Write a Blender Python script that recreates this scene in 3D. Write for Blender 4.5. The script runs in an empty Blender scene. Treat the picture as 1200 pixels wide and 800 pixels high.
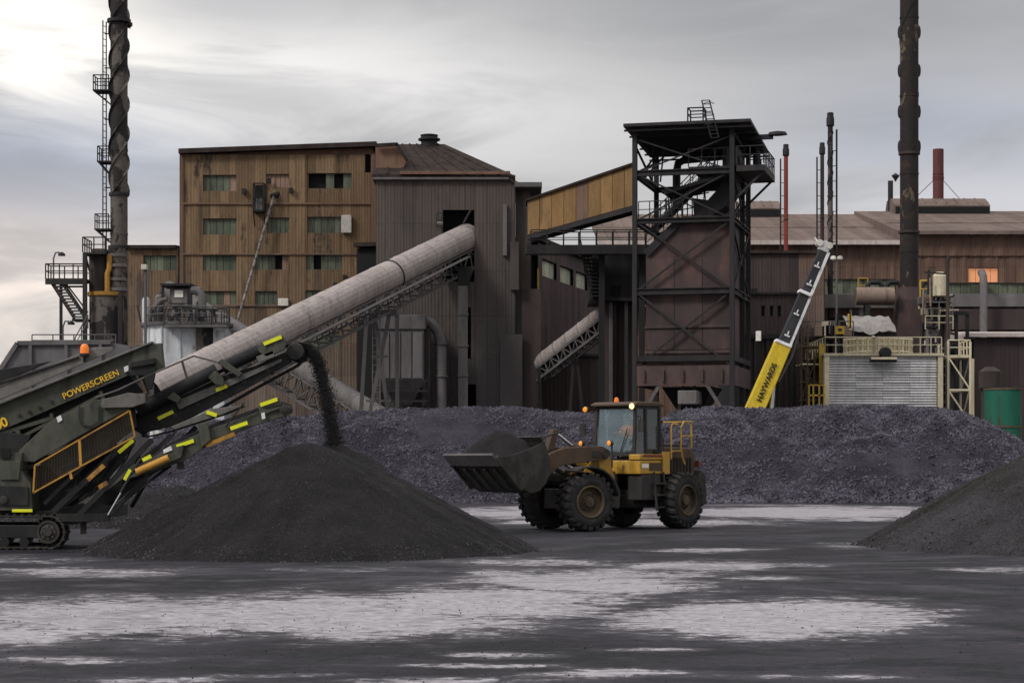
import bpy, math, random
import numpy as np
from mathutils import Vector, Matrix, noise as mnoise

random.seed(7)
SC = bpy.context.scene
COL = SC.collection
# ------------------------------------------------------------------ camera
F, HC, HY = 1200 * 70 / 36.0, 2.05, 538.0          # focal length in photo pixels, eye height, horizon row
cam_d = bpy.data.cameras.new('camera')
cam_d.lens = 70; cam_d.sensor_width = 36; cam_d.shift_y = (HY - 400) / 1200.0
cam_d.clip_start = 0.1; cam_d.clip_end = 20000
cam = bpy.data.objects.new('camera', cam_d); COL.objects.link(cam)
cam.location = (0, 0, HC); cam.rotation_euler = (math.pi / 2, 0, 0)
SC.camera = cam
# ------------------------------------------------------------------ sky
SUN_AZ, SUN_EL = math.radians(-128), math.radians(40)    # azimuth from +Y towards +X: over the left shoulder
SUN_DIR = Vector((math.sin(SUN_AZ) * math.cos(SUN_EL), math.cos(SUN_AZ) * math.cos(SUN_EL), math.sin(SUN_EL)))
world = bpy.data.worlds.new('World'); SC.world = world; world.use_nodes = True
wt = world.node_tree; wt.nodes.clear()
def wn(t, **k):
    n = wt.nodes.new(t)
    for a, b in k.items(): setattr(n, a, b)
    return n
def wl(a, b): wt.links.new(a, b)
def wmath(op, a, b=None, c=None, clamp=False):
    n = wn('ShaderNodeMath', operation=op); n.use_clamp = clamp
    for i, s in enumerate((a, b, c)):
        if s is None: continue
        if isinstance(s, (int, float)): n.inputs[i].default_value = s
        else: wl(s, n.inputs[i])
    return n.outputs[0]
def wmix(f, a, b):
    n = wn('ShaderNodeMix', data_type='RGBA')
    for s, i in ((f, 0), (a, 6), (b, 7)):
        if isinstance(s, (int, float)): n.inputs[i].default_value = s
        elif isinstance(s, tuple): n.inputs[i].default_value = (*s, 1)
        else: wl(s, n.inputs[i])
    return n.outputs[2]
sky = wn('ShaderNodeTexSky', sky_type='NISHITA', sun_disc=False, sun_elevation=SUN_EL, sun_rotation=SUN_AZ)
tc = wn('ShaderNodeTexCoord')
sep = wn('ShaderNodeSeparateXYZ'); wl(tc.outputs['Generated'], sep.inputs[0])
el = wmath('MAXIMUM', sep.outputs[2], 0.0)
def wnoise(scale, detail, sx, sy, sz, off, dist=0.0, rough=.5):
    m = wn('ShaderNodeMapping'); m.inputs['Scale'].default_value = (sx, sy, sz); m.inputs['Location'].default_value = off
    wl(tc.outputs['Generated'], m.inputs[0])
    n = wn('ShaderNodeTexNoise'); n.inputs['Scale'].default_value = scale; n.inputs['Detail'].default_value = detail
    n.inputs['Distortion'].default_value = dist; n.inputs['Roughness'].default_value = rough
    wl(m.outputs[0], n.inputs[0]); return n.outputs[0]
def wramp(v, a, b):
    n = wn('ShaderNodeMapRange', interpolation_type='SMOOTHSTEP'); n.inputs[1].default_value = a; n.inputs[2].default_value = b
    wl(v, n.inputs[0]); return n.outputs[0]
big = wnoise(2.3, 5, 1, 1, 3.4, (3.1, .2, 1.35), .5, .5)
fine = wnoise(6.0, 7, 1, 1, 5.0, (1.7, 2.2, 6.1), .7, .55)
cl = wmath('ADD', wmath('MULTIPLY', big, .62), wmath('MULTIPLY', fine, .38))
az = wmath('ARCTAN2', sep.outputs[0], sep.outputs[1]); eln = wmath('ARCSINE', sep.outputs[2])
wob = wmath('MULTIPLY', wmath('SUBTRACT', fine, .5), .06)
def patch(px, py, sa, se):                                # soft cloud patch round a direction of the sky
    a0 = math.atan2(px - 600, F); e0 = math.atan2(HY - py, F)
    u = wmath('DIVIDE', wmath('ADD', wmath('SUBTRACT', az, a0), wob), sa); v = wmath('DIVIDE', wmath('ADD', wmath('SUBTRACT', eln, e0), wmath('MULTIPLY', wob, .8)), se)
    return wmath('EXPONENT', wmath('MULTIPLY', wmath('ADD', wmath('MULTIPLY', u, u), wmath('MULTIPLY', v, v)), -.5))
c4 = wmix(wramp(cl, .38, .62), (.33, .322, .325), (.56, .54, .525))
for px, py, sa, se, w, col in ((880, 5, .14, .034, .85, (.30, .293, .292)), (620, 85, .05, .010, .6, (.36, .352, .35)), (600, 0, .07, .015, .6, (.40, .39, .39)), (1150, 165, .07, .022, .65, (.41, .43, .52)), (1170, 236, .09, .012, .6, (.64, .62, .65)),
                               (30, 195, .06, .026, .95, (.29, .32, .42)), (180, 230, .03, .03, .5, (.52, .55, .64)), (320, 72, .085, .024, .95, (.88, .85, .82)), (480, 122, .075, .016, .85, (.84, .81, .79)), (700, 150, .06, .02, .4, (.62, .60, .60)),
                               (25, 345, .08, .026, 1.0, (.95, .82, .74)), (25, 42, .050, .024, 1.0, (1.4, 1.32, 1.2)), (250, 10, .05, .012, .6, (.46, .45, .46))):
    c4 = wmix(wmath('MULTIPLY', patch(px, py, sa, se), wmath('MULTIPLY', w, wmath('ADD', .35, wmath('MULTIPLY', wramp(fine, .30, .60), .75))), clamp=True), c4, col)
zen = wmath('ADD', 1.0, wmath('MULTIPLY', wramp(el, .2, 1.0), 1.25))   # an overcast sky is brightest overhead
vm = wn('ShaderNodeVectorMath', operation='SCALE'); wl(c4, vm.inputs[0]); wl(zen, vm.inputs['Scale'])
sk = wn('ShaderNodeVectorMath', operation='SCALE'); wl(sky.outputs[0], sk.inputs[0]); sk.inputs['Scale'].default_value = .1
fin = wmix(.90, sk.outputs[0], vm.outputs[0])
bg = wn('ShaderNodeBackground'); wl(fin, bg.inputs[0]); bg.inputs[1].default_value = 1.0
wo = wn('ShaderNodeOutputWorld'); wl(bg.outputs[0], wo.inputs[0])
# ------------------------------------------------------------------ sun (soft, behind cloud)
sd = bpy.data.lights.new('sun', 'SUN'); sd.energy = 1.5; sd.angle = math.radians(14); sd.color = (1, .95, .88)
sun = bpy.data.objects.new('sun', sd); COL.objects.link(sun)
sun.rotation_euler = SUN_DIR.to_track_quat('Z', 'Y').to_euler(); sun.location = (-60, -60, 90)
SC.view_settings.view_transform = 'Standard'; SC.view_settings.look = 'None'
SC.view_settings.exposure = 0.2; SC.view_settings.gamma = 1.0; SC.view_settings.use_curve_mapping = False
SC.render.engine = 'CYCLES'
SC.cycles.use_denoising = True
SC.cycles.max_bounces = 5; SC.cycles.diffuse_bounces = 2; SC.cycles.glossy_bounces = 2; SC.cycles.use_adaptive_sampling = True; SC.cycles.adaptive_threshold = .015; SC.cycles.transparent_max_bounces = 12
SC.cycles.volume_bounces = 0

# ================================================================== helpers
ORG = {}
def P(px, py, Y): return Vector(((px - 600) * Y / F, Y, HC + (HY - py) * Y / F))
def XA(px, Y): return (px - 600) * Y / F
def ZA(py, Y): return HC + (HY - py) * Y / F
def link(o, parent=None):
    COL.objects.link(o)
    if parent is not None: o.parent = parent; ORG[o.name] = ORG[parent.name]
    return o
def thing(name, label, cat, loc=(0, 0, 0), rz=None, group=None):
    o = bpy.data.objects.new(name, None); o.empty_display_size = .3; COL.objects.link(o); o.location = loc
    ORG[o.name] = Vector(loc)
    if rz is not None: o.rotation_euler = (0, 0, rz); ORG[o.name] = Vector((0, 0, 0))
    return tag(o, label, cat, group)
def tag(o, label=None, cat=None, group=None, kind=None):
    for k, v in (('label', label), ('category', cat), ('group', group), ('kind', kind)):
        if v: o[k] = v
    return o
def raw_mesh(name, verts, faces, smooth=None):
    me = bpy.data.meshes.new(name); me.from_pydata(verts, [], faces)
    if smooth is not None:
        me.polygons.foreach_set('use_smooth', smooth)
    me.update(); return me
def np_mesh(name, V, T, smooth=False):
    """fast mesh from numpy arrays: V (n,3), T (m,k)"""
    me = bpy.data.meshes.new(name); k = T.shape[1]
    me.vertices.add(len(V)); me.vertices.foreach_set('co', np.ascontiguousarray(V, dtype=np.float32).ravel())
    me.loops.add(T.size); me.loops.foreach_set('vertex_index', np.ascontiguousarray(T, dtype=np.int32).ravel())
    me.polygons.add(len(T)); me.polygons.foreach_set('loop_start', np.arange(0, T.size, k, dtype=np.int32))
    me.polygons.foreach_set('loop_total', np.full(len(T), k, dtype=np.int32))
    me.polygons.foreach_set('use_smooth', np.full(len(T), smooth, dtype=bool))
    me.update(calc_edges=True); me.validate(); return me
class MB:
    def __init__(s, xf=None): s.v = []; s.f = []; s.s = []; s.xf = xf
    def add(s, vs, fs, smooth=False):
        b = len(s.v); s.v += [Vector(q) for q in vs]
        for i, q in enumerate(fs):
            s.f.append([b + j for j in q]); s.s.append(smooth if isinstance(smooth, bool) else smooth[i])
        return s
    def box(s, x0, x1, y0, y1, z0, z1):
        v = [(x0, y0, z0), (x1, y0, z0), (x1, y1, z0), (x0, y1, z0), (x0, y0, z1), (x1, y0, z1), (x1, y1, z1), (x0, y1, z1)]
        return s.add(v, [(0, 3, 2, 1), (4, 5, 6, 7), (0, 1, 5, 4), (1, 2, 6, 5), (2, 3, 7, 6), (3, 0, 4, 7)])
    def frame(s, p, q):
        p, q = Vector(p), Vector(q); d = (q - p).normalized()
        up = Vector((0, 0, 1)) if abs(d.z) < .95 else Vector((0, 1, 0))
        a = d.cross(up).normalized(); b = a.cross(d).normalized()
        return p, q, a, b
    def bar(s, p, q, w, h=None):
        h = h or w; p, q, a, b = s.frame(p, q); a = a * w / 2; b = b * h / 2
        v = [p - a - b, p + a - b, p + a + b, p - a + b, q - a - b, q + a - b, q + a + b, q - a + b]
        return s.add(v, [(0, 3, 2, 1), (4, 5, 6, 7), (0, 1, 5, 4), (1, 2, 6, 5), (2, 3, 7, 6), (3, 0, 4, 7)])
    def ibeam(s, p, q, w, h, t=.05):
        p, q, a, b = s.frame(p, q)
        for sg in (-1, 1): s.bar(p + b * sg * (h - t) / 2, q + b * sg * (h - t) / 2, w, t)
        return s.bar(p, q, t, h - 2 * t + .002)
    def tube(s, p, q, r, r2=None, n=8, cap=True):
        r2 = r if r2 is None else r2; p, q, a, b = s.frame(p, q); v = []
        for c, rr in ((p, r), (q, r2)):
            for i in range(n):
                t = 2 * math.pi * i / n; v.append(c + a * math.cos(t) * rr + b * math.sin(t) * rr)
        f = [(i, (i + 1) % n, n + (i + 1) % n, n + i) for i in range(n)]; sm = [True] * n
        if cap: f += [tuple(range(n - 1, -1, -1)), tuple(range(n, 2 * n))]; sm += [False, False]
        return s.add(v, f, sm)
    def path(s, pts, r, n=6):
        pts = [Vector(p) for p in pts]; rings = []
        up = None
        for i, p in enumerate(pts):
            d = (pts[min(i + 1, len(pts) - 1)] - pts[max(i - 1, 0)]).normalized()
            if up is None: up = Vector((0, 0, 1)) if abs(d.z) < .9 else Vector((0, 1, 0))
            a = d.cross(up)
            if a.length < 1e-3: a = d.cross(Vector((1, 0, 0)))
            a.normalize(); b = a.cross(d).normalized(); up = b
            rr = r[i] if isinstance(r, (list, tuple)) else r
            rings.append([p + a * math.cos(2 * math.pi * k / n) * rr + b * math.sin(2 * math.pi * k / n) * rr for k in range(n)])
        v = [q for rg in rings for q in rg]; f = []; sm = []
        for i in range(len(pts) - 1):
            for k in range(n):
                f.append((i * n + k, i * n + (k + 1) % n, (i + 1) * n + (k + 1) % n, (i + 1) * n + k)); sm.append(True)
        m = (len(pts) - 1) * n
        f += [tuple(range(n - 1, -1, -1)), tuple(range(m, m + n))]; sm += [False, False]
        return s.add(v, f, sm)
    def prism(s, pts, vec):
        pts = [Vector(p) for p in pts]; vec = Vector(vec); n = len(pts)
        nrm = Vector((0, 0, 0))
        for i in range(n): nrm += pts[i].cross(pts[(i + 1) % n])
        if nrm.dot(vec) > 0: pts = pts[::-1]
        v = pts + [p + vec for p in pts]
        return s.add(v, [tuple(range(n)), tuple(range(2 * n - 1, n - 1, -1))] + [((i + 1) % n, i, n + i, n + (i + 1) % n) for i in range(n)])
    def lathe(s, prof, c=(0, 0, 0), n=24, axis='z', smooth=True, close=True):
        c = Vector(c); v = []; f = []
        for (r, h) in prof:
            for k in range(n):
                t = 2 * math.pi * k / n; x, y = r * math.cos(t), r * math.sin(t)
                v.append(c + (Vector((x, y, h)) if axis == 'z' else Vector((y, h, x)) if axis == 'y' else Vector((h, x, y))))
        for i in range(len(prof) - 1):
            for k in range(n): f.append((i * n + k, i * n + (k + 1) % n, (i + 1) * n + (k + 1) % n, (i + 1) * n + k))
        sm = [smooth] * len(f)
        if close:
            m = (len(prof) - 1) * n
            f += [tuple(range(n - 1, -1, -1)), tuple(range(m, m + n))]; sm += [False, False]
        return s.add(v, f, sm)
    def rail(s, pts, h=1.1, step=1.5, r=.035):
        pts = [Vector(p) for p in pts]
        for a, b in zip(pts, pts[1:]):
            n = max(1, round((b - a).length / step)); up = Vector((0, 0, h))
            for i in range(n + 1):
                p = a.lerp(b, i / n); s.tube(p, p + up, r, n=5)
            s.tube(a + up, b + up, r, n=5); s.tube(a + up * .52, b + up * .52, r * .8, n=5)
        return s
    def build(s, name, mat, parent=None, org=None, label=None, kind=None, bevel=0, cat=None, group=None):
        o0 = ORG[parent.name] if parent is not None else Vector(org if org is not None else (0, 0, 0))
        vs = [s.xf @ q for q in s.v] if s.xf else s.v
        me = raw_mesh(name, [q - o0 for q in vs], s.f, s.s); me.materials.append(mat)
        if any(s.s): me.set_sharp_from_angle(angle=math.radians(38))
        o = bpy.data.objects.new(name, me); COL.objects.link(o)
        if parent is not None: o.parent = parent
        else: o.location = o0
        ORG[o.name] = o0
        if bevel:
            m = o.modifiers.new('bevel', 'BEVEL'); m.width = bevel; m.segments = 2; m.limit_method = 'ANGLE'; m.angle_limit = math.radians(40)
        return tag(o, label, cat, group, kind)
def B(*a, **k): return MB(*a, **k)

# ---------------------------------------------------------------- numpy noise
def _h(i, j, s):
    n = (i.astype(np.int64) * 374761393 + j.astype(np.int64) * 668265263 + s * 1274126177) & 0x7fffffff
    n = ((n ^ (n >> 13)) * 1103515245) & 0x7fffffff
    return ((n ^ (n >> 16)) & 0xffff) / 65535.0
def vn(x, y, s=0):
    i, j = np.floor(x), np.floor(y); u, v = x - i, y - j
    u = u * u * (3 - 2 * u); v = v * v * (3 - 2 * v)
    return (_h(i, j, s) * (1 - u) + _h(i + 1, j, s) * u) * (1 - v) + (_h(i, j + 1, s) * (1 - u) + _h(i + 1, j + 1, s) * u) * v
def fbm(x, y, s=0, o=5, g=.5):
    t = np.zeros_like(x, dtype=float); a = 1; n = 0
    for k in range(o): t += a * vn(x, y, s + k * 17); n += a; a *= g; x = x * 2.03 + 11.3; y = y * 2.03 + 5.7
    return t / n

# ================================================================== materials
MATS = {}
class NT:
    def __init__(s, name):
        s.m = bpy.data.materials.new(name); s.m.use_nodes = True; s.t = s.m.node_tree; s.t.nodes.clear()
        s.out = s.n('ShaderNodeOutputMaterial'); s.b = s.n('ShaderNodeBsdfPrincipled'); s.l(s.b.outputs[0], s.out.inputs[0])
        s.pos = s.n('ShaderNodeNewGeometry').outputs['Position']; s.oi = s.n('ShaderNodeObjectInfo').outputs['Random']
    def n(s, t, **k):
        n = s.t.nodes.new(t)
        for a, b in k.items(): setattr(n, a, b)
        return n
    def l(s, a, b): s.t.links.new(a, b)
    def setin(s, n, i, v):
        if isinstance(v, (int, float)): n.inputs[i].default_value = v
        elif isinstance(v, tuple): n.inputs[i].default_value = (*v, 1) if len(v) == 3 and n.inputs[i].type == 'RGBA' else v
        else: s.l(v, n.inputs[i])
    def noise(s, scale, detail=5, sx=1, sy=1, sz=1, rough=.55, dist=0, off=(0, 0, 0), vec=None):
        m = s.n('ShaderNodeMapping'); m.inputs['Scale'].default_value = (sx, sy, sz); m.inputs['Location'].default_value = off
        s.l(vec or s.pos, m.inputs[0])
        n = s.n('ShaderNodeTexNoise'); n.inputs['Scale'].default_value = scale; n.inputs['Detail'].default_value = detail
        n.inputs['Roughness'].default_value = rough; n.inputs['Distortion'].default_value = dist; s.l(m.outputs[0], n.inputs[0])
        return n.outputs[0]
    def ramp(s, v, a, b, lo=0.0, hi=1.0):
        n = s.n('ShaderNodeMapRange', interpolation_type='SMOOTHSTEP')
        for i, q in ((0, v), (1, a), (2, b), (3, lo), (4, hi)): s.setin(n, i, q)
        return n.outputs[0]
    def math(s, op, a, b=None, clamp=False):
        n = s.n('ShaderNodeMath', operation=op); n.use_clamp = clamp; s.setin(n, 0, a)
        if b is not None: s.setin(n, 1, b)
        return n.outputs[0]
    def mix(s, f, a, b, mode='MIX'):
        n = s.n('ShaderNodeMix', data_type='RGBA', blend_type=mode)
        for i, q in ((0, f), (6, a), (7, b)): s.setin(n, i, q)
        return n.outputs[2]
    def done(s, col=None, rough=None, bump=None, bs=.3, bd=.02, metal=None, spec=None):
        if col is not None: s.setin(s.b, 'Base Color', col)
        if rough is not None: s.setin(s.b, 'Roughness', rough)
        if metal is not None: s.setin(s.b, 'Metallic', metal)
        if spec is not None: s.b.inputs['Specular IOR Level'].default_value = spec
        if bump is not None:
            n = s.n('ShaderNodeBump'); n.inputs['Strength'].default_value = bs; n.inputs['Distance'].default_value = bd
            s.l(bump, n.inputs['Height']); s.l(n.outputs[0], s.b.inputs['Normal'])
        return s.m
def weathered(name, c, c2, stain=None, amt=.5, sc=1.0, streak=7, rough=.75, rnd=.22, metal=0.0, bs=.25, bd=.02, dust=None, dz=None, spec=.35):
    """paint / sheet metal: two tones in vertical streaks, patches of a stain colour, per-piece tone, settled dust"""
    t = NT(name)
    n1 = t.noise(1.3 * sc, 5, 1, 1, 1 / streak); n2 = t.noise(.23 * sc, 4, 1, 1, .6, off=(4, 9, 2)); n3 = t.noise(5 * sc, 4, 1, 1, .5, rough=.65)
    col = t.mix(t.ramp(n1, .36, .66), c, c2)
    if stain:
        k = t.math('ADD', t.math('MULTIPLY', n1, .55), t.math('ADD', t.math('MULTIPLY', n2, .35), t.math('MULTIPLY', n3, .25)))
        col = t.mix(t.math('MULTIPLY', t.ramp(k, .60, .72), amt), col, stain)
    n4 = t.noise(1.7 * sc, 4, 1, 1, .045, rough=.6, off=(2, 5, 1)); n5 = t.noise(.35 * sc, 2, off=(11, 4, 6))
    run = t.math('MULTIPLY', t.ramp(n4, .52, .66), t.ramp(n5, .42, .62))
    if stain: col = t.mix(t.math('MULTIPLY', run, .75 * amt), col, stain)
    if dust:
        z = t.n('ShaderNodeSeparateXYZ'); t.l(t.pos, z.inputs[0])
        k = t.math('ADD', t.ramp(z.outputs[2], dz[0], dz[1], dz[2], dz[3]), t.math('MULTIPLY', t.math('SUBTRACT', n2, .5), .9), clamp=True)
        col = t.mix(k, col, dust)
    v = t.ramp(t.oi, 0, 1, 1 - rnd, 1 + rnd)
    f = t.ramp(n3, .3, .7, .86, 1.12)
    h = t.n('ShaderNodeVectorMath', operation='SCALE'); t.l(col, h.inputs[0]); t.l(t.math('MULTIPLY', v, f), h.inputs['Scale'])
    return t.done(h.outputs[0], t.ramp(n3, .3, .7, rough - .1, min(1, rough + .12)), n3, bs, bd, metal, spec)
def plain(name, c, rough=.6, metal=0.0, var=.12, emit=None, spec=.5):
    t = NT(name); n = t.noise(9, 4); f = t.ramp(n, .3, .7, 1 - var, 1 + var)
    h = t.n('ShaderNodeVectorMath', operation='SCALE'); h.inputs[0].default_value = c; t.l(f, h.inputs['Scale'])
    if emit: t.b.inputs['Emission Color'].default_value = (*emit[0], 1); t.b.inputs['Emission Strength'].default_value = emit[1]; t.m.cycles.emission_sampling = 'NONE'
    return t.done(h.outputs[0], rough, None, metal=metal, spec=spec)
M = MATS
M['brown'] = weathered('rusty_brown_cladding', (.17, .110, .060), (.228, .152, .088), (.042, .028, .022), 1.0, sc=.9, rnd=.20, dust=(.185, .15, .13), dz=(4, 22, .85, -.1))
M['brown2'] = weathered('brown_cladding', (.15, .085, .058), (.20, .12, .082), (.075, .045, .035), .6, sc=.8, rnd=.12, dust=(.135, .12, .115), dz=(4, 26, .9, -.1))
M['house'] = weathered('transfer_house_cladding', (.082, .063, .055), (.112, .088, .078), (.046, .034, .030), .85, sc=.7, rnd=.05, dust=(.080, .073, .074), dz=(6, 24, 1.05, .05))
M['roof'] = weathered('old_roof_sheet', (.034, .027, .026), (.05, .039, .036), (.07, .052, .046), .4, rnd=.08, rough=.88, spec=.08)
M['shedroof'] = weathered('shed_roof_sheet', (.15, .112, .098), (.20, .155, .137), (.085, .06, .05), .6, sc=.35, streak=2, rnd=.1, rough=.85, spec=.12)
M['shedwall'] = weathered('shed_wall_sheet', (.125, .075, .055), (.17, .105, .075), (.08, .05, .04), .5, sc=.6, rnd=.12)
M['palegutter'] = weathered('pale_flashing', (.42, .36, .34), (.5, .44, .42), (.2, .15, .13), .4)
M['steel'] = weathered('sooty_structural_steel', (.015, .0145, .017), (.025, .0235, .0255), (.042, .028, .024), .55, rough=.68, rnd=.2)
M['steelgrey'] = weathered('dusty_grey_steel', (.10, .095, .098), (.15, .14, .142), (.075, .055, .05), .5, rnd=.15)
M['rustbin'] = weathered('rust_plate', (.050, .034, .036), (.082, .053, .052), (.115, .06, .048), .7, sc=.6, streak=3, rnd=.1, rough=.68)
M['gallery'] = weathered('ochre_gallery_sheet', (.21, .12, .045), (.265, .16, .068), (.10, .055, .03), .75, sc=.9, streak=4, rnd=.1)
M['darkwall'] = weathered('soot_brown_wall', (.048, .035, .036), (.068, .049, .049), (.035, .025, .026), .5, sc=.7, rnd=.1)
M['concrete'] = weathered('grey_concrete', (.13, .12, .12), (.18, .17, .17), (.08, .07, .07), .4, rnd=.1)
M['cover'] = weathered('galvanised_conveyor_cover', (.30, .262, .25), (.38, .335, .32), (.17, .135, .12), .75, sc=.8, streak=1.5, rough=.5, rnd=.04)
M['silo'] = weathered('peeling_white_paint', (.50, .53, .56), (.64, .66, .68), (.20, .17, .15), .85, sc=1.1, streak=5, rnd=.1)
M['black'] = plain('unlit_interior', (.006, .006, .007), .9)
M['greenpane'] = weathered('green_translucent_sheet', (.095, .115, .078), (.15, .17, .12), (.05, .048, .034), .85, sc=1.4, rough=.45, rnd=.3)
M['pinkpane'] = weathered('faded_pink_sheet', (.27, .17, .125), (.35, .23, .175), (.12, .075, .05), .7, rnd=.15)
M['paleglass'] = weathered('dusty_pale_glass', (.42, .44, .33), (.52, .53, .42), (.25, .25, .18), .4, rough=.35)
M['orangepane'] = plain('lamplit_translucent_sheet', (.6, .28, .14), .5, emit=((1.0, .38, .16), .32))
M['whitebox'] = weathered('white_enamel', (.66, .63, .58), (.74, .71, .66), (.4, .33, .27), .4)
M['stackgrey'] = None
M['redstack'] = weathered('red_oxide_stack', (.19, .035, .028), (.25, .05, .038), (.07, .025, .022), .8)
M['darkred'] = weathered('dark_red_brick_stack', (.10, .032, .031), (.13, .042, .038), (.055, .024, .024), .6)
M['darkstack'] = weathered('dark_stack_shell', (.032, .025, .024), (.055, .04, .036), (.13, .075, .05), .5, rnd=.05)
M['cream'] = weathered('cream_painted_steel', (.56, .50, .36), (.64, .58, .43), (.28, .2, .12), .5)
M['louvre'] = weathered('white_louvre_blade', (.60, .60, .61), (.70, .70, .71), (.38, .36, .35), .6, sc=1.2, rough=.5, rnd=.13)
M['yellowframe'] = weathered('yellow_painted_steel', (.50, .33, .05), (.58, .40, .07), (.2, .1, .04), .6)
M['tan'] = weathered('tan_duct', (.22, .165, .135), (.27, .205, .17), (.12, .08, .06), .5)
M['tarp'] = weathered('grey_tarpaulin', (.22, .205, .20), (.30, .285, .28), (.12, .11, .10), .6, streak=1)
M['greentank'] = weathered('green_tank_paint', (.010, .13, .085), (.016, .17, .11), (.06, .035, .028), 1.0, sc=1.3, streak=3)
M['bunker'] = weathered('grey_bunker_plate', (.115, .11, .118), (.15, .143, .15), (.085, .08, .085), .4, streak=2, rnd=.05)
# --- machines
M['cat'] = weathered('yellow_machine_paint', (.46, .25, .025), (.54, .32, .045), (.085, .05, .03), .95, sc=2.0, streak=2, rough=.5, rnd=.05, spec=.5)
M['grime'] = weathered('grimy_brown_steel', (.075, .05, .036), (.11, .07, .045), (.03, .025, .024), .7, sc=2, streak=2, rough=.7, rnd=.1)
M['dirtsteel'] = weathered('coal_dusted_steel', (.028, .027, .027), (.045, .042, .04), (.07, .05, .035), .4, sc=2, streak=2, rough=.7, rnd=.15)
M['bucket'] = weathered('worn_bucket_steel', (.030, .029, .026), (.06, .058, .052), (.017, .015, .013), .8, sc=2.2, streak=1.5, rough=.55, rnd=.05, metal=.2)
M['tyre'] = weathered('dusty_tyre_rubber', (.022, .021, .022), (.036, .034, .034), (.055, .05, .048), .6, sc=2, streak=1, rough=.85, rnd=.05, spec=.25)
M['rim'] = weathered('rusty_rim', (.082, .060, .036), (.12, .09, .055), (.025, .022, .02), .8, sc=3, streak=1, rnd=.05)
M['screen'] = weathered('dark_green_machine_paint', (.055, .058, .045), (.09, .093, .075), (.022, .02, .018), .9, sc=2, streak=2, rough=.6, rnd=.12)
M['screendark'] = weathered('dark_machine_frame', (.010, .010, .011), (.019, .019, .019), (.04, .037, .03), .4, sc=2, streak=2, rough=.6, rnd=.15)
M['screengrey'] = weathered('scuffed_grey_plate', (.125, .12, .115), (.17, .165, .155), (.06, .055, .05), .6, sc=2, streak=2, rough=.6, rnd=.1)
M['belt'] = weathered('black_belt_rubber', (.012, .012, .013), (.02, .02, .021), None, rough=.75, rnd=.05)
M['orange'] = weathered('orange_guard_paint', (.42, .21, .035), (.50, .27, .05), (.16, .085, .04), .75, sc=3, streak=1)
M['chrome'] = plain('bright_steel', (.62, .62, .64), .25, .9, .05)
M['tape'] = plain('reflective_yellow_tape', (.80, .82, .02), .35, 0, .05)
M['letter'] = plain('yellow_lettering', (.80, .48, .03), .5, 0, .12)
M['blackletter'] = plain('black_lettering', (.015, .015, .016), .5)
M['whitemark'] = plain('white_marking', (.75, .75, .76), .5)
M['amber'] = plain('amber_lens', (.75, .24, .02), .25, emit=((1.0, .42, .05), .35))
M['orangelens'] = plain('orange_beacon_lens', (.85, .20, .02), .3, emit=((1.0, .25, .02), .15))
M['lamplens'] = plain('lit_lamp_lens', (.9, .6, .2), .2, emit=((1.0, .62, .18), 3.0))
M['crane'] = weathered('yellow_crane_paint', (.68, .49, .03), (.74, .55, .045), (.35, .25, .06), .4, sc=1.5, rough=.45, rnd=.03)
M['boomdark'] = weathered('dark_grey_boom', (.028, .03, .036), (.04, .042, .05), (.07, .07, .075), .3, sc=1.5, rough=.45, rnd=.04)
M['boomwhite'] = weathered('white_boom_head', (.66, .66, .67), (.74, .74, .75), (.35, .33, .32), .5, sc=2)
M['skin'] = plain('skin', (.45, .25, .17), .55)
M['hivis'] = plain('orange_work_shirt', (.80, .20, .04), .8)
M['trousers'] = plain('navy_trousers', (.02, .025, .05), .85)
M['seatcloth'] = plain('grey_seat_cloth', (.05, .05, .055), .9)
def glass():
    t = NT('tinted_cab_glass'); t.t.nodes.remove(t.b)
    g = t.n('ShaderNodeBsdfGlossy'); g.inputs['Roughness'].default_value = .06; g.inputs[0].default_value = (.9, .95, 1, 1)
    r = t.n('ShaderNodeBsdfTransparent'); r.inputs[0].default_value = (.88, .97, 1.0, 1)
    d = t.n('ShaderNodeBsdfDiffuse'); d.inputs[0].default_value = (.52, .66, .70, 1)  # pale cyan layer paints the sky's reflection into the panes
    fr = t.n('ShaderNodeFresnel'); fr.inputs[0].default_value = 1.5
    m0 = t.n('ShaderNodeMixShader'); t.l(t.ramp(t.noise(2.2, 5), .3, .7, .03, .09), m0.inputs[0]); t.l(r.outputs[0], m0.inputs[1]); t.l(d.outputs[0], m0.inputs[2])
    m = t.n('ShaderNodeMixShader'); t.l(t.math('ADD', fr.outputs[0], .03), m.inputs[0]); t.l(m0.outputs[0], m.inputs[1]); t.l(g.outputs[0], m.inputs[2])
    t.l(m.outputs[0], t.out.inputs[0]); return t.m
M['glass'] = glass()
def flaked(name, c, d, lo=.50, hi=.53, tint=None):
    t = NT(name); n = t.noise(.55, 7, 1, 1, .55, rough=.62, dist=.4); n2 = t.noise(4, 5)
    col = t.mix(t.ramp(n, lo, hi), c, d)
    if tint: col = t.mix(t.math('MULTIPLY', t.ramp(t.noise(.9, 4, off=(7, 3, 1)), .55, .62), .8), col, tint)
    h = t.n('ShaderNodeVectorMath', operation='SCALE'); t.l(col, h.inputs[0]); t.l(t.ramp(n2, .3, .7, .82, 1.15), h.inputs['Scale'])
    return t.done(h.outputs[0], .75, n, .4, .03, spec=.3)
M['stackgrey'] = flaked('flaking_grey_stack', (.115, .100, .090), (.024, .021, .021), .49, .515)
M['bigstack'] = flaked('rusted_flaking_stack', (.022, .018, .018), (.12, .095, .065), .60, .625, (.042, .027, .020))
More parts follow.
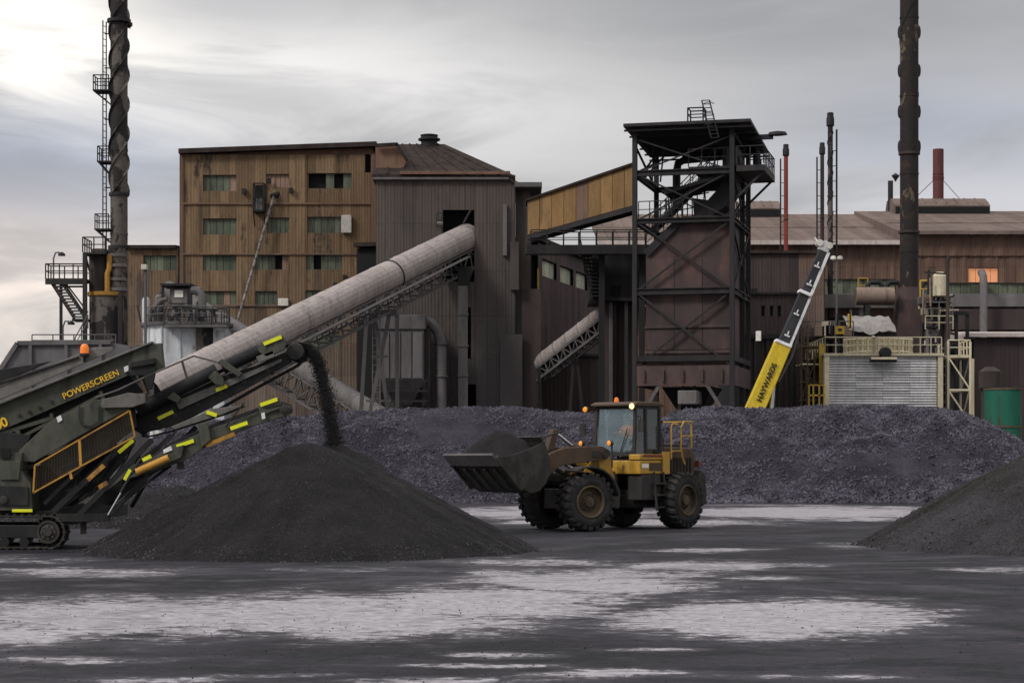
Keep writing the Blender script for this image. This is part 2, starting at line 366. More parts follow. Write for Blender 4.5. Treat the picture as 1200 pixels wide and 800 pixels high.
def coal(name, a, b, sc=1.0, bd=.05, bs=.8, brown=None):
    t = NT(name)
    n1 = t.noise(.35 * sc, 5); n2 = t.noise(9 * sc, 6, rough=.7); n3 = t.noise(30 * sc, 4, rough=.7)
    col = t.mix(t.ramp(n1, .35, .65), a, b)
    if brown: col = t.mix(t.math('MULTIPLY', t.ramp(t.noise(.18 * sc, 5, off=(3, 7, 2)), .45, .6), .8), col, brown)
    h = t.n('ShaderNodeVectorMath', operation='SCALE'); t.l(col, h.inputs[0])
    t.l(t.math('MULTIPLY', t.ramp(n2, .32, .68, .45, 1.6), t.ramp(n3, .3, .7, .65, 1.35)), h.inputs['Scale'])
    return t.done(h.outputs[0], .8, t.math('ADD', n2, t.math('MULTIPLY', n3, .5)), bs, bd, spec=.2)
M['coke'] = coal('blue_grey_coke', (.030, .0285, .0385), (.055, .052, .069), 1.6, .10, .9)
M['cokelump'] = coal('coke_lumps', (.048, .0455, .061), (.105, .100, .127), 3, .02, .4)
M['fines'] = coal('black_coal_fines', (.0108, .0100, .0120), (.0182, .0168, .0192), 2.4, .05, 1.0)
M['finelump'] = coal('coal_grit', (.028, .027, .030), (.075, .072, .078), 6, .01, .3)
M['mixed'] = coal('grey_brown_fines', (.026, .025, .029), (.040, .0385, .0445), 2.0, .05, .8, brown=(.017, .0155, .0125))
M['stream'] = coal('falling_fines', (.022, .021, .022), (.032, .03, .031), 6, .01, .3)
M['mixlump'] = coal('grey_grit', (.036, .035, .039), (.070, .068, .075), 6, .01, .3)

# ================================================================== ground
# pale, smoother patches of the yard: (photo px, py, half width, half height, weight) turned into places on the ground
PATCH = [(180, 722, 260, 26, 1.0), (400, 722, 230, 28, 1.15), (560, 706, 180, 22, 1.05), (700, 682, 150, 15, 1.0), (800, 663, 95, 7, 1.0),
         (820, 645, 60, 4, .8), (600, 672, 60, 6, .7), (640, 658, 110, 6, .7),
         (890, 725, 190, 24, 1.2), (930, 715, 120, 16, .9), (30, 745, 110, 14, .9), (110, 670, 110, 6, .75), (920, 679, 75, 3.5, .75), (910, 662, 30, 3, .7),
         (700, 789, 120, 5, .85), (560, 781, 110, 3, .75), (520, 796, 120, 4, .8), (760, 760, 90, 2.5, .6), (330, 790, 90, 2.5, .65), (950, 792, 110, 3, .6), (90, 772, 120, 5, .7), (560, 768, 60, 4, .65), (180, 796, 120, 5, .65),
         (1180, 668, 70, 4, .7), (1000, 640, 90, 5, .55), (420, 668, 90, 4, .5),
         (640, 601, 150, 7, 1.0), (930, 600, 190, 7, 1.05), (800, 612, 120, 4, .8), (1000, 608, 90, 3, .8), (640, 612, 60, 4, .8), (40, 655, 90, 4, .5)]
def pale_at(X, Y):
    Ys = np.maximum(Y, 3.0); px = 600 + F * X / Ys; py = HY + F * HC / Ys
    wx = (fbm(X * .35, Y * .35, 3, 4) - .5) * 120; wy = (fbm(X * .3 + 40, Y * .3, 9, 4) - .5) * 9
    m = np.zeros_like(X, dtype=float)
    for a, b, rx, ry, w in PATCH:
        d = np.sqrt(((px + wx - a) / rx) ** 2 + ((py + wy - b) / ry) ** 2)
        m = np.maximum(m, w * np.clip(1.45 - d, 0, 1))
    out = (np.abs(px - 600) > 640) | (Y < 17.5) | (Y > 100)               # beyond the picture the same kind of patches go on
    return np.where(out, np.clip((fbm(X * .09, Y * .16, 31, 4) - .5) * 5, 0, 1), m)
def ground_h(X, Y):
    return (fbm(X * .25, Y * .25, 5, 4) - .5) * .05 + (fbm(X * 1.6, Y * .8, 8, 3) - .5) * .022
def make_ground():
    gx = np.concatenate([np.linspace(-3000, -120, 14), np.linspace(-90, -22, 40), np.arange(-21.8, 22, .2), np.linspace(22.4, 90, 40), np.linspace(120, 3000, 14)])
    gy = np.concatenate([np.linspace(-2500, -60, 10), np.linspace(-40, 10, 24), np.arange(10.2, 50, .16), np.arange(50, 100, .45), np.linspace(101, 260, 40), np.linspace(300, 5000, 14)])
    X, Y = np.meshgrid(gx, gy); Z = ground_h(X, Y) * (np.abs(X) < 60) * (np.abs(Y - 50) < 80)
    nx, ny = len(gx), len(gy); V = np.stack([X.ravel(), Y.ravel(), Z.ravel()], 1)
    i = (np.arange(ny - 1)[:, None] * nx + np.arange(nx - 1)[None, :]).ravel()
    T = np.stack([i, i + 1, i + nx + 1, i + nx], 1)
    me = np_mesh('ground', V, T, True)
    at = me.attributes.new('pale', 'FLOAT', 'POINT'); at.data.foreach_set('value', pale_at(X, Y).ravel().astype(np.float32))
    tk = np.zeros_like(X)                                   # wheel tracks: pairs of sweeping lines
    for cx0, cy0, rad, wv in ((-30, 10, 42, 1), (14, -18, 56, 1), (45, 20, 52, .8), (-10, 75, 40, .9), (6, 130, 72, .8), (60, -30, 88, .8)):
        for g in (-1.1, 1.1):
            dd = np.abs(np.hypot(X - cx0, Y - cy0) - rad - g + (fbm(X * .1, Y * .1, 61, 2) - .5) * 3); tk = np.maximum(tk, wv * np.clip(1.25 - dd / .34, 0, 1))
    at = me.attributes.new('track', 'FLOAT', 'POINT'); at.data.foreach_set('value', tk.ravel().astype(np.float32))
    t = NT('coal_yard_ground')
    tr = t.n('ShaderNodeAttribute'); tr.attribute_name = 'track'
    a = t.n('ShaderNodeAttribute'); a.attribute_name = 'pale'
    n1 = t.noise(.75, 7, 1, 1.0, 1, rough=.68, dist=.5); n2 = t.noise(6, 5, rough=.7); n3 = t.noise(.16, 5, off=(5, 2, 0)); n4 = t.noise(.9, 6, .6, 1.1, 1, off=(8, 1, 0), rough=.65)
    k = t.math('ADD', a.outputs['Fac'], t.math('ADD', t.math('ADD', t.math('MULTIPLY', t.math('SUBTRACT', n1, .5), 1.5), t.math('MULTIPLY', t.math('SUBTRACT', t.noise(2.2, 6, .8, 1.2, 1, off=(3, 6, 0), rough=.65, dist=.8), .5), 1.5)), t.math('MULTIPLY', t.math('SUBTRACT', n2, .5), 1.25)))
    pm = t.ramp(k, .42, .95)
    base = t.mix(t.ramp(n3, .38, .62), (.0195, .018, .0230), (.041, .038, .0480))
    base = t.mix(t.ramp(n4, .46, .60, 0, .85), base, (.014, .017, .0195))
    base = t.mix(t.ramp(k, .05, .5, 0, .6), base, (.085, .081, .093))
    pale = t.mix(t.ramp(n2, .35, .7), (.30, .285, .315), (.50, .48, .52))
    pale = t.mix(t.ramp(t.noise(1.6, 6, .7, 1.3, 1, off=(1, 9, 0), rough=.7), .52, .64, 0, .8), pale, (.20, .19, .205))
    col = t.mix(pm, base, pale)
    trk = t.math('MULTIPLY', tr.outputs['Fac'], t.ramp(t.noise(.9, 5, off=(6, 6, 0)), .40, .58))
    col = t.mix(t.math('MULTIPLY', trk, .7), col, t.mix(pm, (.075, .072, .082), (.13, .125, .135)))
    grit = t.ramp(t.noise(14, 5, rough=.75), .60, .68, 0, .75)
    col = t.mix(grit, col, (.024, .022, .024))
    m = t.done(col, t.math('SUBTRACT', t.ramp(n2, .3, .7, .62, .85), t.math('MULTIPLY', pm, .36)), t.math('ADD', n2, t.math('MULTIPLY', n1, 1.5)), .5, .03, spec=.16)
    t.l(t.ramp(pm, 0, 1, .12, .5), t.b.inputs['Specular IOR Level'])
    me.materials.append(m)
    o = bpy.data.objects.new('ground', me); COL.objects.link(o); tag(o, 'dark coal yard ground with pale patches', 'ground', kind='structure')
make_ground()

# ================================================================== loose lumps (numpy)
OCT_V = np.array([(1, 0, 0), (-1, 0, 0), (0, 1, 0), (0, -1, 0), (0, 0, 1), (0, 0, -1)], float)
OCT_F = np.array([(0, 2, 4), (2, 1, 4), (1, 3, 4), (3, 0, 4), (2, 0, 5), (1, 2, 5), (3, 1, 5), (0, 3, 5)])
def lumps_mesh(name, pts, sizes, rng, flat=.75):
    n = len(pts); V = OCT_V[None] * (1 + rng.uniform(-.38, .38, (n, 6, 3)) * .8) * sizes[:, None, None]
    V = V + rng.uniform(-.25, .25, (n, 6, 3)) * sizes[:, None, None]
    V *= rng.uniform(.6, 1.25, (n, 1, 3)); V[:, :, 2] *= flat
    for ax in ((1, 2), (0, 2)):
        g = rng.uniform(0, 6.283, n); c, s = np.cos(g)[:, None], np.sin(g)[:, None]; p = V[:, :, ax[0]] * c - V[:, :, ax[1]] * s; q = V[:, :, ax[0]] * s + V[:, :, ax[1]] * c; V[:, :, ax[0]] = p; V[:, :, ax[1]] = q
    ang = rng.uniform(0, 6.283, n); c, s = np.cos(ang)[:, None], np.sin(ang)[:, None]
    x = V[:, :, 0] * c - V[:, :, 1] * s; y = V[:, :, 0] * s + V[:, :, 1] * c; V[:, :, 0] = x; V[:, :, 1] = y
    V = (V + pts[:, None, :]).reshape(-1, 3)
    T = (OCT_F[None] + (np.arange(n) * 6)[:, None, None]).reshape(-1, 3)
    return np_mesh(name, V, T)
def heap(name, label, hfun, box, step, mat, lump_mat, n_lumps, smin, smax, seed, cat='coal heap', accept=None, power=3.0, fine=(.12, 1.5)):
    x0, x1, y0, y1 = box; gx = np.arange(x0, x1 + step, step); gy = np.arange(y0, y1 + step, step)
    X, Y = np.meshgrid(gx, gy)
    H0 = lambda a, b: hfun(a, b) + (fbm(a * fine[1], b * fine[1], seed, 5, .55) - .5) * 2 * fine[0] * np.clip(hfun(a, b) * 2.5 + .15, 0, 1)
    Z = H0(X, Y); nx = len(gx); ny = len(gy)
    i = (np.arange(ny - 1)[:, None] * nx + np.arange(nx - 1)[None, :]).ravel()
    T = np.stack([i, i + 1, i + nx + 1, i + nx], 1); z = Z.ravel()
    T = T[(z[T] > -.06).any(1)]
    used = np.unique(T); re = np.full(z.size, -1); re[used] = np.arange(len(used))
    V = np.stack([X.ravel(), Y.ravel(), np.maximum(z, -.12)], 1)[used]; T = re[T]
    cx, cy = (x0 + x1) / 2, (y0 + y1) / 2; O = np.array([cx, cy, 0.0])
    me = np_mesh(name, V - O, T, True); me.materials.append(mat)
    o = bpy.data.objects.new(name, me); COL.objects.link(o); o.location = (cx, cy, 0); ORG[o.name] = Vector((cx, cy, 0)); tag(o, label, cat)
    rng = np.random.default_rng(seed); pts = np.zeros((0, 3)); tries = 0
    while len(pts) < n_lumps and tries < 12:
        tries += 1
        a = rng.uniform(x0, x1, n_lumps * 2); b = rng.uniform(y0, y1, n_lumps * 2); h = H0(a, b)
        ok = h > -.03 - .22 * rng.uniform(0, 1, len(a)) ** 4
        if accept is not None: ok &= accept(a, b, rng)
        pts = np.concatenate([pts, np.stack([a, b, np.maximum(h, 0)], 1)[ok]])
    pts = pts[:n_lumps]; sz = (smin + (smax - smin) * rng.uniform(0, 1, len(pts)) ** power) * np.where(pts[:, 2] < .3, 1.5, 1.0)
    lm = lumps_mesh('coal_lumps', pts - O, sz, rng); lm.materials.append(lump_mat)
    l = bpy.data.objects.new('coal_lumps', lm); COL.objects.link(l); l.parent = o; l['kind'] = 'stuff'
    return o
def cone(X, Y, cx, cy, h, tan, rnd=.35, sx=1.0, sy=1.0):
    d = np.sqrt(((X - cx) * sx) ** 2 + ((Y - cy) * sy) ** 2 + rnd ** 2) - rnd
    return h - d * tan
def smax(a, b, k=.15): return np.maximum(a, b) + k * np.exp(-np.abs(a - b) / k) * .35

# near heap under the screener's belt: two overlapping cones
A = P(362, 519, 44.8); Bp = P(391, 516, 46.6)
def h_near(X, Y):
    w = (fbm(X * .4, Y * .4, 2, 3) - .5) * .35
    an = np.arctan2(Y - A.y, X - A.x); d = np.hypot(X - A.x, Y - A.y)
    g = (fbm(an * 7 + 20, d * .35, 21, 4) - .5) * .60 + (fbm(an * 22 + 50, d * .5, 23, 3) - .5) * .10
    return np.maximum(cone(X, Y, A.x, A.y, A.z, .505, .3), cone(X, Y, Bp.x, Bp.y, Bp.z, .60, .18)) + (w + g) * np.clip((A.z - cone(X, Y, A.x, A.y, A.z, .5)) * .6, 0, 1) * .55
heap('coal_heap', 'black cone of fine coal under the tall belt of the green screener', h_near, (-10.6, 1.6, 39, 53), .08, M['fines'], M['finelump'], 46000, .005, .022, 11, fine=(.035, 2.4), power=4)
# heap at the right edge
R = Vector((15.0, 47.0, 3.55))
def h_right(X, Y):
    an = np.arctan2(Y - R.y, X - R.x); w = (fbm(X * .4 + 9, Y * .4, 4, 3) - .5) * .5 + (fbm(an * 8 + 20, np.hypot(X - R.x, Y - R.y) * .4, 27, 4) - .5) * .5
    return np.maximum(cone(X, Y, R.x, R.y, R.z, .57, .5), cone(X, Y, 16.1, 44.6, 2.6, .55, .5)) + w * .5
heap('coal_heap', 'grey brown heap of fines cut off by the right edge of the photo', h_right, (7.2, 23.5, 38.5, 56), .11, M['mixed'], M['mixlump'], 30000, .006, .045, 12, fine=(.05, 2.0), power=5)
# low heap behind the screener
L = P(205, 566, 62)
def h_low(X, Y): return np.maximum(cone(X, Y, L.x, L.y, L.z, .42, .5), cone(X, Y, L.x - 3.2, L.y + .5, L.z - .2, .40, .5)) + (fbm(X * .5, Y * .5, 6, 3) - .5) * .3
heap('coal_heap', 'low dark heap behind the screener, left of the black cone', h_low, (-20, -5, 57, 68), .14, M['fines'], M['finelump'], 9000, .01, .05, 13, fine=(.05, 1.8))
# far bank in two stretches
CRL = [(120, 560), (170, 516), (215, 494), (300, 490), (350, 488), (420, 483), (470, 480), (560, 478), (620, 480), (690, 484), (760, 486), (820, 500), (880, 540), (930, 590)]
CRR = [(690, 590), (740, 510), (790, 483), (830, 478), (900, 479), (960, 477), (1040, 476), (1090, 478), (1130, 488), (1165, 503), (1200, 522), (1260, 560), (1320, 592)]
def bank(cr, yc, seed, foot):
    xs = np.array([XA(a, yc) for a, b in cr]); zs = np.array([ZA(b, yc) for a, b in cr])
    def f(X, Y):
        c = np.interp(X, xs, zs, left=-2, right=-2)
        yy = yc + (fbm(X * .12, X * 0, seed, 3) - .5) * 3.0
        slope = .58 + (fbm(X * .2, X * 0 + 3, seed + 5, 3) - .5) * .16
        d = np.abs(Y - yy); d = np.sqrt(d * d + .6) - .77
        h = c - d * slope
        # tipped loads lying against the face
        for k, (a, b, hh) in enumerate(foot): h = smax(h, cone(X, Y, a, b, hh, .60, .6), .12)
        rill = (fbm(X * .55 + Y * .25, Y * .10, seed + 3, 4) - .5) * .9
        return h + (fbm(X * .30, Y * .30, seed + 9, 4) - .5) * 1.9 * np.clip(h, 0, 1) * np.clip((c - h) * .7, .12, 1) + rill * np.clip(h, 0, 1) * np.clip((c - h) * .8, .1, 1.3)
    return f
vis = lambda yc: (lambda a, b, r: (b < yc + 1.0 + r.uniform(-1, .5, len(a))) & (fbm(a * .28, b * .5, 77, 4) + r.uniform(-.2, .2, len(a)) > .41))
footL = [(-11, 98.5, 2.6), (-5, 99.0, 2.4), (1.5, 98.6, 2.8), (6, 98.5, 2.2)]
footR = [(13, 99.2, 2.7), (17.5, 98.6, 2.4), (21, 99.0, 2.9), (25, 99.5, 2.1)]
heap('coke_bank', 'long blue grey bank of coke behind the wheel loader and the black cone', bank(CRL, 103.2, 41, footL), (-22, 15.5, 92.5, 113.5), .22, M['coke'], M['cokelump'], 46000, .02, .115, 14, 'coke bank', vis(103), 3, (.16, .9))
heap('coke_bank', 'lumpy blue grey bank of coke in front of the white louvred cooler', bank(CRR, 102.4, 55, footR), (4, 33, 92, 112.5), .22, M['coke'], M['cokelump'], 52000, .02, .125, 15, 'coke bank', vis(102), 2.6, (.2, 1.0))
# grit and lumps strewn on the yard
def strewn():
    rng = np.random.default_rng(5); n = 16000
    Y = 17 + 75 * rng.uniform(0, 1, n) ** 1.6; X = rng.uniform(-1, 1, n) * Y * .30
    Z = ground_h(X, Y); sz = .003 + .013 * rng.uniform(0, 1, n) ** 5
    near = np.exp(-((X + 4) ** 2) / 60) ; keep = rng.uniform(0, 1, n) < .30 + .6 * near
    me = lumps_mesh('strewn_grit', np.stack([X, Y, Z + sz * .3], 1)[keep], sz[keep], rng); me.materials.append(M['finelump'])
    o = bpy.data.objects.new('strewn_grit', me); COL.objects.link(o); tag(o, 'small coal lumps strewn over the yard ground', 'grit', kind='stuff')
strewn()

# ================================================================== cladding
SHEETS = {}
def sheet_mesh(w, h, pitch, depth, mat):
    key = (round(w, 2), round(h, 2), pitch, depth, mat.name)
    if key in SHEETS: return SHEETS[key]
    n = max(1, round(w / pitch)); p = w / n; xs = [(0, 0)]
    for i in range(n): xs += [(p * (i + .28), 0), (p * (i + .40), -depth), (p * (i + .72), -depth), (p * (i + .84), 0)]
    xs.append((w, 0)); v = []
    for x, y in xs: v += [(x, y, 0), (x, y, h)]
    f = [(2 * i, 2 * i + 2, 2 * i + 3, 2 * i + 1) for i in range(len(xs) - 1)]
    me = raw_mesh('sheet', v, f); me.materials.append(mat); SHEETS[key] = me; return me
RS = random.Random(3)
def clad(parent, p0, ang, W, H, cols, rows, mat, openings=(), pitch=.24, depth=.014, jitter=.035, name='cladding_sheet'):
    """sheets of cladding, each an object, on the plane through p0 running along angle ang; openings are (u0,u1,z0,z1)"""
    u = Vector((math.cos(ang), math.sin(ang), 0)); nrm = Vector((math.sin(ang), -math.cos(ang), 0)); o0 = ORG[parent.name]
    def edges(reg, extra):
        e = sorted(set(extra)); out = list(e)
        for r in reg:
            if all(abs(r - q) > .28 for q in e): out.append(r)
        return sorted(out)
    ce = edges([W * i / cols for i in range(cols + 1)], [0, W] + [min(max(q, 0), W) for o in openings for q in o[:2]])
    re = [H * i / rows for i in range(rows + 1)] if isinstance(rows, int) else rows
    for a, b in zip(ce, ce[1:]):
        if b - a < .03: continue
        m = (a + b) / 2
        for z0, z1 in zip(re, re[1:]):
            parts = [(z0, z1)]
            for o in openings:
                if o[0] < m < o[1]:
                    parts = [q for s, e in parts for q in ((s, min(e, o[2])), (max(s, o[3]), e)) if q[1] - q[0] > .05]
            for s, e in parts:
                ob = bpy.data.objects.new(name, sheet_mesh(b - a - .012, e - s - .015, pitch, depth, mat)); COL.objects.link(ob); ob.parent = parent
                ob.location = Vector(p0) + u * a + Vector((0, 0, s)) + nrm * RS.uniform(0, jitter) - o0
                ob.rotation_euler = (RS.gauss(0, .0012), 0, ang)
def window(parent, p0, ang, o, panes, mats, deep=.22, dark=(), fmat='brown2'):
    """frame in an opening with single panes; dark = indices of panes that are missing"""
    u = Vector((math.cos(ang), math.sin(ang), 0)); inn = Vector((-math.sin(ang), math.cos(ang), 0)); p0 = Vector(p0)
    u0, u1, z0, z1 = o; c = lambda a, z, d: p0 + u * a + Vector((0, 0, z)) + inn * d
    fr = B()
    for a, b, q, r in ((u0, u1, z0, z0), (u0, u1, z1, z1), (u0, u0, z0, z1), (u1, u1, z0, z1)): fr.bar(c(a, q, deep - .04), c(b, r, deep - .04), .07)
    f = fr.build('window', M[fmat], parent)
    for i in range(panes):
        if i in dark or (panes == 5 and RS.random() < .06): continue
        a, b = u0 + (u1 - u0) * i / panes + .02, u0 + (u1 - u0) * (i + 1) / panes - .02
        d = deep + RS.uniform(-.015, .015)
        mm = mats[i] if isinstance(mats, (list, tuple)) else mats
        mb = B(); mb.prism([c(a, z0, d), c(b, z0, d), c(b, z1, d + RS.uniform(-.02, .02)), c(a, z1, d)], inn * .03); mb.build('pane', M[mm], f)
    return f

# ================================================================== brown processing building (left)
YB = 165.0
def bx(px): return XA(px, YB)
def bz(py): return ZA(py, YB)
root = thing('brown_building', 'tall rusty brown sheet clad works building with rows of green windows', 'building', (bx(325), YB + 8, 0))
x0, x1, zt = bx(213), bx(437), bz(181)
B().box(x0 + .1, x1 - .1, YB + .6, YB + 24, 0, zt - .1).build('inner_wall', M['black'], root)
ops = []
def op(a, b, c, d): o = (bx(a) - x0, bx(b) - x0, bz(d), bz(c)); ops.append(o); return o
W1 = [op(238, 277, 205, 224), op(312, 339, 204, 220), op(361, 412, 203, 221)]
W2 = [op(238, 277, 256, 275), op(313, 339, 255, 273), op(360, 400, 254, 273)]
W3 = [op(238, 277, 298, 317), op(299, 338, 298, 316), op(359, 401, 297, 316)]
W4 = [op(238, 277, 341, 359), op(299, 325, 341, 359), op(358, 398, 340, 358)]
W5 = [op(238, 277, 386, 404), op(299, 338, 386, 404), op(358, 398, 388, 406)]
slot = op(428, 435, 174.5, 202)
rows = [0, bz(440), bz(402), bz(358), bz(298), bz(239), zt]
clad(root, (x0, YB, 0), 0, x1 - x0, zt, 20, rows, M['brown'], ops)
clad(root, (x0, YB + 24, 0), -math.pi / 2, 24, zt, 14, rows, M['brown'])
clad(root, (x1, YB, 0), math.pi / 2, 24, zt, 10, rows, M['brown'])
g = 'greenpane'; pk = 'pinkpane'
for i, w in enumerate(W1 + W2 + W3 + W4 + W5):
    mats = [g] * 5; dark = ()
    if i == 0: mats = [g, g, g, g, pk]
    if i == 1: mats = [pk] * 5
    if i == 2: dark = (0, 1)
    if i == 7: mats = [g, g, g, g, pk]; dark = (3,)
    if i == 9: mats = [g, g, g, pk, g]
    window(root, (x0, YB, 0), 0, w, 5, mats, dark=dark)
tr = B()
for py in (239, 298, 358): tr.box(x0 - .1, x1 + .05, YB - .17, YB - .085, bz(py) - .05, bz(py) + .07)
tr.build('girt_flashing', M['brown2'], root)
for px in (213, 437):
    B().box(bx(px) - .16, bx(px) + .16, YB - .16, YB + .2, 0, zt).build('corner_flashing', M['brown2'], root)
rf = B()
a, b = P(209, 179.5, YB - .6), P(441, 171, YB - .6)
rf.prism([a, b, b + Vector((0, 0, .38)), a + Vector((0, 0, .38))], (0, 26, 0))
rf.build('roof', M['roof'], root)
gb = B(); gb.prism([P(213, 181, YB + .3), P(437, 181, YB + .3), P(437, 172, YB + .3), P(213, 180, YB + .3)], (0, 23, 0)); gb.build('gable_strip', M['brown2'], root)
for k, (px, py, w, h) in enumerate(((406, 262.5, 12, 21), (332, 354, 12, 9))):
    c = P(px, py, YB - .35); B().box(c.x - w * .035, c.x + w * .035, YB - .45, YB - .12, c.z - h * .035, c.z + h * .035).build('white_hatch', M['whitebox'], root, bevel=.04)
cg = B(); a = P(297, 248, YB - 1.0); b = P(311, 217, YB)
cg.box(a.x, b.x, YB - 1.1, YB - .05, a.z, a.z + .15)
for x in (a.x, b.x):
    for y in (YB - 1.05, YB - .12): cg.bar((x, y, a.z), (x, y, b.z), .1)
for z in (a.z + 1.1, b.z): cg.bar((a.x, YB - 1.05, z), (b.x, YB - 1.05, z), .1)
for x in (a.x, b.x):
    for z in (a.z + 1.1, b.z): cg.bar((x, YB - 1.05, z), (x, YB - .1, z), .08)
cg.bar((a.x, YB - 1.02, a.z), (a.x, YB - .2, a.z - 1.1), .08); cg.bar((b.x, YB - 1.02, a.z), (b.x, YB - .2, a.z - 1.1), .08)
cgo = cg.build('hanging_cage', M['steel'], root)
hb = B(); hb.box(a.x + .15, b.x - .15, YB - .75, YB - .15, a.z + .16, a.z + 1.15); hb.build('hoist_box', M['steelgrey'], cgo, bevel=.05)
dh = B().box(a.x + .1, b.x - .1, YB - .14, YB - .09, a.z + 1.2, b.z); dh.build('dark_hatch', M['black'], root)
st = B(); pd = Vector((0, 0, 0))
pts = [P(320, 233, YB - .5), P(300, 305, YB - .8), P(279, 373, YB - 1.2)]
for px, py in ((315, 212), (286, 224), (341, 223), (404, 325), (393, 334)):
    c = P(px, py, YB - .25); B().box(c.x - .15, c.x + .15, YB - .4, YB - .1, c.z - .2, c.z + .2).build('wall_bracket', M['steel'], root)
# leaning pipe on the brown wall
pr = thing('drain_pipe', 'long thin pale banded pipe slanting across the brown wall', 'pipe', P(279, 373, YB - 1.2))
q0, q1 = P(279, 374, YB - 1.0), P(320, 233, YB - .6)
B().tube(q1 + (q1 - q0) * .02, q0 - (q1 - q0) * .8, .10, n=8).build('pipe_run', M['steelgrey'], pr)
for i in range(14):
    t = i / 14 + RS.uniform(.0, .02)
    B().tube(q0.lerp(q1, t), q0.lerp(q1, t + .050), .12, n=8).build('pipe_band', M['tarp'], pr)
B().tube(q1 + Vector((-.1, 0, .2)), q1 + Vector((.35, .7, .5)), .22, n=8).build('pipe_elbow', M['steel'], pr)

# annex on the left
root = thing('brown_annex', 'low brown lean to annex with one green window beside the grey chimney', 'building', (bx(180), YB + 4, 0))
ax0, ax1, azt = bx(148), bx(212), bz(290)
B().box(ax0 + .1, ax1 - .25, YB + .4, YB + 11, 0, azt - .1).build('inner_wall', M['black'], root)
aw = (bx(168) - ax0, bx(207) - ax0, bz(317), bz(299))
clad(root, (ax0, YB + .05, 0), 0, ax1 - ax0 - .2, azt, 6, [0, bz(440), bz(400), bz(358), bz(297), azt], M['brown'], [aw])
clad(root, (ax0, YB + 11, 0), -math.pi / 2, 11, azt, 8, 5, M['brown'])
window(root, (ax0, YB + .05, 0), 0, aw, 5, g)
rf = B(); rf.prism([P(146, 291, YB - .4), P(146, 287, YB - .4), (ax0 + 1.5, YB + 11, bz(281)), (ax0 + 1.5, YB + 11, bz(281) - .4)], (ax1 - ax0 - .3, 0, 0)); rf.build('roof', M['roof'], root)

# ================================================================== rear roof (mansard) with ventilator
YR = 158.0
root = thing('hip_roof_building', 'brown building with dark sloping roof and round vent behind the transfer house', 'building', (XA(530, YR + 8), YR + 6, 0))
B().box(XA(439, YR), XA(604, YR), YR, YR + 16, 0, ZA(205, YR)).build('wall', M['brown2'], root)
e0, e1 = P(436, 204, YR - .5), P(604, 206, YR - .5); r0, r1 = P(447, 169, YR + 7), P(521, 169, YR + 7)
zz = Vector((0, 0, .25))
rf = B(); rf.add([e0, e1, r1, r0, e0 - zz, e1 - zz, Vector((e1.x, YR + 15, e1.z)), Vector((e0.x, YR + 15, e0.z)), r1 + Vector((0, 1.5, 0)), r0 + Vector((0, 1.5, 0))],
        [(0, 1, 2, 3), (4, 5, 1, 0), (1, 6, 8, 2), (6, 7, 9, 8), (7, 0, 3, 9), (3, 2, 8, 9), (4, 7, 6, 5)])
ro = rf.build('roof', M['roof'], root)
nr = 9
for i in range(1, nr):
    a = e0.lerp(e1, i / nr); b = r0.lerp(r1, i / nr); B().bar(a + Vector((0, 0, .04)), b + Vector((0, 0, .04)), .12, .06).build('roof_seam', M['roof'], ro)
B().box(XA(469, YR - .6), XA(598, YR - .6), YR - .95, YR - .55, ZA(206, YR), ZA(202.5, YR)).build('gutter', M['brown2'], root)
vc = P(503, 169, YR + 7); s = YR / F
B().lathe([(10 * s, -1.5), (10 * s, 4 * s), (13.5 * s, 4.5 * s), (13.5 * s, 6.5 * s), (10 * s, 8 * s), (11 * s, 11 * s), (6 * s, 12 * s)], vc, 20).build('roof_vent', M['steel'], root)
gp = B(); gp.prism([P(440, 172, YR + 1), P(466, 170, YR + 1), P(476, 188, YR + 1), P(470, 204, YR + 1), P(440, 206, YR + 1)], (0, 9, 0)); gp.build('dormer', M['brown2'], root)
B().bar(P(440, 170.5, YR + .6), P(466, 169, YR + .6), .3, .25).bar(P(465, 169, YR + .6), P(477, 188, YR + .6), .3, .25).build('dormer_edge', M['roof'], root)

# ================================================================== transfer house (grey brown, conveyor enters it)
YT = 145.0
tx = lambda p: XA(p, YT)
tz = lambda p: ZA(p, YT)
root = thing('transfer_house', 'grey brown sheet clad transfer house with dark opening for the sloping conveyor', 'building', (tx(520), YT + 5, 0))
x0, x1, zt = tx(441), tx(604), tz(211)
B().box(x0 + .1, x1 - .1, YT + 1.6, YT + 11, 0, zt - .1).build('inner_wall', M['black'], root)
o1 = (tx(519) - x0, tx(556) - x0, tz(330), tz(246)); o2 = (tx(545) - x0, tx(558) - x0, tz(478), tz(450)); o2b = (tx(546) - x0, tx(552) - x0, tz(420), tz(360))
rows = [0, tz(470), tz(420), tz(370), tz(318), tz(262), zt]
clad(root, (x0, YT, 0), 0, x1 - x0, zt, 15, rows, M['house'], [o1, o2, o2b], jitter=.015)
clad(root, (x0, YT + 11, 0), -math.pi / 2, 11, zt, 8, rows, M['house'])
window(root, (x0, YT, 0), 0, o2, 2, 'darkwall', dark=(0, 1), deep=.2, fmat='steel')
B().box(x0 - .25, tx(596), YT - .35, YT + 11, zt, zt + .16).build('roof', M['steelgrey'], root)
B().prism([P(596, 211, YT - .2), P(596, 208, YT - .2), P(611, 215, YT - .2), P(611, 219, YT - .2)], (0, 11, 0)).build('roof_slope', M['roof'], root)
B().box(tx(603), tx(635), YT - .8, YT + 5, tz(221), tz(215)).build('roof_canopy', M['steelgrey'], root, bevel=.05)
B().box(x1 + .02, tx(622), YT + .6, YT + 9, 0, tz(217)).build('stair_shaft', M['house'], root)
B().box(tx(611.5), tx(634), YT + .25, YT + 8, 0, tz(338)).build('lower_shaft', M['darkwall'], root)
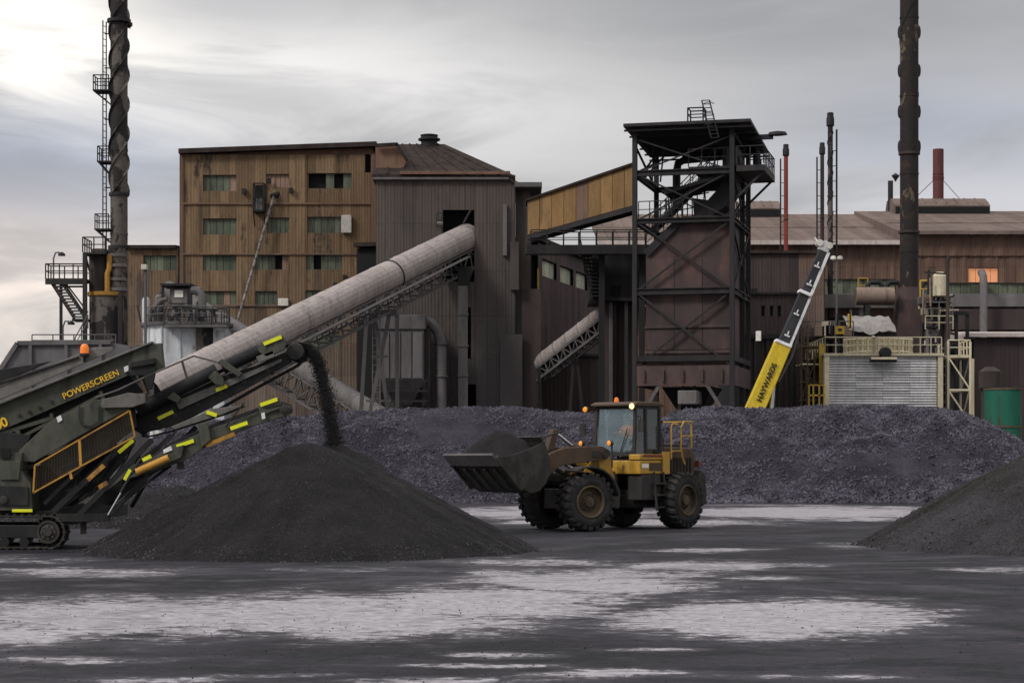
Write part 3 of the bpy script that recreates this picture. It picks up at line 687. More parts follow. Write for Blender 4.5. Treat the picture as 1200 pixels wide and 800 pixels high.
B().box(tx(589), tx(594), YT - .3, YT - .07, tz(300), tz(240)).build('vertical_duct', M['concrete'], root)
B().box(tx(598), tx(608), YT - .42, YT - .08, tz(340), tz(284)).build('cable_duct', M['house'], root)
B().box(tx(586), tx(612), YT - .35, YT - .07, 0, tz(392)).build('plinth_panel', M['house'], root)
rl = B(); rl.rail([(tx(519), YT - .3, tz(268)), (tx(512), YT - .3, tz(268))], 1.1, 1); rl.build('guard_rail', M['steel'], root); B().tube(P(543, 262, YT), P(552, 246, YT), .08).build('stay', M['steel'], root)
pl = B(); pl.tube(P(512, 262, YT - .3), P(519, 262, YT - .3), .15); pl.build('wall_lamp', M['steelgrey'], root)

# dust collector in front of the transfer house
YD = 141.0
dx = lambda p: XA(p, YD)
dz_ = lambda p: ZA(p, YD)
root = thing('dust_collector', 'grey dust collector box with arched duct against the transfer house', 'dust collector', (dx(480), YD + 1.5, 0))
B().box(dx(443), dx(497), YD, YD + 3, dz_(446), dz_(386)).build('filter_box', M['steelgrey'], root)
B().box(dx(441), dx(499), YD - .15, YD + 3.1, dz_(386) + .01, dz_(369)).build('filter_head', M['steelgrey'], root, bevel=.05)
for i in range(4):
    a, b = dx(444.5 + i * 13), dx(456 + i * 13); B().box(a, b, YD - .09, YD - .004, dz_(443), dz_(389)).build('filter_door', M['steelgrey'], root)
hp = B(); hp.add([(dx(447), YD, dz_(446)), (dx(497), YD, dz_(446)), (dx(497), YD + 3, dz_(446)), (dx(447), YD + 3, dz_(446)), (dx(462), YD + 1, dz_(474)), (dx(482), YD + 1, dz_(474)), (dx(482), YD + 2, dz_(474)), (dx(462), YD + 2, dz_(474))],
       [(0, 1, 5, 4), (1, 2, 6, 5), (2, 3, 7, 6), (3, 0, 4, 7), (4, 5, 6, 7), (3, 2, 1, 0)]); hp.build('hopper', M['steelgrey'], root)
r = 6.5 * YD / F
pts = [P(484, 375, YD + 1.5), P(496, 376, YD + 1.5), P(506, 380, YD + 1.4), P(513, 388, YD + 1.2), P(516.5, 400, YD + 1.1), (dx(516.5), YD + 1.1, 0)]
B().path(pts, r, 14).build('arched_duct', M['steelgrey'], root)
for py in (402, 440): B().lathe([(r + .1, -.06), (r + .1, .06)], (dx(516.5), YD + 1.1, dz_(py)), 14).build('duct_flange', M['steelgrey'], root)
lg = B()
for px in (447, 497):
    for y in (YD + .15, YD + 2.8): lg.box(dx(px) - .13, dx(px) + .13, y - .13, y + .13, 0, dz_(446))
for py in (446, 458, 470): lg.bar((dx(441), YD - .3, dz_(py)), (dx(502), YD - .3, dz_(py)), .14)
lg.rail([(dx(441), YD - .35, dz_(462)), (dx(503), YD - .35, dz_(462))], 1.0, 1.0)
lg.build('support_frame', M['steel'], root)
B().box(dx(498.5), dx(504), YD + .3, YD + .9, 0, dz_(384)).build('riser_duct', M['steel'], root)
# pale leg duct under the conveyor head
root = thing('chute_leg', 'tall pale square chute standing below the conveyor opening', 'chute', (XA(542, 143), 143.5, 0))
B().box(XA(537, 143), XA(548, 143), 143, 143.8, 0, ZA(335, 143)).build('chute_body', M['concrete'], root)
B().prism([P(537, 335, 143), P(548, 335, 143), P(556, 312, 143), P(536, 312, 143)], (0, .8, 0)).build('chute_hood', M['steel'], root)
for py in (368, 405, 440): B().box(XA(536, 143), XA(549, 143), 142.93, 143.87, ZA(py, 143) - .07, ZA(py, 143) + .07).build('chute_flange', M['concrete'], root)

# ================================================================== covered conveyors
def conveyor(name, label, p0, p1, r, nsec, truss_d, truss_n, support=None, mat='cover', rib=.22):
    p0, p1 = Vector(p0), Vector(p1); d = (p1 - p0).normalized(); Lc = (p1 - p0).length
    root = thing(name, label, 'conveyor', (p0.x, p0.y, 0))
    side = d.cross(Vector((0, 0, 1))).normalized(); nn = side.cross(d).normalized()
    for k in range(nsec):
        a, b = Lc * k / nsec + .01, Lc * (k + 1) / nsec - .01; m = max(2, round((b - a) / (rib / 2)))
        v = []; f = []; na = 15
        for i in range(m + 1):
            t = a + (b - a) * i / m; rr = r + (.028 if i % 2 else 0.0) + (.05 if i in (0, m) else 0)
            for j in range(na + 1):
                th = math.radians(-28 + 236 * j / na); q = p0 + d * t + side * math.cos(th) * rr + nn * math.sin(th) * rr
                v.append(q)
        for i in range(m):
            for j in range(na): f.append((i * (na + 1) + j, i * (na + 1) + j + 1, (i + 1) * (na + 1) + j + 1, (i + 1) * (na + 1) + j))
        mb = B(); mb.add(v, f, False); mb.build('cover_section', M[mat], root)
    bl = B(); bl.bar(p0 - nn * r * .35, p1 - nn * r * .35, r * 1.5, .12); bl.build('belt', M['belt'], root)
    tb = B(); lo = r * .62
    for s in (-1, 1):
        o = side * s * r * .8
        a0, a1 = p0 - nn * lo + o, p1 - nn * lo + o; b0, b1 = a0 - nn * truss_d, a1 - nn * truss_d
        tb.bar(a0, a1, .14); tb.bar(b0, b1, .16)
        for i in range(truss_n + 1):
            t = i / truss_n; tb.bar(a0.lerp(a1, t), b0.lerp(b1, t), .08)
            if i < truss_n:
                q = (i + 1) / truss_n
                if i % 2: tb.bar(a0.lerp(a1, t), b0.lerp(b1, q), .07)
                else: tb.bar(b0.lerp(b1, t), a0.lerp(a1, q), .07)
    for i in range(truss_n + 1):
        t = i / truss_n; c0 = p0.lerp(p1, t) - nn * (lo + truss_d); tb.bar(c0 - side * r * .8, c0 + side * r * .8, .09)
        c0 = p0.lerp(p1, t) - nn * (lo + .02); tb.bar(c0 - side * r * 1.3, c0 + side * r * .8, .08)
    tb.build('truss', M['steelgrey'], root)
    wk = B(); e = side * r * 1.3 - nn * r * .6      # walkway rail on the near side
    if side.y > 0: e = -side * r * 1.3 - nn * r * .6
    return root, d, side, nn
CP0, CP1 = P(172, 464, 113.5), P(548, 279, 146.2)
croot, cd, cs_, cn = conveyor('covered_conveyor', 'large covered conveyor with pale ribbed tube climbing into the transfer house', CP0, CP1, 1.05, 12, 1.35, 26)
t = .66; c = CP0.lerp(CP1, t)
tre = B(); base = c - cn * 2.1
for s in (-1, 1):
    tre.bar(base + cs_ * s * .9 + Vector((-.2, 0, 0)), (base.x - 1.75, base.y + cs_.y * s * 1.1, 0), .26)
    tre.bar(base + cs_ * s * .9 + Vector((.3, 0, 0)), (base.x + 1.15, base.y + cs_.y * s * 1.1, 0), .26)
for z in (base.z * .25, base.z * .5, base.z * .75):
    k = 1 - z / base.z; tre.bar((base.x - .2 - 1.55 * k, base.y - 1, z), (base.x + .3 + .85 * k, base.y - 1, z), .14)
tre.bar(base - cs_ * 1.3, base + cs_ * 1.3, .3, .4)
tre.build('trestle', M['steelgrey'], croot)
ld = B(); lx = base.x - .25
for dx_ in (-.25, .25): ld.bar((lx + dx_, base.y - 1.3, 0), (lx + dx_, base.y - 1.3, base.z), .07)
for i in range(int(base.z / .45)): ld.bar((lx - .25, base.y - 1.3, .3 + i * .45), (lx + .25, base.y - 1.3, .3 + i * .45), .05)
ld.build('ladder', M['steelgrey'], croot)
hoop = B(); hc = CP0.lerp(CP1, .71)
hoop.path([hc + cs_ * math.cos(math.radians(a)) * 1.12 + cn * math.sin(math.radians(a)) * 1.12 for a in range(-40, 230, 15)], .05, 5)
hoop.build('clamp_hoop', M['steel'], croot)
lp = B(); rl0, rl1 = CP0 + cs_ * 1.4 - cn * .8, CP1 + cs_ * 1.4 - cn * .8
if cs_.y > 0: rl0, rl1 = CP0 - cs_ * 1.4 - cn * .8, CP1 - cs_ * 1.4 - cn * .8
lp.bar(rl0, rl0.lerp(rl1, .93), .4, .06)
lp.build('walkway', M['steelgrey'], croot)
# second, crossing conveyor: comes down from the left behind the first
conveyor('covered_conveyor', 'grey conveyor sloping down to the right beneath the large pale conveyor', P(452, 492, 139), P(196, 340, 150), .72, 8, 1.5, 18, mat='concrete')
# third conveyor, between the transfer house and the black tower
croot3, d3, s3, n3 = conveyor('covered_conveyor', 'short pale covered conveyor rising to the foot of the black steel tower', P(628, 430, 146), P(713, 364, 141), .62, 6, .8, 12)
tre = B()
for (a, b, cpx) in ((664, 660, 0), (668, 690, 0)): tre.bar(P(a + 8, 418, 143.5), (XA(b + 2, 143.5), 143.5, 0), .22)
tre.bar(P(632, 430, 145), (XA(636, 145), 145, 0), .25); tre.build('trestle', M['steel'], croot3)
lr = B(); lr.rail([P(633, 438, 145), P(640, 438, 145)], 1.4, .5); lr.build('guard_rail', M['steel'], croot3)

# ================================================================== building behind, receding
root = thing('dark_brown_shed', 'dark brown shed wall receding behind the footbridge with pale windows', 'building', (XA(660, 158), 158, 0))
pA, pB = P(630, 283, 150), P(712, 344, 172); pA.z = 0; pB.z = 0
ang = math.atan2(pB.y - pA.y, pB.x - pA.x); Wd = (pB - pA).length; zt = ZA(283, 150)
uu = (pB - pA).normalized()
ops = []
for a, b in ((.055, .24), (.29, .47), (.51, .68), (.73, .90)): ops.append((Wd * a, Wd * b, zt - 2.45, zt - 1.15))
nn_ = Vector((-uu.y, uu.x, 0))
ib = B(); q0 = pA + nn_ * .5 - Vector((0, 0, 0)); ib.prism([q0, q0 + uu * Wd, q0 + uu * Wd + nn_ * 14, q0 + nn_ * 14], (0, 0, zt - .1)); ib.build('inner_wall', M['black'], root)
clad(root, pA, ang, Wd, zt, 18, [0, 4, 8, 12, zt], M['rustbin'], ops, pitch=.45)
for o in ops: window(root, pA, ang, o, 3, 'paleglass', fmat='steel')
rf = B(); q = pA - nn_ * .4 - uu * .5 + Vector((0, 0, zt)); rf.prism([q, q + uu * (Wd + 1), q + uu * (Wd + 1) + nn_ * 15, q + nn_ * 15], (0, 0, .3)); rf.build('roof', M['roof'], root)
B().box(XA(629.5, 147), XA(632, 147), 146.8, 147.2, ZA(352, 147), ZA(315, 147)).build('lamp_strip', M['yellowframe'], root)

# ================================================================== black steel tower
TA = math.radians(14); TO = Vector((XA(744, 130), 130, 0))
troot = thing('steel_tower', 'black open steel tower with flat roof and rusty bin between its columns', 'tower', TO, -TA)
def tu(px, v=0.0):            # local u of a photo column on the plane at depth v
    k = (px - 600) / F; ca, sa = math.cos(TA), math.sin(TA)
    return (k * (TO.y + v * ca) - TO.x - v * sa) / (ca + k * sa)
def th(py, u=3.0, v=0.0): return HC + (HY - py) * (TO.y - u * math.sin(TA) + v * math.cos(TA)) / F
UW, VD = tu(858), 8.2
ZR = th(152, 0)
cols = [(0, 0), (UW, 0), (0, VD), (UW, VD), (UW, VD * .62)]
for u, v in cols:
    B().ibeam((u, v, 0), (u, v, ZR), .30, .34, .06).box(u - .35, u + .35, v - .35, v + .35, 0, .12).build('column', M['steel'], troot)
# roof: sheet with ribs, fascia, open eaves at right
rz0, rz1 = th(149, 0), th(141, UW + 1)
rf = B(); e = .6
rf.add([(-e, -.9, rz0 + .1), (UW + 1.3, -.9, rz0 + .1), (UW + 1.3, VD + .8, rz0 - .5), (-e, VD + .8, rz0 - .5), (-e, -.9, rz0 - .1), (UW + 1.3, -.9, rz0 - .1), (UW + 1.3, VD + .8, rz0 - .65), (-e, VD + .8, rz0 - .65)],
       [(0, 1, 2, 3), (7, 6, 5, 4), (0, 4, 5, 1), (1, 5, 6, 2), (2, 6, 7, 3), (3, 7, 4, 0)])
rf.build('roof', M['steel'], troot)
for i in range(6):
    v = -.6 + i * (VD + 1.2) / 5; z = rz0 - .2 - (v + .9) / (VD + 1.7) * .6
    B().bar((-e, v, z - .1), (UW + 1.35, v, z - .1), .10, .12).build('purlin', M['steel'], troot)
for u in (0, UW): B().bar((u, -.2, ZR - .35), (u, VD, ZR - .8), .16, .28).build('rafter', M['steel'], troot)
B().bar((UW - .5, VD * .4, th(152.5, UW)), (tu(906, VD * .4), VD * .4, th(152.5, UW)), .25, .32).build('hoist_beam', M['steel'], troot)
hl = B(); hl.lathe([(.12, -.16), (.42, -.1), (.34, .1), (.1, .16)], (0, 0, 0), 12); hl.v = [Vector((q.x * 1.6 + tu(911, VD * .4), q.y + VD * .4, q.z + th(149, UW))) for q in hl.v]; hl.build('end_lamp', M['steel'], troot)
# roof cage ladder
cg = B(); c0, c1 = tu(806, 1), tu(832, 1); zb, zc = th(140, 3), th(124, 3)
cg.rail([(c0, 1, zb), (tu(824, 1), 1, zb), (tu(824, 1), 2.2, zb), (c0, 2.2, zb), (c0, 1, zb)], zc - zb, 1.2, .05); cg.build('roof_railing', M['steel'], troot)
cl_ = B()
for u in (tu(827, -1), tu(836, -1)): cl_.tube((u - .3, -.7, zc + .15), (u + .35, -1.0, th(166, 3)), .045)
for i in range(11):
    t = i / 10; cl_.tube((tu(827, -1) - .3 + .65 * t, -.7 - .3 * t, zc + .15 + (th(166, 3) - zc - .15) * t), (tu(836, -1) - .3 + .65 * t, -.7 - .3 * t, zc + .15 + (th(166, 3) - zc - .15) * t), .03)
for zq in (.1, .8, 1.5): cl_.path([(tu(827, -1) - .2, -.75, zc - zq), (tu(829, -1), -1.4, zc - zq), (tu(834, -1), -1.4, zc - zq), (tu(836, -1), -.75, zc - zq)], .03, 4)
cl_.build('cage_ladder', M['steel'], troot)
# floors of the head house
zf1, zf2, zf3 = th(201, 4), th(258, 3), th(341, 3)
def beam_ring(z, h, name='floor_beam', b=.3):
    for p, q in (((0, 0), (UW, 0)), ((UW, 0), (UW, VD)), ((UW, VD), (0, VD)), ((0, VD), (0, 0))):
        B().ibeam((*p, z), (*q, z), b, h, .06).build(name, M['steel'], troot)
beam_ring(zf1, .38); beam_ring(zf2, .34); beam_ring(zf3, .42)
pf = B().box(tu(806), UW + 2.1, .25, VD * .7, zf1 + .27, zf1 + .35); pf.box(UW + .3, UW + 2.1, -.2, VD * .7, zf1 - .1, zf1 + .26); pf.build('head_platform', M['steel'], troot)
rl = B(); z = zf1 + .35
rl.rail([(tu(806), .3, z), (UW - .3, .3, z)], 1.15, .9, .04); rl.rail([(UW + .3, -.15, z), (UW + 2.05, -.15, z), (UW + 2.05, VD * .7, z), (UW + .3, VD * .7, z)], 1.15, .9, .04); rl.rail([(tu(806), VD * .65, z), (UW, VD * .65, z)], 1.15, .9, .04)
rl.build('head_railing', M['steel'], troot)
B().bar((UW + 2.0, .2, zf1 - .1), (UW + .1, .2, zf1 - 1.9), .14).build('platform_brace', M['steel'], troot); B().bar((UW + 2.0, VD * .6, zf1 - .1), (UW + .1, VD * .6, zf1 - 1.9), .14).build('platform_brace', M['steel'], troot)
ep = B(); ep.add([(tu(776), .9, th(222, 2)), (UW, .9, th(196, 6)), (UW, 4.6, th(196, 6)), (tu(776), 4.6, th(222, 2)), (tu(776), .9, th(226, 2)), (UW, .9, th(201, 6)), (UW, 4.6, th(201, 6)), (tu(776), 4.6, th(226, 2))],
       [(0, 1, 2, 3), (7, 6, 5, 4), (0, 4, 5, 1), (1, 5, 6, 2), (2, 6, 7, 3), (3, 7, 4, 0)]); ep.build('head_conveyor', M['steel'], troot)
# head chute: curved spout from the head platform to the bin
ch = B(); prof = [(UW - .1, zf1 - .1), (UW + .05, th(215, 6)), (tu(846), th(236, 6)), (tu(826), th(250, 6)), (tu(808), th(252, 6)), (tu(806), th(226, 6)), (tu(824), th(229, 6)), (tu(838), th(214, 6)), (tu(842), zf1 - .1)]
ch.prism([(a, 2.0, b) for a, b in prof], (0, 2.4, 0)); ch.build('head_chute', M['steel'], troot)
B().lathe([(.55, -1.1), (.55, 1.1)], (tu(852), 3.2, zf1 + 1.0), 18, 'y').build('head_pulley', M['steel'], troot)
B().box(tu(842), tu(860), 1.6, 4.6, zf1 + .36, zf1 + 1.9).build('pulley_hood', M['steel'], troot, bevel=.2)
pp = B(); pp.path([(tu(769), VD, th(225, 2)), (tu(769), VD, th(180, 2)), (tu(771), VD, th(170, 2)), (tu(778), VD, th(166, 2)), (tu(850), VD, th(160, 4)), (tu(868), VD * .8, th(160, 6)), (tu(874), VD * .7, th(166, 6)), (tu(874), VD * .7, th(196, 6))], .28, 8); pp.build('round_duct', M['steel'], troot)
# lighter trusswork and inner stairs
def xbrace(p, q, r, s_, w, name='cross_brace'):
    B().bar(p, r, w).build(name, M['steel'], troot); B().bar(q, s_, w).build(name, M['steel'], troot)
xbrace((0, .05, zf1), (UW, .05, zf1), (UW, .05, ZR - .6), (0, -.05, ZR - .6), .09)
xbrace((0, .05, zf2), (UW, .05, zf2), (UW, .05, zf1), (0, -.05, zf1), .10)
xbrace((0, VD, zf2), (UW, VD, zf2), (UW, VD, zf1), (0, VD, zf1), .09)
xbrace((UW, 0, zf2), (UW, VD, zf2), (UW, VD, zf1), (UW, 0, zf1), .10)
xbrace((UW + .05, 0, zf3), (UW + .05, VD, zf3), (UW + .05, VD, zf2), (UW - .05, 0, zf2), .13)
xbrace((0, 0, zf1), (0, VD, zf1), (0, VD, ZR - 1), (0, 0, ZR - 1), .12)
for a, b in ((0, .35), (.35, .15), (.15, .6), (.6, .35)):
    B().bar((a * 2.8, VD * .2, zf1 if a in (0, .15) else ZR - .7), (b * 2.8, VD * .5, ZR - .7 if a in (0, .15) else zf1), .1).build('lattice', M['steel'], troot)
stb = B()
for v in (1.2, 2.3):
    stb.bar((tu(757), v, zf2 - .6), (tu(835), v, zf1 + .5), .1, .3); stb.rail([(tu(757), v, zf2 - .5), (tu(835), v, zf1 + .6)], 1.0, .8, .035)
stb.build('inner_stair', M['steel'], troot)
for i in range(12):
    t = (i + .5) / 12; u = tu(757) + (tu(835) - tu(757)) * t; B().box(u - .14, u + .14, 1.25, 2.25, zf2 - .6 + (zf1 + 1.1 - zf2) * t, zf2 - .55 + (zf1 + 1.1 - zf2) * t).build('stair_tread', M['steel'], troot)
ms = B()
for i in range(9):
    u = tu(772 + i * 6); ms.bar((u, 3.4, zf2 + .1), (u + RS.uniform(-.3, .3), 3.4, th(225 - i * 1.2, 2)), .07)
for zq in (.9, 1.7): ms.bar((tu(768), 3.4, zf2 + zq), (tu(822), 3.4, zf2 + zq + .5), .07)
ms.rail([(tu(748), .1, zf2 + .2), (tu(800), .1, zf2 + .2)], 1.1, .8, .035); ms.rail([(UW, .2, zf2 + .2), (UW, VD, zf2 + .2)], 1.1, 1, .035)
ms.build('light_framing', M['steel'], troot)
# the bin
bu0, bu1, bv0, bv1 = tu(757, .5), UW - .15, .45, VD - .6; z0, z1 = th(432, 3), th(256, 3)
bn = B(); pr_ = [(bu0, th(296, 3)), (tu(799, .5), z1), (bu1, z1), (bu1, z0), (bu0, z0)]
bn.prism([(a, bv0, b) for a, b in pr_], (0, bv1 - bv0, 0)); bino = bn.build('bin_shell', M['rustbin'], troot, label='rusty maroon bin with sloping shoulder')
stf = B(); a, b = Vector((tu(757, .4), .36, th(296, 3))), Vector((tu(799, .4), .36, z1)); stf.bar(a, b, .25, .5); stf.bar(b, (bu1, .36, z1), .22, .34); stf.build('shoulder_rail', M['steel'], troot)
sh = B(); sh.rail([a + Vector((0, 0, .2)), b + Vector((0, 0, .2))], 1.0, .9, .035); sh.build('shoulder_railing', M['steel'], troot)
for py in (382, 412):
    B().box(bu0 - .06, bu1 + .03, bv0 - .16, bv0 - .02, th(py, 3) - .09, th(py, 3) + .09).build('bin_stiffener', M['rustbin'], troot)
for i, (c0, c1) in enumerate(((0, .34), (.34, .67), (.67, 1))):
    for (pa, pb) in ((340, 300), (410, 344), (430, 413)):
        B().box(bu0 + (bu1 - bu0) * c0 + .02, bu0 + (bu1 - bu0) * c1 - .02, bv0 - .035, bv0 - .006, th(pa, 3) + .05, th(pb, 3) - .06).build('bin_plate', M['rustbin'], bino)
xbrace((.05, 0, zf3), (UW, 0, zf3), (UW, .04, zf2), (.05, -.04, zf2), .12)
xbrace((.05, 0, th(430, 3)), (UW, 0, th(430, 3)), (UW, .04, zf3), (.05, -.04, zf3), .12)
for py, hh in ((440, 1.3), (420, .35)):
    for p, q in (((0, 0), (UW, 0)), ((UW, 0), (UW, VD)), ((0, 0), (0, VD))):
        B().bar((*p, th(py, 3)), (*q, th(py, 3)), .3, hh).build('bin_girder', M['rustbin'] if py == 440 else M['steel'], troot)
for i in range(5):
    u = UW * (i + .5) / 5; B().box(u - .06, u + .06, -.32, -.16, th(447, 3), th(433, 3)).build('girder_stiffener', M['rustbin'], troot)
zq = th(452, 3)
for u, s_ in ((0, 1), (UW, -1)): B().bar((u, 0, zq - 2.6), (u + s_ * 1.6, 0, zq), .22).build('knee_brace', M['steelgrey'], troot)
B().bar((tu(800), .4, zq), (tu(790), .4, zq - 2.8), .2).bar((tu(812), .4, zq), (tu(826), .4, zq - 2.8), .2).build('knee_brace', M['steel'], troot)
hp = B(); hp.add([(1.5, 1.5, zq), (UW - 1.5, 1.5, zq), (UW - 1.5, VD - 2, zq), (1.5, VD - 2, zq), (2.6, 3, zq - 2), (UW - 2.6, 3, zq - 2), (UW - 2.6, VD - 3, zq - 2), (2.6, VD - 3, zq - 2)], [(0, 1, 5, 4), (1, 2, 6, 5), (2, 3, 7, 6), (3, 0, 4, 7), (4, 5, 6, 7), (3, 2, 1, 0)]); hp.build('bin_hopper', M['steel'], troot)
B().box(tu(797), tu(819), -1.0, 1.2, th(474, 3), th(458, 3)).build('motor_housing', M['concrete'], troot, bevel=.06)

# ochre gallery from the transfer house to the tower
groot = thing('conveyor_gallery', 'ochre brown box gallery sloping up to the black tower', 'conveyor', (XA(680, 138), 138, 0))
gY0, gY1 = 140.5, 135.5
def gp_(t, top): # t along
    px = 618 + (746 - 618) * t; Y = gY0 + (gY1 - gY0) * t
    return P(px, (235.5 - (235.5 - 192) * t) if top else (275 - (275 - 239.5) * t), Y)
core = B(); fr_ = [gp_(0, 0), gp_(1, 0), gp_(1, 1), gp_(0, 1)]; core.prism([q + Vector((0, .08, 0)) for q in fr_], (0, 2.6, 0)); core.build('gallery_core', M['black'], groot)
ng = 9
for i in range(ng):
    a, b = i / ng + .002, (i + 1) / ng - .002; j = Vector((0, RS.uniform(-.03, 0), 0))
    q = [gp_(a, 0), gp_(b, 0), gp_(b, 1), gp_(a, 1)]
    B().prism([x + j + Vector((0, -.03, 0)) for x in q], (0, .06, 0)).build('gallery_sheet', M['gallery'] if i != 4 else M['brown2'], groot)
rf = B(); a, b = gp_(-.01, 1), gp_(1.0, 1); rf.prism([a + Vector((0, -.25, .0)), b + Vector((0, -.25, .0)), b + Vector((0, -.25, .16)), a + Vector((0, -.25, .16))], (0, 3.2, 0)); rf.build('gallery_roof', M['roof'], groot)
bt = B(); a, b = gp_(0, 0), gp_(1, 0)
bt.bar(a + Vector((0, -.02, -.22)), b + Vector((0, -.02, -.22)), .2, .34); bt.bar(a + Vector((0, 2.5, -.22)), b + Vector((0, 2.5, -.22)), .2, .34); bt.build('bottom_girder', M['steel'], groot)
# footbridge
fb = thing('footbridge', 'steel footbridge with handrails between transfer house and black tower', 'footbridge', (XA(680, 136), 137, 0))
z = ZA(288, 137)
B().box(XA(616, 137), XA(757, 137), 136.6, 138, z - .55, z - .05).build('deck', M['steelgrey'], fb)
B().bar((XA(616, 137), 136.5, z - .3), (XA(757, 137), 136.5, z - .3), .1, .62).build('edge_beam', M['steel'], fb)
rl = B(); rl.rail([(XA(622, 137), 136.62, z - .05), (XA(757, 137), 136.62, z - .05)], 1.1, 1.1, .04); rl.build('handrail', M['steel'], fb)
rl = B(); rl.rail([(XA(622, 137), 137.95, z - .05), (XA(757, 137), 137.95, z - .05)], 1.1, 1.1, .04); rl.build('handrail', M['steel'], fb)
for px in (705, 752): B().box(XA(px, 138) - .2, XA(px, 138) + .2, 137.6, 138.0, 0, z - .56).build('support', M['steel'], fb)
# dark plant room and stair left of the tower
dr = thing('plant_room', 'black box shaped plant room on legs left of the steel tower', 'plant room', (XA(722, 139), 140, 0))
Yp = 139.0
B().box(XA(694, Yp), XA(758, Yp), Yp, Yp + 5, ZA(349, Yp), ZA(296, Yp)).build('room_box', M['steel'], dr)
B().box(XA(691, Yp), XA(760, Yp), Yp - .4, Yp + 5.2, ZA(353, Yp), ZA(349.2, Yp)).build('floor_slab', M['steel'], dr)
B().box(XA(708, Yp), XA(723, Yp), Yp + .4, Yp + 3, 0, ZA(353.2, Yp)).build('leg_shaft', M['darkwall'], dr)
B().box(XA(724, Yp), XA(742, Yp), Yp + 1.2, Yp + 4, 0, ZA(353.2, Yp)).build('leg_shaft', M['darkwall'], dr)
for px in (716, 734): B().box(XA(px, Yp) - .12, XA(px, Yp) + .12, Yp + .1, Yp + .35, 0, ZA(353.2, Yp)).build('leg', M['steelgrey'], dr)
B().box(XA(716, Yp), XA(727, Yp), Yp - .06, Yp - .005, ZA(347, Yp), ZA(334, Yp)).build('door', M['black'], dr)
for (a, b) in ((680, 694), (686, 700)):
    B().bar(P(a, 290, Yp - .8), P(b, 350, Yp - .8), .1, .4).build('stair_stringer', M['steel'], dr)
for i in range(14):
    t = (i + .5) / 14; q0, q1 = P(680 + 14 * t, 290 + 60 * t, Yp - .8), P(686 + 14 * t, 290 + 60 * t, Yp - .8)
    B().box(q0.x, q1.x + .3, Yp - 1.3, Yp - .45, q0.z, q0.z + .06).build('stair_tread', M['steel'], dr)
rl = B(); rl.rail([P(678, 290, Yp - 1.3), P(692, 350, Yp - 1.3)], 1.1, .9, .04); rl.build('stair_railing', M['steel'], dr)
dw = thing('dark_lean_to', 'low dark wall under the short conveyor left of the tower legs', 'building', (XA(672, 149), 150, 0))
clad(dw, (XA(634, 149), 149, 0), 0, XA(745, 149) - XA(634, 149), ZA(418, 149), 12, [0, 3, 6, ZA(418, 149)], M['darkwall'])
B().box(XA(634, 149) + .1, XA(745, 149), 149.2, 153, 0, ZA(418, 149) - .05).build('inner_wall', M['black'], dw)
B().box(XA(633, 149), XA(746, 149), 148.8, 153.2, ZA(418, 149), ZA(418, 149) + .2).build('roof', M['steel'], dw)

# ================================================================== purple brown building right of the tower
YG = 152.0
gx = lambda p: XA(p, YG)
gz = lambda p: ZA(p, YG)
root = thing('maroon_building', 'maroon brown clad building right of the black tower behind the crane boom', 'building', (gx(920), YG + 6, 0))
B().box(gx(862) + .1, gx(966) - .1, YG + .4, YG + 14, 0, gz(298)).build('inner_wall', M['black'], root)
clad(root, (gx(862), YG, 0), 0, gx(936) - gx(862), gz(297), 7, [0, gz(440), gz(390), gz(345), gz(297)], M['darkwall'])
clad(root, (gx(936), YG, 0), 0, gx(966) - gx(936), gz(297), 3, [0, gz(440), gz(390), gz(345), gz(297)], M['brown2'])
clad(root, (gx(966), YG, 0), math.pi / 2, 14, gz(297), 6, 4, M['brown2'])
B().box(gx(861), gx(968), YG - .3, YG + 14, gz(297), gz(294)).build('roof', M['roof'], root)
lo = thing('window_annex', 'low dark flat roofed annex with three small windows behind the boom', 'building', (gx(902), YG - 5, 0))
Yl = YG - 7
lx = lambda p: XA(p, Yl)
lz = lambda p: ZA(p, Yl)
ops = [(lx(a) - lx(868), lx(a + 4.5) - lx(868), lz(371), lz(358)) for a in (892, 902, 911)]
clad(lo, (lx(868), Yl, 0), 0, lx(937) - lx(868), lz(345), 8, [0, lz(430), lz(392), lz(345)], M['darkwall'], ops, pitch=.6, depth=.03)
B().box(lx(868) + .1, lx(937) - .1, Yl + .4, Yl + 6.5, 0, lz(346)).build('inner_wall', M['black'], lo)
for o in ops: window(lo, (lx(868), Yl, 0), 0, o, 1, 'black', fmat='steelgrey')
B().box(lx(867), lx(938), Yl - .25, Yl + 6.6, lz(345), lz(342.5)).build('roof', M['steel'], lo)
for px in (885, 899, 913, 927): B().box(lx(px) - .12, lx(px) + .12, Yl - .3, Yl - .08, 0, lz(394)).build('pilaster', M['steel'], lo)
B().box(lx(868), lx(938), Yl - .4, Yl - .08, lz(397), lz(392.5)).build('ledge', M['steel'], lo)
B().box(lx(880), lx(887), Yl - .3, Yl - .05, lz(345), lz(338)).build('wall_unit', M['steel'], lo)

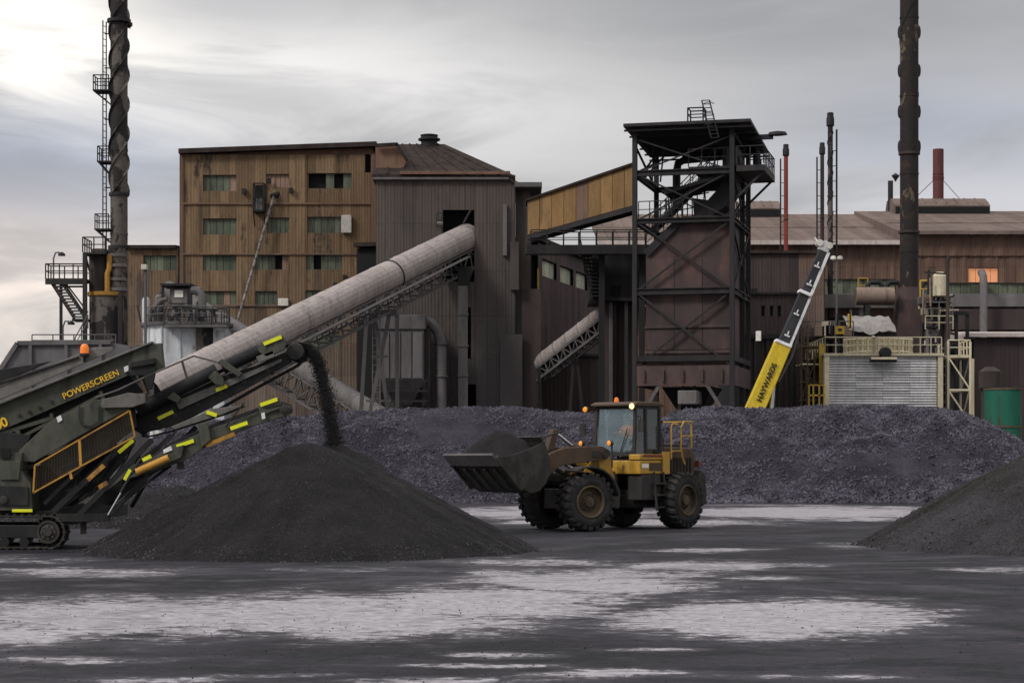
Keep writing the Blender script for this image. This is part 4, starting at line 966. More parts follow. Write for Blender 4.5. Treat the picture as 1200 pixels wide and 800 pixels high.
# ================================================================== long shed at the back
YS = 208.0
sx = lambda p: XA(p, YS)
sz = lambda p: ZA(p, YS)
root = thing('long_shed', 'long low brown industrial shed with ridge ventilators across the right background', 'building', (sx(960), YS + 20, 0))
xl, xm, xr = sx(700), sx(1056), sx(1330)
B().box(xl, xm, YS + .6, YS + 60, 0, sz(285)).build('inner_wall', M['black'], root); B().box(xm + .01, xr, YS + .6, YS + 60, 0, sz(275)).build('inner_wall', M['black'], root)
def roof_sheets(x0, x1, e, r, n, mat):
    for i in range(n):
        a, b = x0 + (x1 - x0) * i / n + .02, x0 + (x1 - x0) * (i + 1) / n - .02
        B().prism([(a, *e), (b, *e), (b, *r), (a, *r)], (0, 0, -.12)).build('roof_sheet', mat, root)
ry = YS + 28
rz_ = lambda p: ZA(p, ry)
roof_sheets(xl, xm, (YS - 1.0, sz(284)), (YS + 14, ZA(267, YS + 14)), 26, M['shedroof'])
roof_sheets(xl, xm, (YS + 14, ZA(267, YS + 14) + .1), (ry, rz_(251)), 26, M['shedroof'])
roof_sheets(xm, xr, (YS - 1.0, sz(273.5)), (YS + 13, ZA(262, YS + 13)), 18, M['shedroof'])
roof_sheets(xm, xr, (YS + 13, ZA(262, YS + 13) + .1), (ry, rz_(247.5)), 18, M['shedroof'])
B().box(xl, xm - .05, YS - 1.3, YS - .9, sz(288), sz(283)).build('eave_flashing', M['palegutter'], root)
B().box(xm, xr, YS - 1.3, YS - .9, sz(276), sz(272)).build('eave_flashing', M['shedroof'], root)
B().prism([(xm - .1, YS - 1, sz(285)), (xm - .1, YS - 1, sz(273)), (xm - .1, ry, rz_(247.5)), (xm - .1, ry, rz_(253))], (.3, 0, 0)).build('roof_step', M['shedroof'], root)
for (a, b, py0, py1) in ((820, 911, 236, 253), (1042, 1152, 233, 250)):
    c = [(XA(a, ry), ry - 3.5, rz_(py1) - .6), (XA(a, ry), ry - 3.5, rz_(py1) + .5), (XA(a, ry), ry - 2.6, rz_(py1) + 1.0), (XA(a, ry), ry - 1.0, rz_(py0 + 1)), (XA(a, ry), ry + 1.5, rz_(py0 + 1)), (XA(a, ry), ry + 3.5, rz_(py1) - .6)]
    W_ = XA(b, ry) - XA(a, ry)
    rv = B().prism(c, (W_, 0, 0)).build('ridge_ventilator', M['shedroof'], root)
    B().box(XA(a, ry) + .1, XA(b, ry) - .1, ry - 3.58, ry - 3.51, rz_(py1) - .5, rz_(py1) + .35).build('vent_slot', M['black'], rv)
    for i in range(1, 9):
        x = XA(a, ry) + W_ * i / 9; B().bar((x, ry - 3.0, rz_(py1) + .85), (x, ry - 1.0, rz_(py0 + 1) + .04), .15, .06).build('vent_seam', M['shedroof'], rv)
W_ = xr - xl
ops = [(sx(1135) - xl, sx(1170) - xl, sz(331), sz(314))]
gw = [(sx(958) - xl, sx(1050) - xl, sz(345), sz(327)), (sx(1082) - xl, sx(1326) - xl, sz(345), sz(331.5))]
clad(root, (xl, YS, 0), 0, W_, sz(284), 46, [0, sz(400), sz(345), sz(313), sz(284)], M['shedwall'], ops + gw, pitch=.9, depth=.08)
clad(root, (xm, YS - .2, sz(300)), 0, xr - xm, sz(273) - sz(300), 20, 1, M['shedwall'], (), pitch=.9, depth=.08)
window(root, (xl, YS, 0), 0, ops[0], 4, 'orangepane', fmat='steel')
window(root, (xl, YS, 0), 0, gw[0], 12, 'greenpane', fmat='steel'); window(root, (xl, YS, 0), 0, gw[1], 22, 'greenpane', fmat='steel')
B().box(xl, xr, YS - 2.2, YS - .3, sz(361), sz(346)).build('crane_girder', M['concrete'], root)
for px in (960, 1005, 1092, 1140, 1190): B().box(sx(px) - .35, sx(px) + .35, YS - 1.5, YS - .3, 0, sz(361.2)).build('pier', M['concrete'], root)
B().box(sx(1100), sx(1300), YS - 2.6, YS - 2.25, sz(388), sz(364)).build('dark_panel', M['darkwall'], root)
B().path([(sx(1142), YS - 4, 0), (sx(1142), YS - 4, sz(338)), (sx(1142), YS - 3.9, sz(328)), (sx(1142), YS - 3, sz(322))], 9 * YS / F * .5, 12).build('round_duct', M['concrete'], root)
B().box(sx(1147), sx(1155), YS - .9, YS - .2, sz(345), sz(330)).build('wall_unit', M['steel'], root)
# low building at right edge
YL = 160.0
root = thing('low_dark_building', 'low dark maroon clad building with pale roof edge at the right edge', 'building', (XA(1180, YL), YL + 5, 0))
x0, x1, zt = XA(1141, YL), XA(1290, YL), ZA(395, YL)
clad(root, (x0, YL, 0), 0, x1 - x0, zt, 14, [0, 3.5, 8, zt], M['darkwall'], pitch=.3)
B().box(x0 + .1, x1, YL + .3, YL + 12, 0, zt - .1).build('inner_wall', M['black'], root)
B().prism([(x0 - .6, YL - .6, zt), (x1, YL - .6, zt), (x1, YL + 12, zt + .9), (x0 - .6, YL + 12, zt + .9)], (0, 0, .3)).build('roof', M['palegutter'], root)
B().box(XA(1108, YL), x0 - .7, YL + .4, YL + 12, ZA(398, YL), ZA(392, YL)).build('side_canopy', M['palegutter'], root)
for px in (1112, 1134): B().box(XA(px, YL) - .15, XA(px, YL) + .15, YL + .5, YL + .8, 0, ZA(398.2, YL)).build('canopy_post', M['steel'], root)

# ================================================================== chimneys
def stack(name, label, px, Y, w, ytop, mat, ybase=None, taper=1.0, **k):
    c = Vector((XA(px, Y), Y, 0)); r = w / 2 * Y / F; zt = ZA(ytop, Y); root = thing(name, label, 'chimney', c)
    n = max(3, int(zt / 3)); prof = []
    for i in range(n + 1): prof.append((r * (taper + (1 - taper) * i / n), zt * i / n))
    s_ = B().lathe(prof, c, 24); s_.build('shaft', mat, root)
    for i in range(1, n):
        if i % 2 == 0: B().lathe([(r * 1.04 * (taper + (1 - taper) * i / n), zt * i / n - .08), (r * 1.04 * (taper + (1 - taper) * i / n), zt * i / n + .08)], c, 24).build('joint_ring', mat, root)
    return root, c, r, zt
def helix(root, c, r, z0, z1, pitch, starts, h, mat, name='strake', th_=.09):
    for s_ in range(starts):
        v = []; f = []; n = int((z1 - z0) / pitch * 20)
        for i in range(n + 1):
            a = 2 * math.pi * (i / 20 + s_ / starts); z = z0 + (z1 - z0) * i / n; e = Vector((math.cos(a), math.sin(a), 0)); zz = Vector((0, 0, th_))
            v += [c + e * (r - .02) + Vector((0, 0, z)) - zz, c + e * (r + h) + Vector((0, 0, z)) - zz * .5, c + e * (r + h) + Vector((0, 0, z)) + zz * .5, c + e * (r - .02) + Vector((0, 0, z)) + zz]
        for i in range(n):
            for j in range(3): f.append((4 * i + j, 4 * i + 4 + j, 4 * i + 5 + j, 4 * i + 1 + j))
        B().add(v, f, False).build(name, mat, root)
root, c, r, zt = stack('tall_chimney', 'tall flaking grey chimney with spiral fins at the left', 139.5, 152, 20, -70, M['stackgrey'])
helix(root, c, r, ZA(228, 152), zt, 6.6, 3, .17, M['stackgrey'])
for py, w_ in ((25, .25), (228, .12), (290, .18)): B().lathe([(r + w_, -.12), (r + w_, .12)], c + Vector((0, 0, ZA(py, 152))), 24).build('band', M['steel'], root)
ld = B(); lx = c.x - r - .45
for d in (-.2, .2): ld.tube((lx + d * .4, c.y + d * 1.2, ZA(292, 152)), (lx + d * .4, c.y + d * 1.2, ZA(25, 152)), .05, n=5)
zz = ZA(292, 152)
while zz < ZA(25, 152): ld.tube((lx - .08, c.y - .24, zz), (lx + .08, c.y + .24, zz), .03, n=4); zz += .5
for py in (40, 80, 140, 220, 280): ld.tube((lx, c.y, ZA(py, 152)), (c.x - r, c.y, ZA(py, 152)), .05, n=5)
ld.build('ladder', M['steel'], root)
for pxa, py in ((111, 107), (116, 190), (113, 269)):
    x0 = XA(pxa, 152); z = ZA(py, 152); pb = B().box(x0, c.x - r + .1, c.y - .8, c.y + .8, z - .1, z)
    po = pb.build('platform', M['steel'], root)
    rl = B(); rl.rail([(c.x - r, c.y - .75, z), (x0 + .05, c.y - .75, z), (x0 + .05, c.y + .75, z), (c.x - r, c.y + .75, z)], 1.1, .7, .045); rl.build('railing', M['steel'], po)
    B().bar((x0 + .1, c.y - .7, z - .1), (c.x - r, c.y - .4, z - 1.0), .09).bar((x0 + .1, c.y + .7, z - .1), (c.x - r, c.y + .4, z - 1.0), .09).build('bracket', M['steel'], po)
B().lathe([(.12, 0), (.22, .12), (.22, .3), (.1, .4)], P(152, 32, 152), 10).build('obstacle_lamp', M['steel'], root)
B().bar(P(149, 32, 152), P(153, 33.5, 152), .08).build('lamp_arm', M['steel'], root)

root, c, r, zt = stack('tall_chimney', 'tall dark rust streaked chimney with half ring fins at the right', 1065.5, 155, 21.5, -70, M['bigstack'])
for py in (-8, 38, 83, 131, 172):
    z = ZA(py, 155); hh = 8 * 155 / F
    for sd_ in (-1, 1):
        v = []; f = []; n = 10
        for i in range(n + 1):
            t = -1 + 2 * i / n; z_ = z + hh * t; e = .17 * math.sqrt(max(0, 1 - t * t)) + .01
            for (ex, yy) in ((-.05, -.22), (e, -.06), (e, .06), (-.05, .22)): v.append(c + Vector((sd_ * (r + ex), yy, z_)))
        for i in range(n):
            for j in range(3): f.append((4 * i + j, 4 * i + 4 + j, 4 * i + 5 + j, 4 * i + 1 + j))
        B().add(v, f, True).build('fin', M['steel'], root)
helix(root, c, r, ZA(110, 155), zt, 8.8, 1, .05, M['bigstack'], 'cable_wrap', .05)
for py in (180, 272): B().lathe([(r + .12, -.1), (r + .12, .1)], c + Vector((0, 0, ZA(py, 155))), 24).build('band', M['darkstack'], root)
ws = 155 / F
bs = B(); bs.add([(c.x - 15 * ws, c.y - 14 * ws, 0), (c.x + 13 * ws, c.y - 14 * ws, 0), (c.x + 13 * ws, c.y + 14 * ws, 0), (c.x - 15 * ws, c.y + 14 * ws, 0), (c.x - 15 * ws, c.y - 14 * ws, ZA(352, 155)), (c.x + 13 * ws, c.y - 14 * ws, ZA(352, 155)), (c.x + 13 * ws, c.y + 14 * ws, ZA(352, 155)), (c.x - 15 * ws, c.y + 14 * ws, ZA(352, 155)), (c.x - 11 * ws, c.y - 11 * ws, ZA(337, 155)), (c.x + 11 * ws, c.y - 11 * ws, ZA(337, 155)), (c.x + 11 * ws, c.y + 11 * ws, ZA(337, 155)), (c.x - 11 * ws, c.y + 11 * ws, ZA(337, 155))],
       [(0, 1, 5, 4), (1, 2, 6, 5), (2, 3, 7, 6), (3, 0, 4, 7), (4, 5, 9, 8), (5, 6, 10, 9), (6, 7, 11, 10), (7, 4, 8, 11), (8, 9, 10, 11), (3, 2, 1, 0)]); bs.build('base_hood', M['rustbin'], root)
dk = B(); dk.lathe([(10 * ws, XA(1008, 152)), (10.4 * ws, XA(1010, 152)), (10.4 * ws, XA(1053, 152))], (0, 154, ZA(347, 154)), 20, 'x'); dk.build('horizontal_duct', M['tan'], root)
for px in (1020, 1040): B().lathe([(10.7 * ws, -.08), (10.7 * ws, .08)], (XA(px, 153), 154, ZA(347, 154)), 20, 'x').build('duct_flange', M['tan'], root)
B().box(XA(1013, 154), XA(1019, 154), 153.6, 154.4, 0, ZA(357, 154)).build('duct_leg', M['steel'], root)

for name, label, px, Y, w_, yt, mat in (('thin_chimney', 'slim bright red chimney just right of the black tower', 921, 185, 5, 176, 'redstack'),
        ('thin_chimney', 'shorter of two slim dark chimneys standing side by side', 963.5, 185, 4.6, 174, 'darkstack'),
        ('thin_chimney', 'taller slim dark chimney with stripes, right of its shorter twin', 973, 158, 6, 140, 'stackgrey'),
        ('short_chimney', 'stout dark red chimney behind the ridge ventilator at right', 1099.5, 248, 12.5, 175, 'darkred'),
        ('vent_pipe', 'short dark pipe with cowl beside the large ridge ventilator', 1043.5, 236, 6, 212, 'steel')):
    root, c, r, zt = stack(name, label, px, Y, w_, yt, M[mat])
    if name == 'thin_chimney':
        B().lathe([(r * 1.0, -.1), (r * 1.55, .0), (r * 1.55, .55), (r * 1.25, .75), (r * 1.3, 1.0), (r * .8, 1.05)], c + Vector((0, 0, zt - .5)), 16).build('cap', M['steel'], root)
        ld = B(); s_ = -1 if px < 970 else 1
        for d in (-.15, .15): ld.tube((c.x + s_ * (r + .3), c.y + d, 8), (c.x + s_ * (r + .3), c.y + d, zt - .8), .05, n=4)
        for i in range(int((zt - 9) / 1.2)): ld.tube((c.x + s_ * (r + .3), c.y - .1, 8.5 + i * 1.2), (c.x + s_ * r, c.y, 8.5 + i * 1.2), .03, n=4)
        ld.build('ladder', M['steel'], root)
        if px == 973: helix(root, c, r, 12, zt - 1, 1.6, 1, .05, M['steel'], 'strake', .1)
        for i in range(3): B().lathe([(r * 1.2, -.06), (r * 1.2, .06)], c + Vector((0, 0, zt * (.45 + .17 * i))), 16).build('band', M['steel'], root)
    if name == 'short_chimney':
        B().lathe([(r * 1.06, -.2), (r * 1.06, .2)], c + Vector((0, 0, ZA(209, Y))), 20).build('band', M['darkred'], root)
        gu = B()
        for s_ in (-1, 1): gu.tube(c + Vector((s_ * r, 0, ZA(212, Y))), c + Vector((s_ * (r + 3), 1, ZA(240, Y))), .04, n=4)
        gu.build('guy_wire', M['steel'], root)
    if name == 'vent_pipe': B().lathe([(.05, 0), (.2, .3), (.5, .7), (.1, 1.0)], c + Vector((.6, 0, zt - .1)), 10).build('cowl', M['steel'], root)

# ================================================================== white louvred cooler
YC = 138.0
cx_ = lambda p: XA(p, YC)
cz = lambda p: ZA(p, YC)
root = thing('louvred_cooler', 'white louvred cooler with cream fan ring and railings on top', 'cooler', (cx_(1035), YC + 5, 0))
x0, x1, zt = cx_(968), cx_(1101), cz(417)
B().box(x0 + .2, x1 - .2, YC + .6, YC + 9, 0, zt - .05).build('casing', M['steel'], root)
n = 50; h = zt / n
ns = 4
for s_ in range(ns):
    for i in range(14, n):
        a, b = x0 + .2 + (x1 - x0 - .4) * s_ / ns + .01, x0 + .2 + (x1 - x0 - .4) * (s_ + 1) / ns - .01; z = i * h
        j = RS.uniform(-.015, .015)
        B().prism([(a, YC + .02 + j, z + .0), (a, YC - .08 + j, z + .02), (a, YC + .10 + j, z + h + .03), (a, YC + .14 + j, z + h + .01)], (b - a, 0, 0)).build('louvre_blade', M['louvre'], root)
for x in (x0, x1): B().box(x - .14, x + .2, YC - .22, YC + .5, 0, zt).build('corner_post', M['cream'], root)
B().box(x0 - .2, x1 + .25, YC - .3, YC + 9.2, zt, zt + .18).build('top_deck', M['cream'], root)
fan = B(); fc = Vector((cx_(1043), YC + 4.6, zt + .2)); fr = 40 * YC / F
fan.lathe([(fr * .985, 0), (fr * .96, .7), (fr * 1.0, 1.25)], fc, 40, close=False); fan.build('fan_ring', M['cream'], root)
for i in range(40):
    a = 2 * math.pi * i / 40; e = Vector((math.cos(a), math.sin(a), 0)); B().bar(fc + e * (fr + .03), fc + e * (fr + .03) + Vector((0, 0, 1.28)), .1).build('ring_rib', M['cream'], root)
hb = B()
for z in (.25, .7, 1.15): hb.path([fc + Vector((math.cos(2 * math.pi * i / 40) * (fr + .08), math.sin(2 * math.pi * i / 40) * (fr + .08), z)) for i in range(41)], .05, 5)
hb.build('ring_hoop', M['cream'], root)
B().box(cx_(1005), cx_(1080), YC + 4, YC + 4.4, zt + .2, zt + .7).build('fan_beam', M['steel'], root)
rl = B(); rl.rail([(x0 - .1, YC - .2, zt + .18), (x1 + .1, YC - .2, zt + .18)], 1.1, .75, .045); rl.rail([(x0 - .1, YC - .2, zt + .18), (x0 - .1, YC + 9, zt + .18)], 1.1, 1.2, .045); rl.build('top_railing', M['cream'], root)
B().box(cx_(1018), cx_(1048), YC - .9, YC - .31, cz(425), cz(421)).build('motor_shelf', M['steel'], root)
B().bar((cx_(1018), YC - .95, cz(420.5)), (cx_(1048), YC - .95, cz(420.5)), .16).build('shelf_edge', M['cream'], root)
mo = B(); mo.lathe([(.1, -.4), (.36, -.36), (.36, .2), (.42, .22), (.42, .34), (.1, .36)], (cx_(1036), YC - .55, cz(414)), 16, 'y'); mo.build('fan_motor', M['steel'], root)
B().path([(cx_(1026), YC + .5, zt), (cx_(1026), YC + .3, cz(396)), (cx_(1027), YC + 1.2, cz(394))], .14, 8).build('riser_pipe', M['cream'], root)

def braced_frame(name, label, cat, px0, px1, py0, Y, d, levels, mat, w=.14, rail=True, group=None):
    r_ = thing(name, label, cat, (XA((px0 + px1) / 2, Y), Y + d / 2, 0), group=group)
    x0, x1, zt = XA(px0, Y), XA(px1, Y), ZA(py0, Y)
    for x in (x0, x1):
        for y in (Y, Y + d): B().box(x - w / 2, x + w / 2, y - w / 2, y + w / 2, 0, zt + (1.05 if rail else 0)).build('post', mat, r_)
    zs = [zt * i / levels for i in range(levels + 1)]
    for i, z in enumerate(zs[1:]):
        br = B(); 
        for p, q in (((x0, Y), (x1, Y)), ((x1, Y), (x1, Y + d)), ((x1, Y + d), (x0, Y + d)), ((x0, Y + d), (x0, Y))): br.bar((*p, z), (*q, z), w * .9)
        br.build('transom', mat, r_)
        B().bar((x0, Y - .02, zs[i + 1]), (x1, Y - .02, zs[i]), w * .7).build('brace', mat, r_); B().bar((x1, Y + .1, zs[i + 1]), (x1, Y + d, zs[i]), w * .7).build('brace', mat, r_)
    if rail:
        B().box(x0, x1, Y, Y + d, zt + .07, zt + .13).build('deck', mat, r_)
        rl = B(); rl.rail([(x0, Y, zt + .1), (x1, Y, zt + .1), (x1, Y + d, zt + .1)], 1.05, 1.0, .05); rl.build('railing', mat, r_)
    return r_
fr_ = braced_frame('access_frame', 'cream steel access frame with diagonal braces right of the white cooler', 'stair tower', 1111, 1137, 418, YC + .3, 3.0, 4, M['cream'])
B().box(XA(1139.5, YC), XA(1142.5, YC), YC + .2, YC + .5, 0, ZA(420, YC)).build('side_post', M['cream'], fr_)
for i in range(16):
    z = .4 + i * .62; B().box(XA(1103.5, YC), XA(1109.5, YC), YC + .4, YC + .9, z, z + .12).build('rung', M['steelgrey'], fr_)
for x in (1102.5, 1110): B().box(XA(x, YC) - .05, XA(x, YC) + .05, YC + .35, YC + .95, 0, ZA(421, YC)).build('ladder_stile', M['steelgrey'], fr_)
# scaffold left of the cooler
sc_ = thing('scaffold', 'rusty tube scaffold with yellow panel left of the white cooler', 'scaffold', (XA(952, 140), 141, 0))
tb = []
for px in (938, 945, 953, 961):
    for y in (139.5, 141.3): B().tube((XA(px, 140), y, 0), (XA(px, 140), y, ZA(402 if px < 950 else 412, 140) + (1.2 if px < 947 else 0)), .07, n=6).build('standard', M['rim'], sc_)
for i in range(8):
    z = 1.2 + i * 1.25
    l_ = B(); l_.tube((XA(936, 140), 139.5, z), (XA(964, 140), 139.5, z), .06, n=6); l_.tube((XA(936, 140), 141.3, z), (XA(964, 140), 141.3, z), .06, n=6); l_.build('ledger', M['cream'] if i % 3 == 0 else M['rim'], sc_)
    B().box(XA(938, 140), XA(961, 140), 139.7, 141.1, z - .1, z - .04).build('board', M['grime'], sc_)
B().bar(P(938, 470, 139.4), P(962, 404, 139.4), .08).build('diagonal', M['rim'], sc_); B().bar(P(962, 460, 139.4), P(938, 425, 139.4), .08).build('diagonal', M['rim'], sc_)
B().box(XA(960, 139), XA(967, 139), 138.9, 139.1, ZA(449, 139), ZA(403, 139)).build('yellow_panel', M['yellowframe'], sc_)
yr = thing('yellow_railing', 'small yellow railing frame at the foot of the scaffold', 'railing', (XA(956, 137), 137, 0))
for z in (ZA(451, 137), ZA(463, 137), ZA(476, 137)): B().bar((XA(948, 137), 137, z), (XA(966, 137), 137, z), .1).build('rail', M['yellowframe'], yr)
for px in (948, 953, 960, 966): B().bar((XA(px, 137), 137, 0), (XA(px, 137), 137, ZA(451, 137)), .1).build('post', M['yellowframe'], yr)

# shelter with tarpaulin, behind the fan ring
root = thing('tarp_shelter', 'low shelter covered by a grey tarpaulin in front of the tan duct', 'shelter', (XA(1022, 149), 150, 0))
tp = B(); nx = 14; ny = 6; v = []; f = []
for j in range(ny + 1):
    for i in range(nx + 1):
        px = 995 + 55 * i / nx; t = j / ny; z0_, z1_ = ZA(388, 148), ZA(367, 148)
        v.append((XA(px, 148), 148 + 3.0 * t + .15 * math.sin(i * 2.1 + j), z0_ + (z1_ - z0_) * (t ** .7) + .06 * math.sin(i * 1.7 + j * 2.3) + (-.22 if j == 0 and 4 < i < 9 else 0)))
for j in range(ny):
    for i in range(nx): k = j * (nx + 1) + i; f.append((k, k + 1, k + nx + 2, k + nx + 1))
tp.add(v, f, True); tp.build('tarpaulin', M['tarp'], root)
B().box(XA(997, 149), XA(1049, 149), 148.5, 151, 0, ZA(389.5, 149)).build('shelter_body', M['steel'], root)
B().box(XA(993, 148), XA(997, 148), 147.6, 148, 0, ZA(368, 148)).build('corner_post', M['yellowframe'], root)
sg = B().box(XA(978.5, 145), XA(989, 145), 144.8, 145, ZA(391.5, 145), ZA(382, 145)).build('warning_sign', M['yellowframe'], None, org=(XA(983, 145), 145, ZA(391, 145)))
tag(sg, 'small square yellow sign left of the tarpaulin shelter', 'sign')
mk = B(); mk.box(XA(981.5, 145), XA(986, 145), 144.76, 144.79, ZA(388, 145), ZA(385, 145)); mk.build('sign_mark', M['blackletter'], sg)
B().box(XA(983.2, 145) - .06, XA(983.2, 145) + .06, 145.02, 145.14, 0, ZA(383, 145)).build('sign_post', M['steel'], sg)
# pipe rack right of the big chimney
root = thing('pipe_rack', 'tangled dark pipe rack with yellow railings right of the big chimney', 'pipe rack', (XA(1092, 152), 152, 0))
Yk = 151.0
for px in (1081, 1093, 1104, 1121, 1134): B().box(XA(px, Yk) - .12, XA(px, Yk) + .12, Yk, Yk + .25, 0, ZA(358 if px < 1110 else 367, Yk)).build('rack_post', M['steel'], root)
for (a, b, py) in ((1078, 1109, 358), (1078, 1109, 372), (1078, 1109, 386), (1117, 1136, 367)): B().bar((XA(a, Yk), Yk, ZA(py, Yk)), (XA(b, Yk), Yk, ZA(py, Yk)), .25).build('rack_beam', M['steel'], root)
for i, px in enumerate((1079, 1086, 1090, 1097, 1101, 1107)):
    zt = ZA(340 + (i * 7) % 20, Yk); B().path([(XA(px, Yk), Yk - .4 - .1 * i, 0), (XA(px, Yk), Yk - .4 - .1 * i, zt), (XA(px + 2, Yk), Yk - .4 - .1 * i, zt + .5), (XA(px + 7, Yk), Yk - .3 - .1 * i, zt + .6)], .13 + .05 * (i % 3), 8).build('pipe', M['steelgrey'] if i % 2 else M['steel'], root)
rl = B(); rl.rail([(XA(1076, Yk), Yk - .8, ZA(350, Yk)), (XA(1087, Yk), Yk - .8, ZA(350, Yk))], 1.3, .6, .06); rl.build('yellow_railing', M['yellowframe'], root)
B().lathe([(.3, 0), (.55, .1), (.55, 1.6), (.3, 1.9)], (XA(1097, Yk), Yk - 1.2, ZA(350, Yk)), 14).build('white_vessel', M['cream'], root)
B().box(XA(1078, Yk), XA(1109, Yk), Yk - 1.9, Yk + .2, ZA(357.5, Yk), ZA(355.5, Yk)).build('rack_floor', M['steel'], root)
for k in range(7):
    px = 1080 + k * 4.2; py = 352 + (k * 13) % 40; c = P(px, py, Yk - .9); B().box(c.x - .25, c.x + .3, c.y, c.y + .5, c.z - .3, c.z + .3).build('valve_box', M['cream'] if k % 3 == 1 else M['steelgrey'], root, bevel=.08)
rk = random.Random(21)
for i in range(26):
    px = rk.uniform(1076, 1108); py = rk.uniform(338, 392); y = Yk - rk.uniform(.2, 2.0); c = P(px, py, y); m = rk.choice(('cream', 'steelgrey', 'steel', 'tan', 'steel', 'grime'))
    if i % 3 == 0: B().tube(c, c + Vector((rk.uniform(-.1, .1), 0, rk.uniform(.8, 2.4))), rk.uniform(.05, .12), n=7).build('riser', M[m], root)
    elif i % 3 == 1: B().tube(c, c + Vector((rk.uniform(.6, 1.6), 0, rk.uniform(-.2, .2))), rk.uniform(.05, .10), n=7).build('branch_pipe', M[m], root)
    else: B().box(c.x, c.x + rk.uniform(.2, .6), c.y, c.y + .3, c.z, c.z + rk.uniform(.2, .7)).build('valve_box', M[m], root, bevel=.04)
for py in (372, 388): r2 = B(); r2.rail([(XA(1078, Yk), Yk - 2.0, ZA(py, Yk)), (XA(1110, Yk), Yk - 2.0, ZA(py, Yk))], 1.0, .9, .04); r2.build('rack_railing', M['cream'] if py == 388 else M['steelgrey'], root)
pl = thing('steel_mast', 'plain thin dark mast right of the pipe rack', 'mast', (XA(1110.5, 147), 147, 0))
B().tube((XA(1110.5, 147), 147, 0), (XA(1110.5, 147), 147, ZA(304, 147)), .16, .12, 8).build('pole', M['darkstack'], pl); B().tube(P(1110.5, 306, 147), P(1112, 301, 147), .14, n=8).build('pole_head', M['darkstack'], pl)
B().bar(P(1110, 321, 147), P(1083, 319, 147), .12).build('arm', M['darkstack'], pl)
pg = thing('pipe_bank', 'row of dark bent pipes and yellow rail over the tan duct', 'pipes', (XA(1030, 157), 157, 0))
for a, b in ((1017, 1033), (1040, 1055)): B().path([P(a, 345, 157), P(a, 334, 157), P(a + 3, 331, 157), P(b - 3, 331, 157), P(b, 334, 157), P(b, 345, 157)], .2, 8).build('bent_pipe', M['steel'], pg)
B().box(XA(955, 157.5), XA(1056, 157.5), 157.5, 158.5, ZA(360, 157), ZA(344, 157)).build('girder', M['concrete'], pg)
for px in (962, 1000): B().box(XA(px, 158) - .4, XA(px, 158) + .4, 157.6, 158.4, 0, ZA(360.2, 157)).build('girder_leg', M['steel'], pg)
rl = B(); rl.rail([P(1006, 344, 157.4), P(1017, 344, 157.4)], 1.2, .6, .06); rl.build('rail', M['yellowframe'], pg)
B().box(XA(975, 156), XA(1000, 156), 155, 157.4, 0, ZA(372, 156)).build('control_room', M['steel'], pg)
lp = thing('lamp_mast', 'thin lamp mast with pale heads above the crane boom', 'lamp', (XA(980.5, 150), 150, 0))
B().tube((XA(980.5, 150), 150, 0), P(980.5, 303, 150), .08, n=6).build('pole', M['steelgrey'], lp)
for d in (-.25, .25): B().lathe([(.08, -.15), (.22, -.05), (.2, .15), (.08, .2)], P(980.5, 303, 150) + Vector((d, 0, 0)), 10).build('lamp_head', M['whitebox'], lp)
# service deck behind the cooler
sd_ = thing('service_deck', 'dark service deck and railings behind the scaffold', 'deck', (XA(985, 146), 147, 0))
B().box(XA(936, 146), XA(1000, 146), 146, 148.5, ZA(398, 146), ZA(394, 146)).build('deck', M['steel'], sd_)
for px in (940, 958, 976, 996): B().box(XA(px, 147) - .12, XA(px, 147) + .12, 146.4, 146.7, 0, ZA(398.2, 146)).build('post', M['steel'], sd_)
rl = B(); rl.rail([(XA(936, 146), 146, ZA(394, 146)), (XA(1000, 146), 146, ZA(394, 146))], 1.1, 1.0, .05); rl.build('railing', M['steelgrey'], sd_)
for i in range(14):
    px = rk.uniform(938, 998); c = P(px, rk.uniform(380, 393), 145.6); m = rk.choice(('cream', 'steelgrey', 'grime', 'tan', 'steel'))
    if i % 2: B().tube(c, c + Vector((0, 0, rk.uniform(.6, 1.8))), .07, n=6).build('stub_pipe', M[m], sd_)
    else: B().box(c.x, c.x + rk.uniform(.3, .9), 145.6, 146.0, ZA(394, 146), ZA(394, 146) + rk.uniform(.4, 1.2)).build('equipment_box', M[m], sd_, bevel=.03)
# green tank at the right
tk = thing('green_tank', 'rusty green upright tank at the right edge beyond the coke bank', 'tank', (XA(1175, 128), 128, 0))
rr = 21.5 * 128 / F
B().lathe([(rr, 0), (rr, ZA(456, 128))], (XA(1175, 128), 128, 0), 28).build('shell', M['greentank'], tk)
for py in (456, 500): B().lathe([(rr + .05, -.06), (rr + .05, .06)], (XA(1175, 128), 128, ZA(py, 128)), 28).build('hoop', M['rim'], tk)
dm = B(); dm.lathe([(.5, 0), (.75, .2), (.75, 1.3), (.3, 1.6)], (XA(1160, 133), 133, ZA(458, 133)), 14); dm.box(XA(1160, 133) - .5, XA(1160, 133) + .5, 132.6, 133.4, 0, ZA(458, 133)); dmo = dm.build('pump_head', M['darkstack'], None, org=(XA(1160, 133), 133, 0)); tag(dmo, 'dark round pump standing behind the green tank', 'pump')

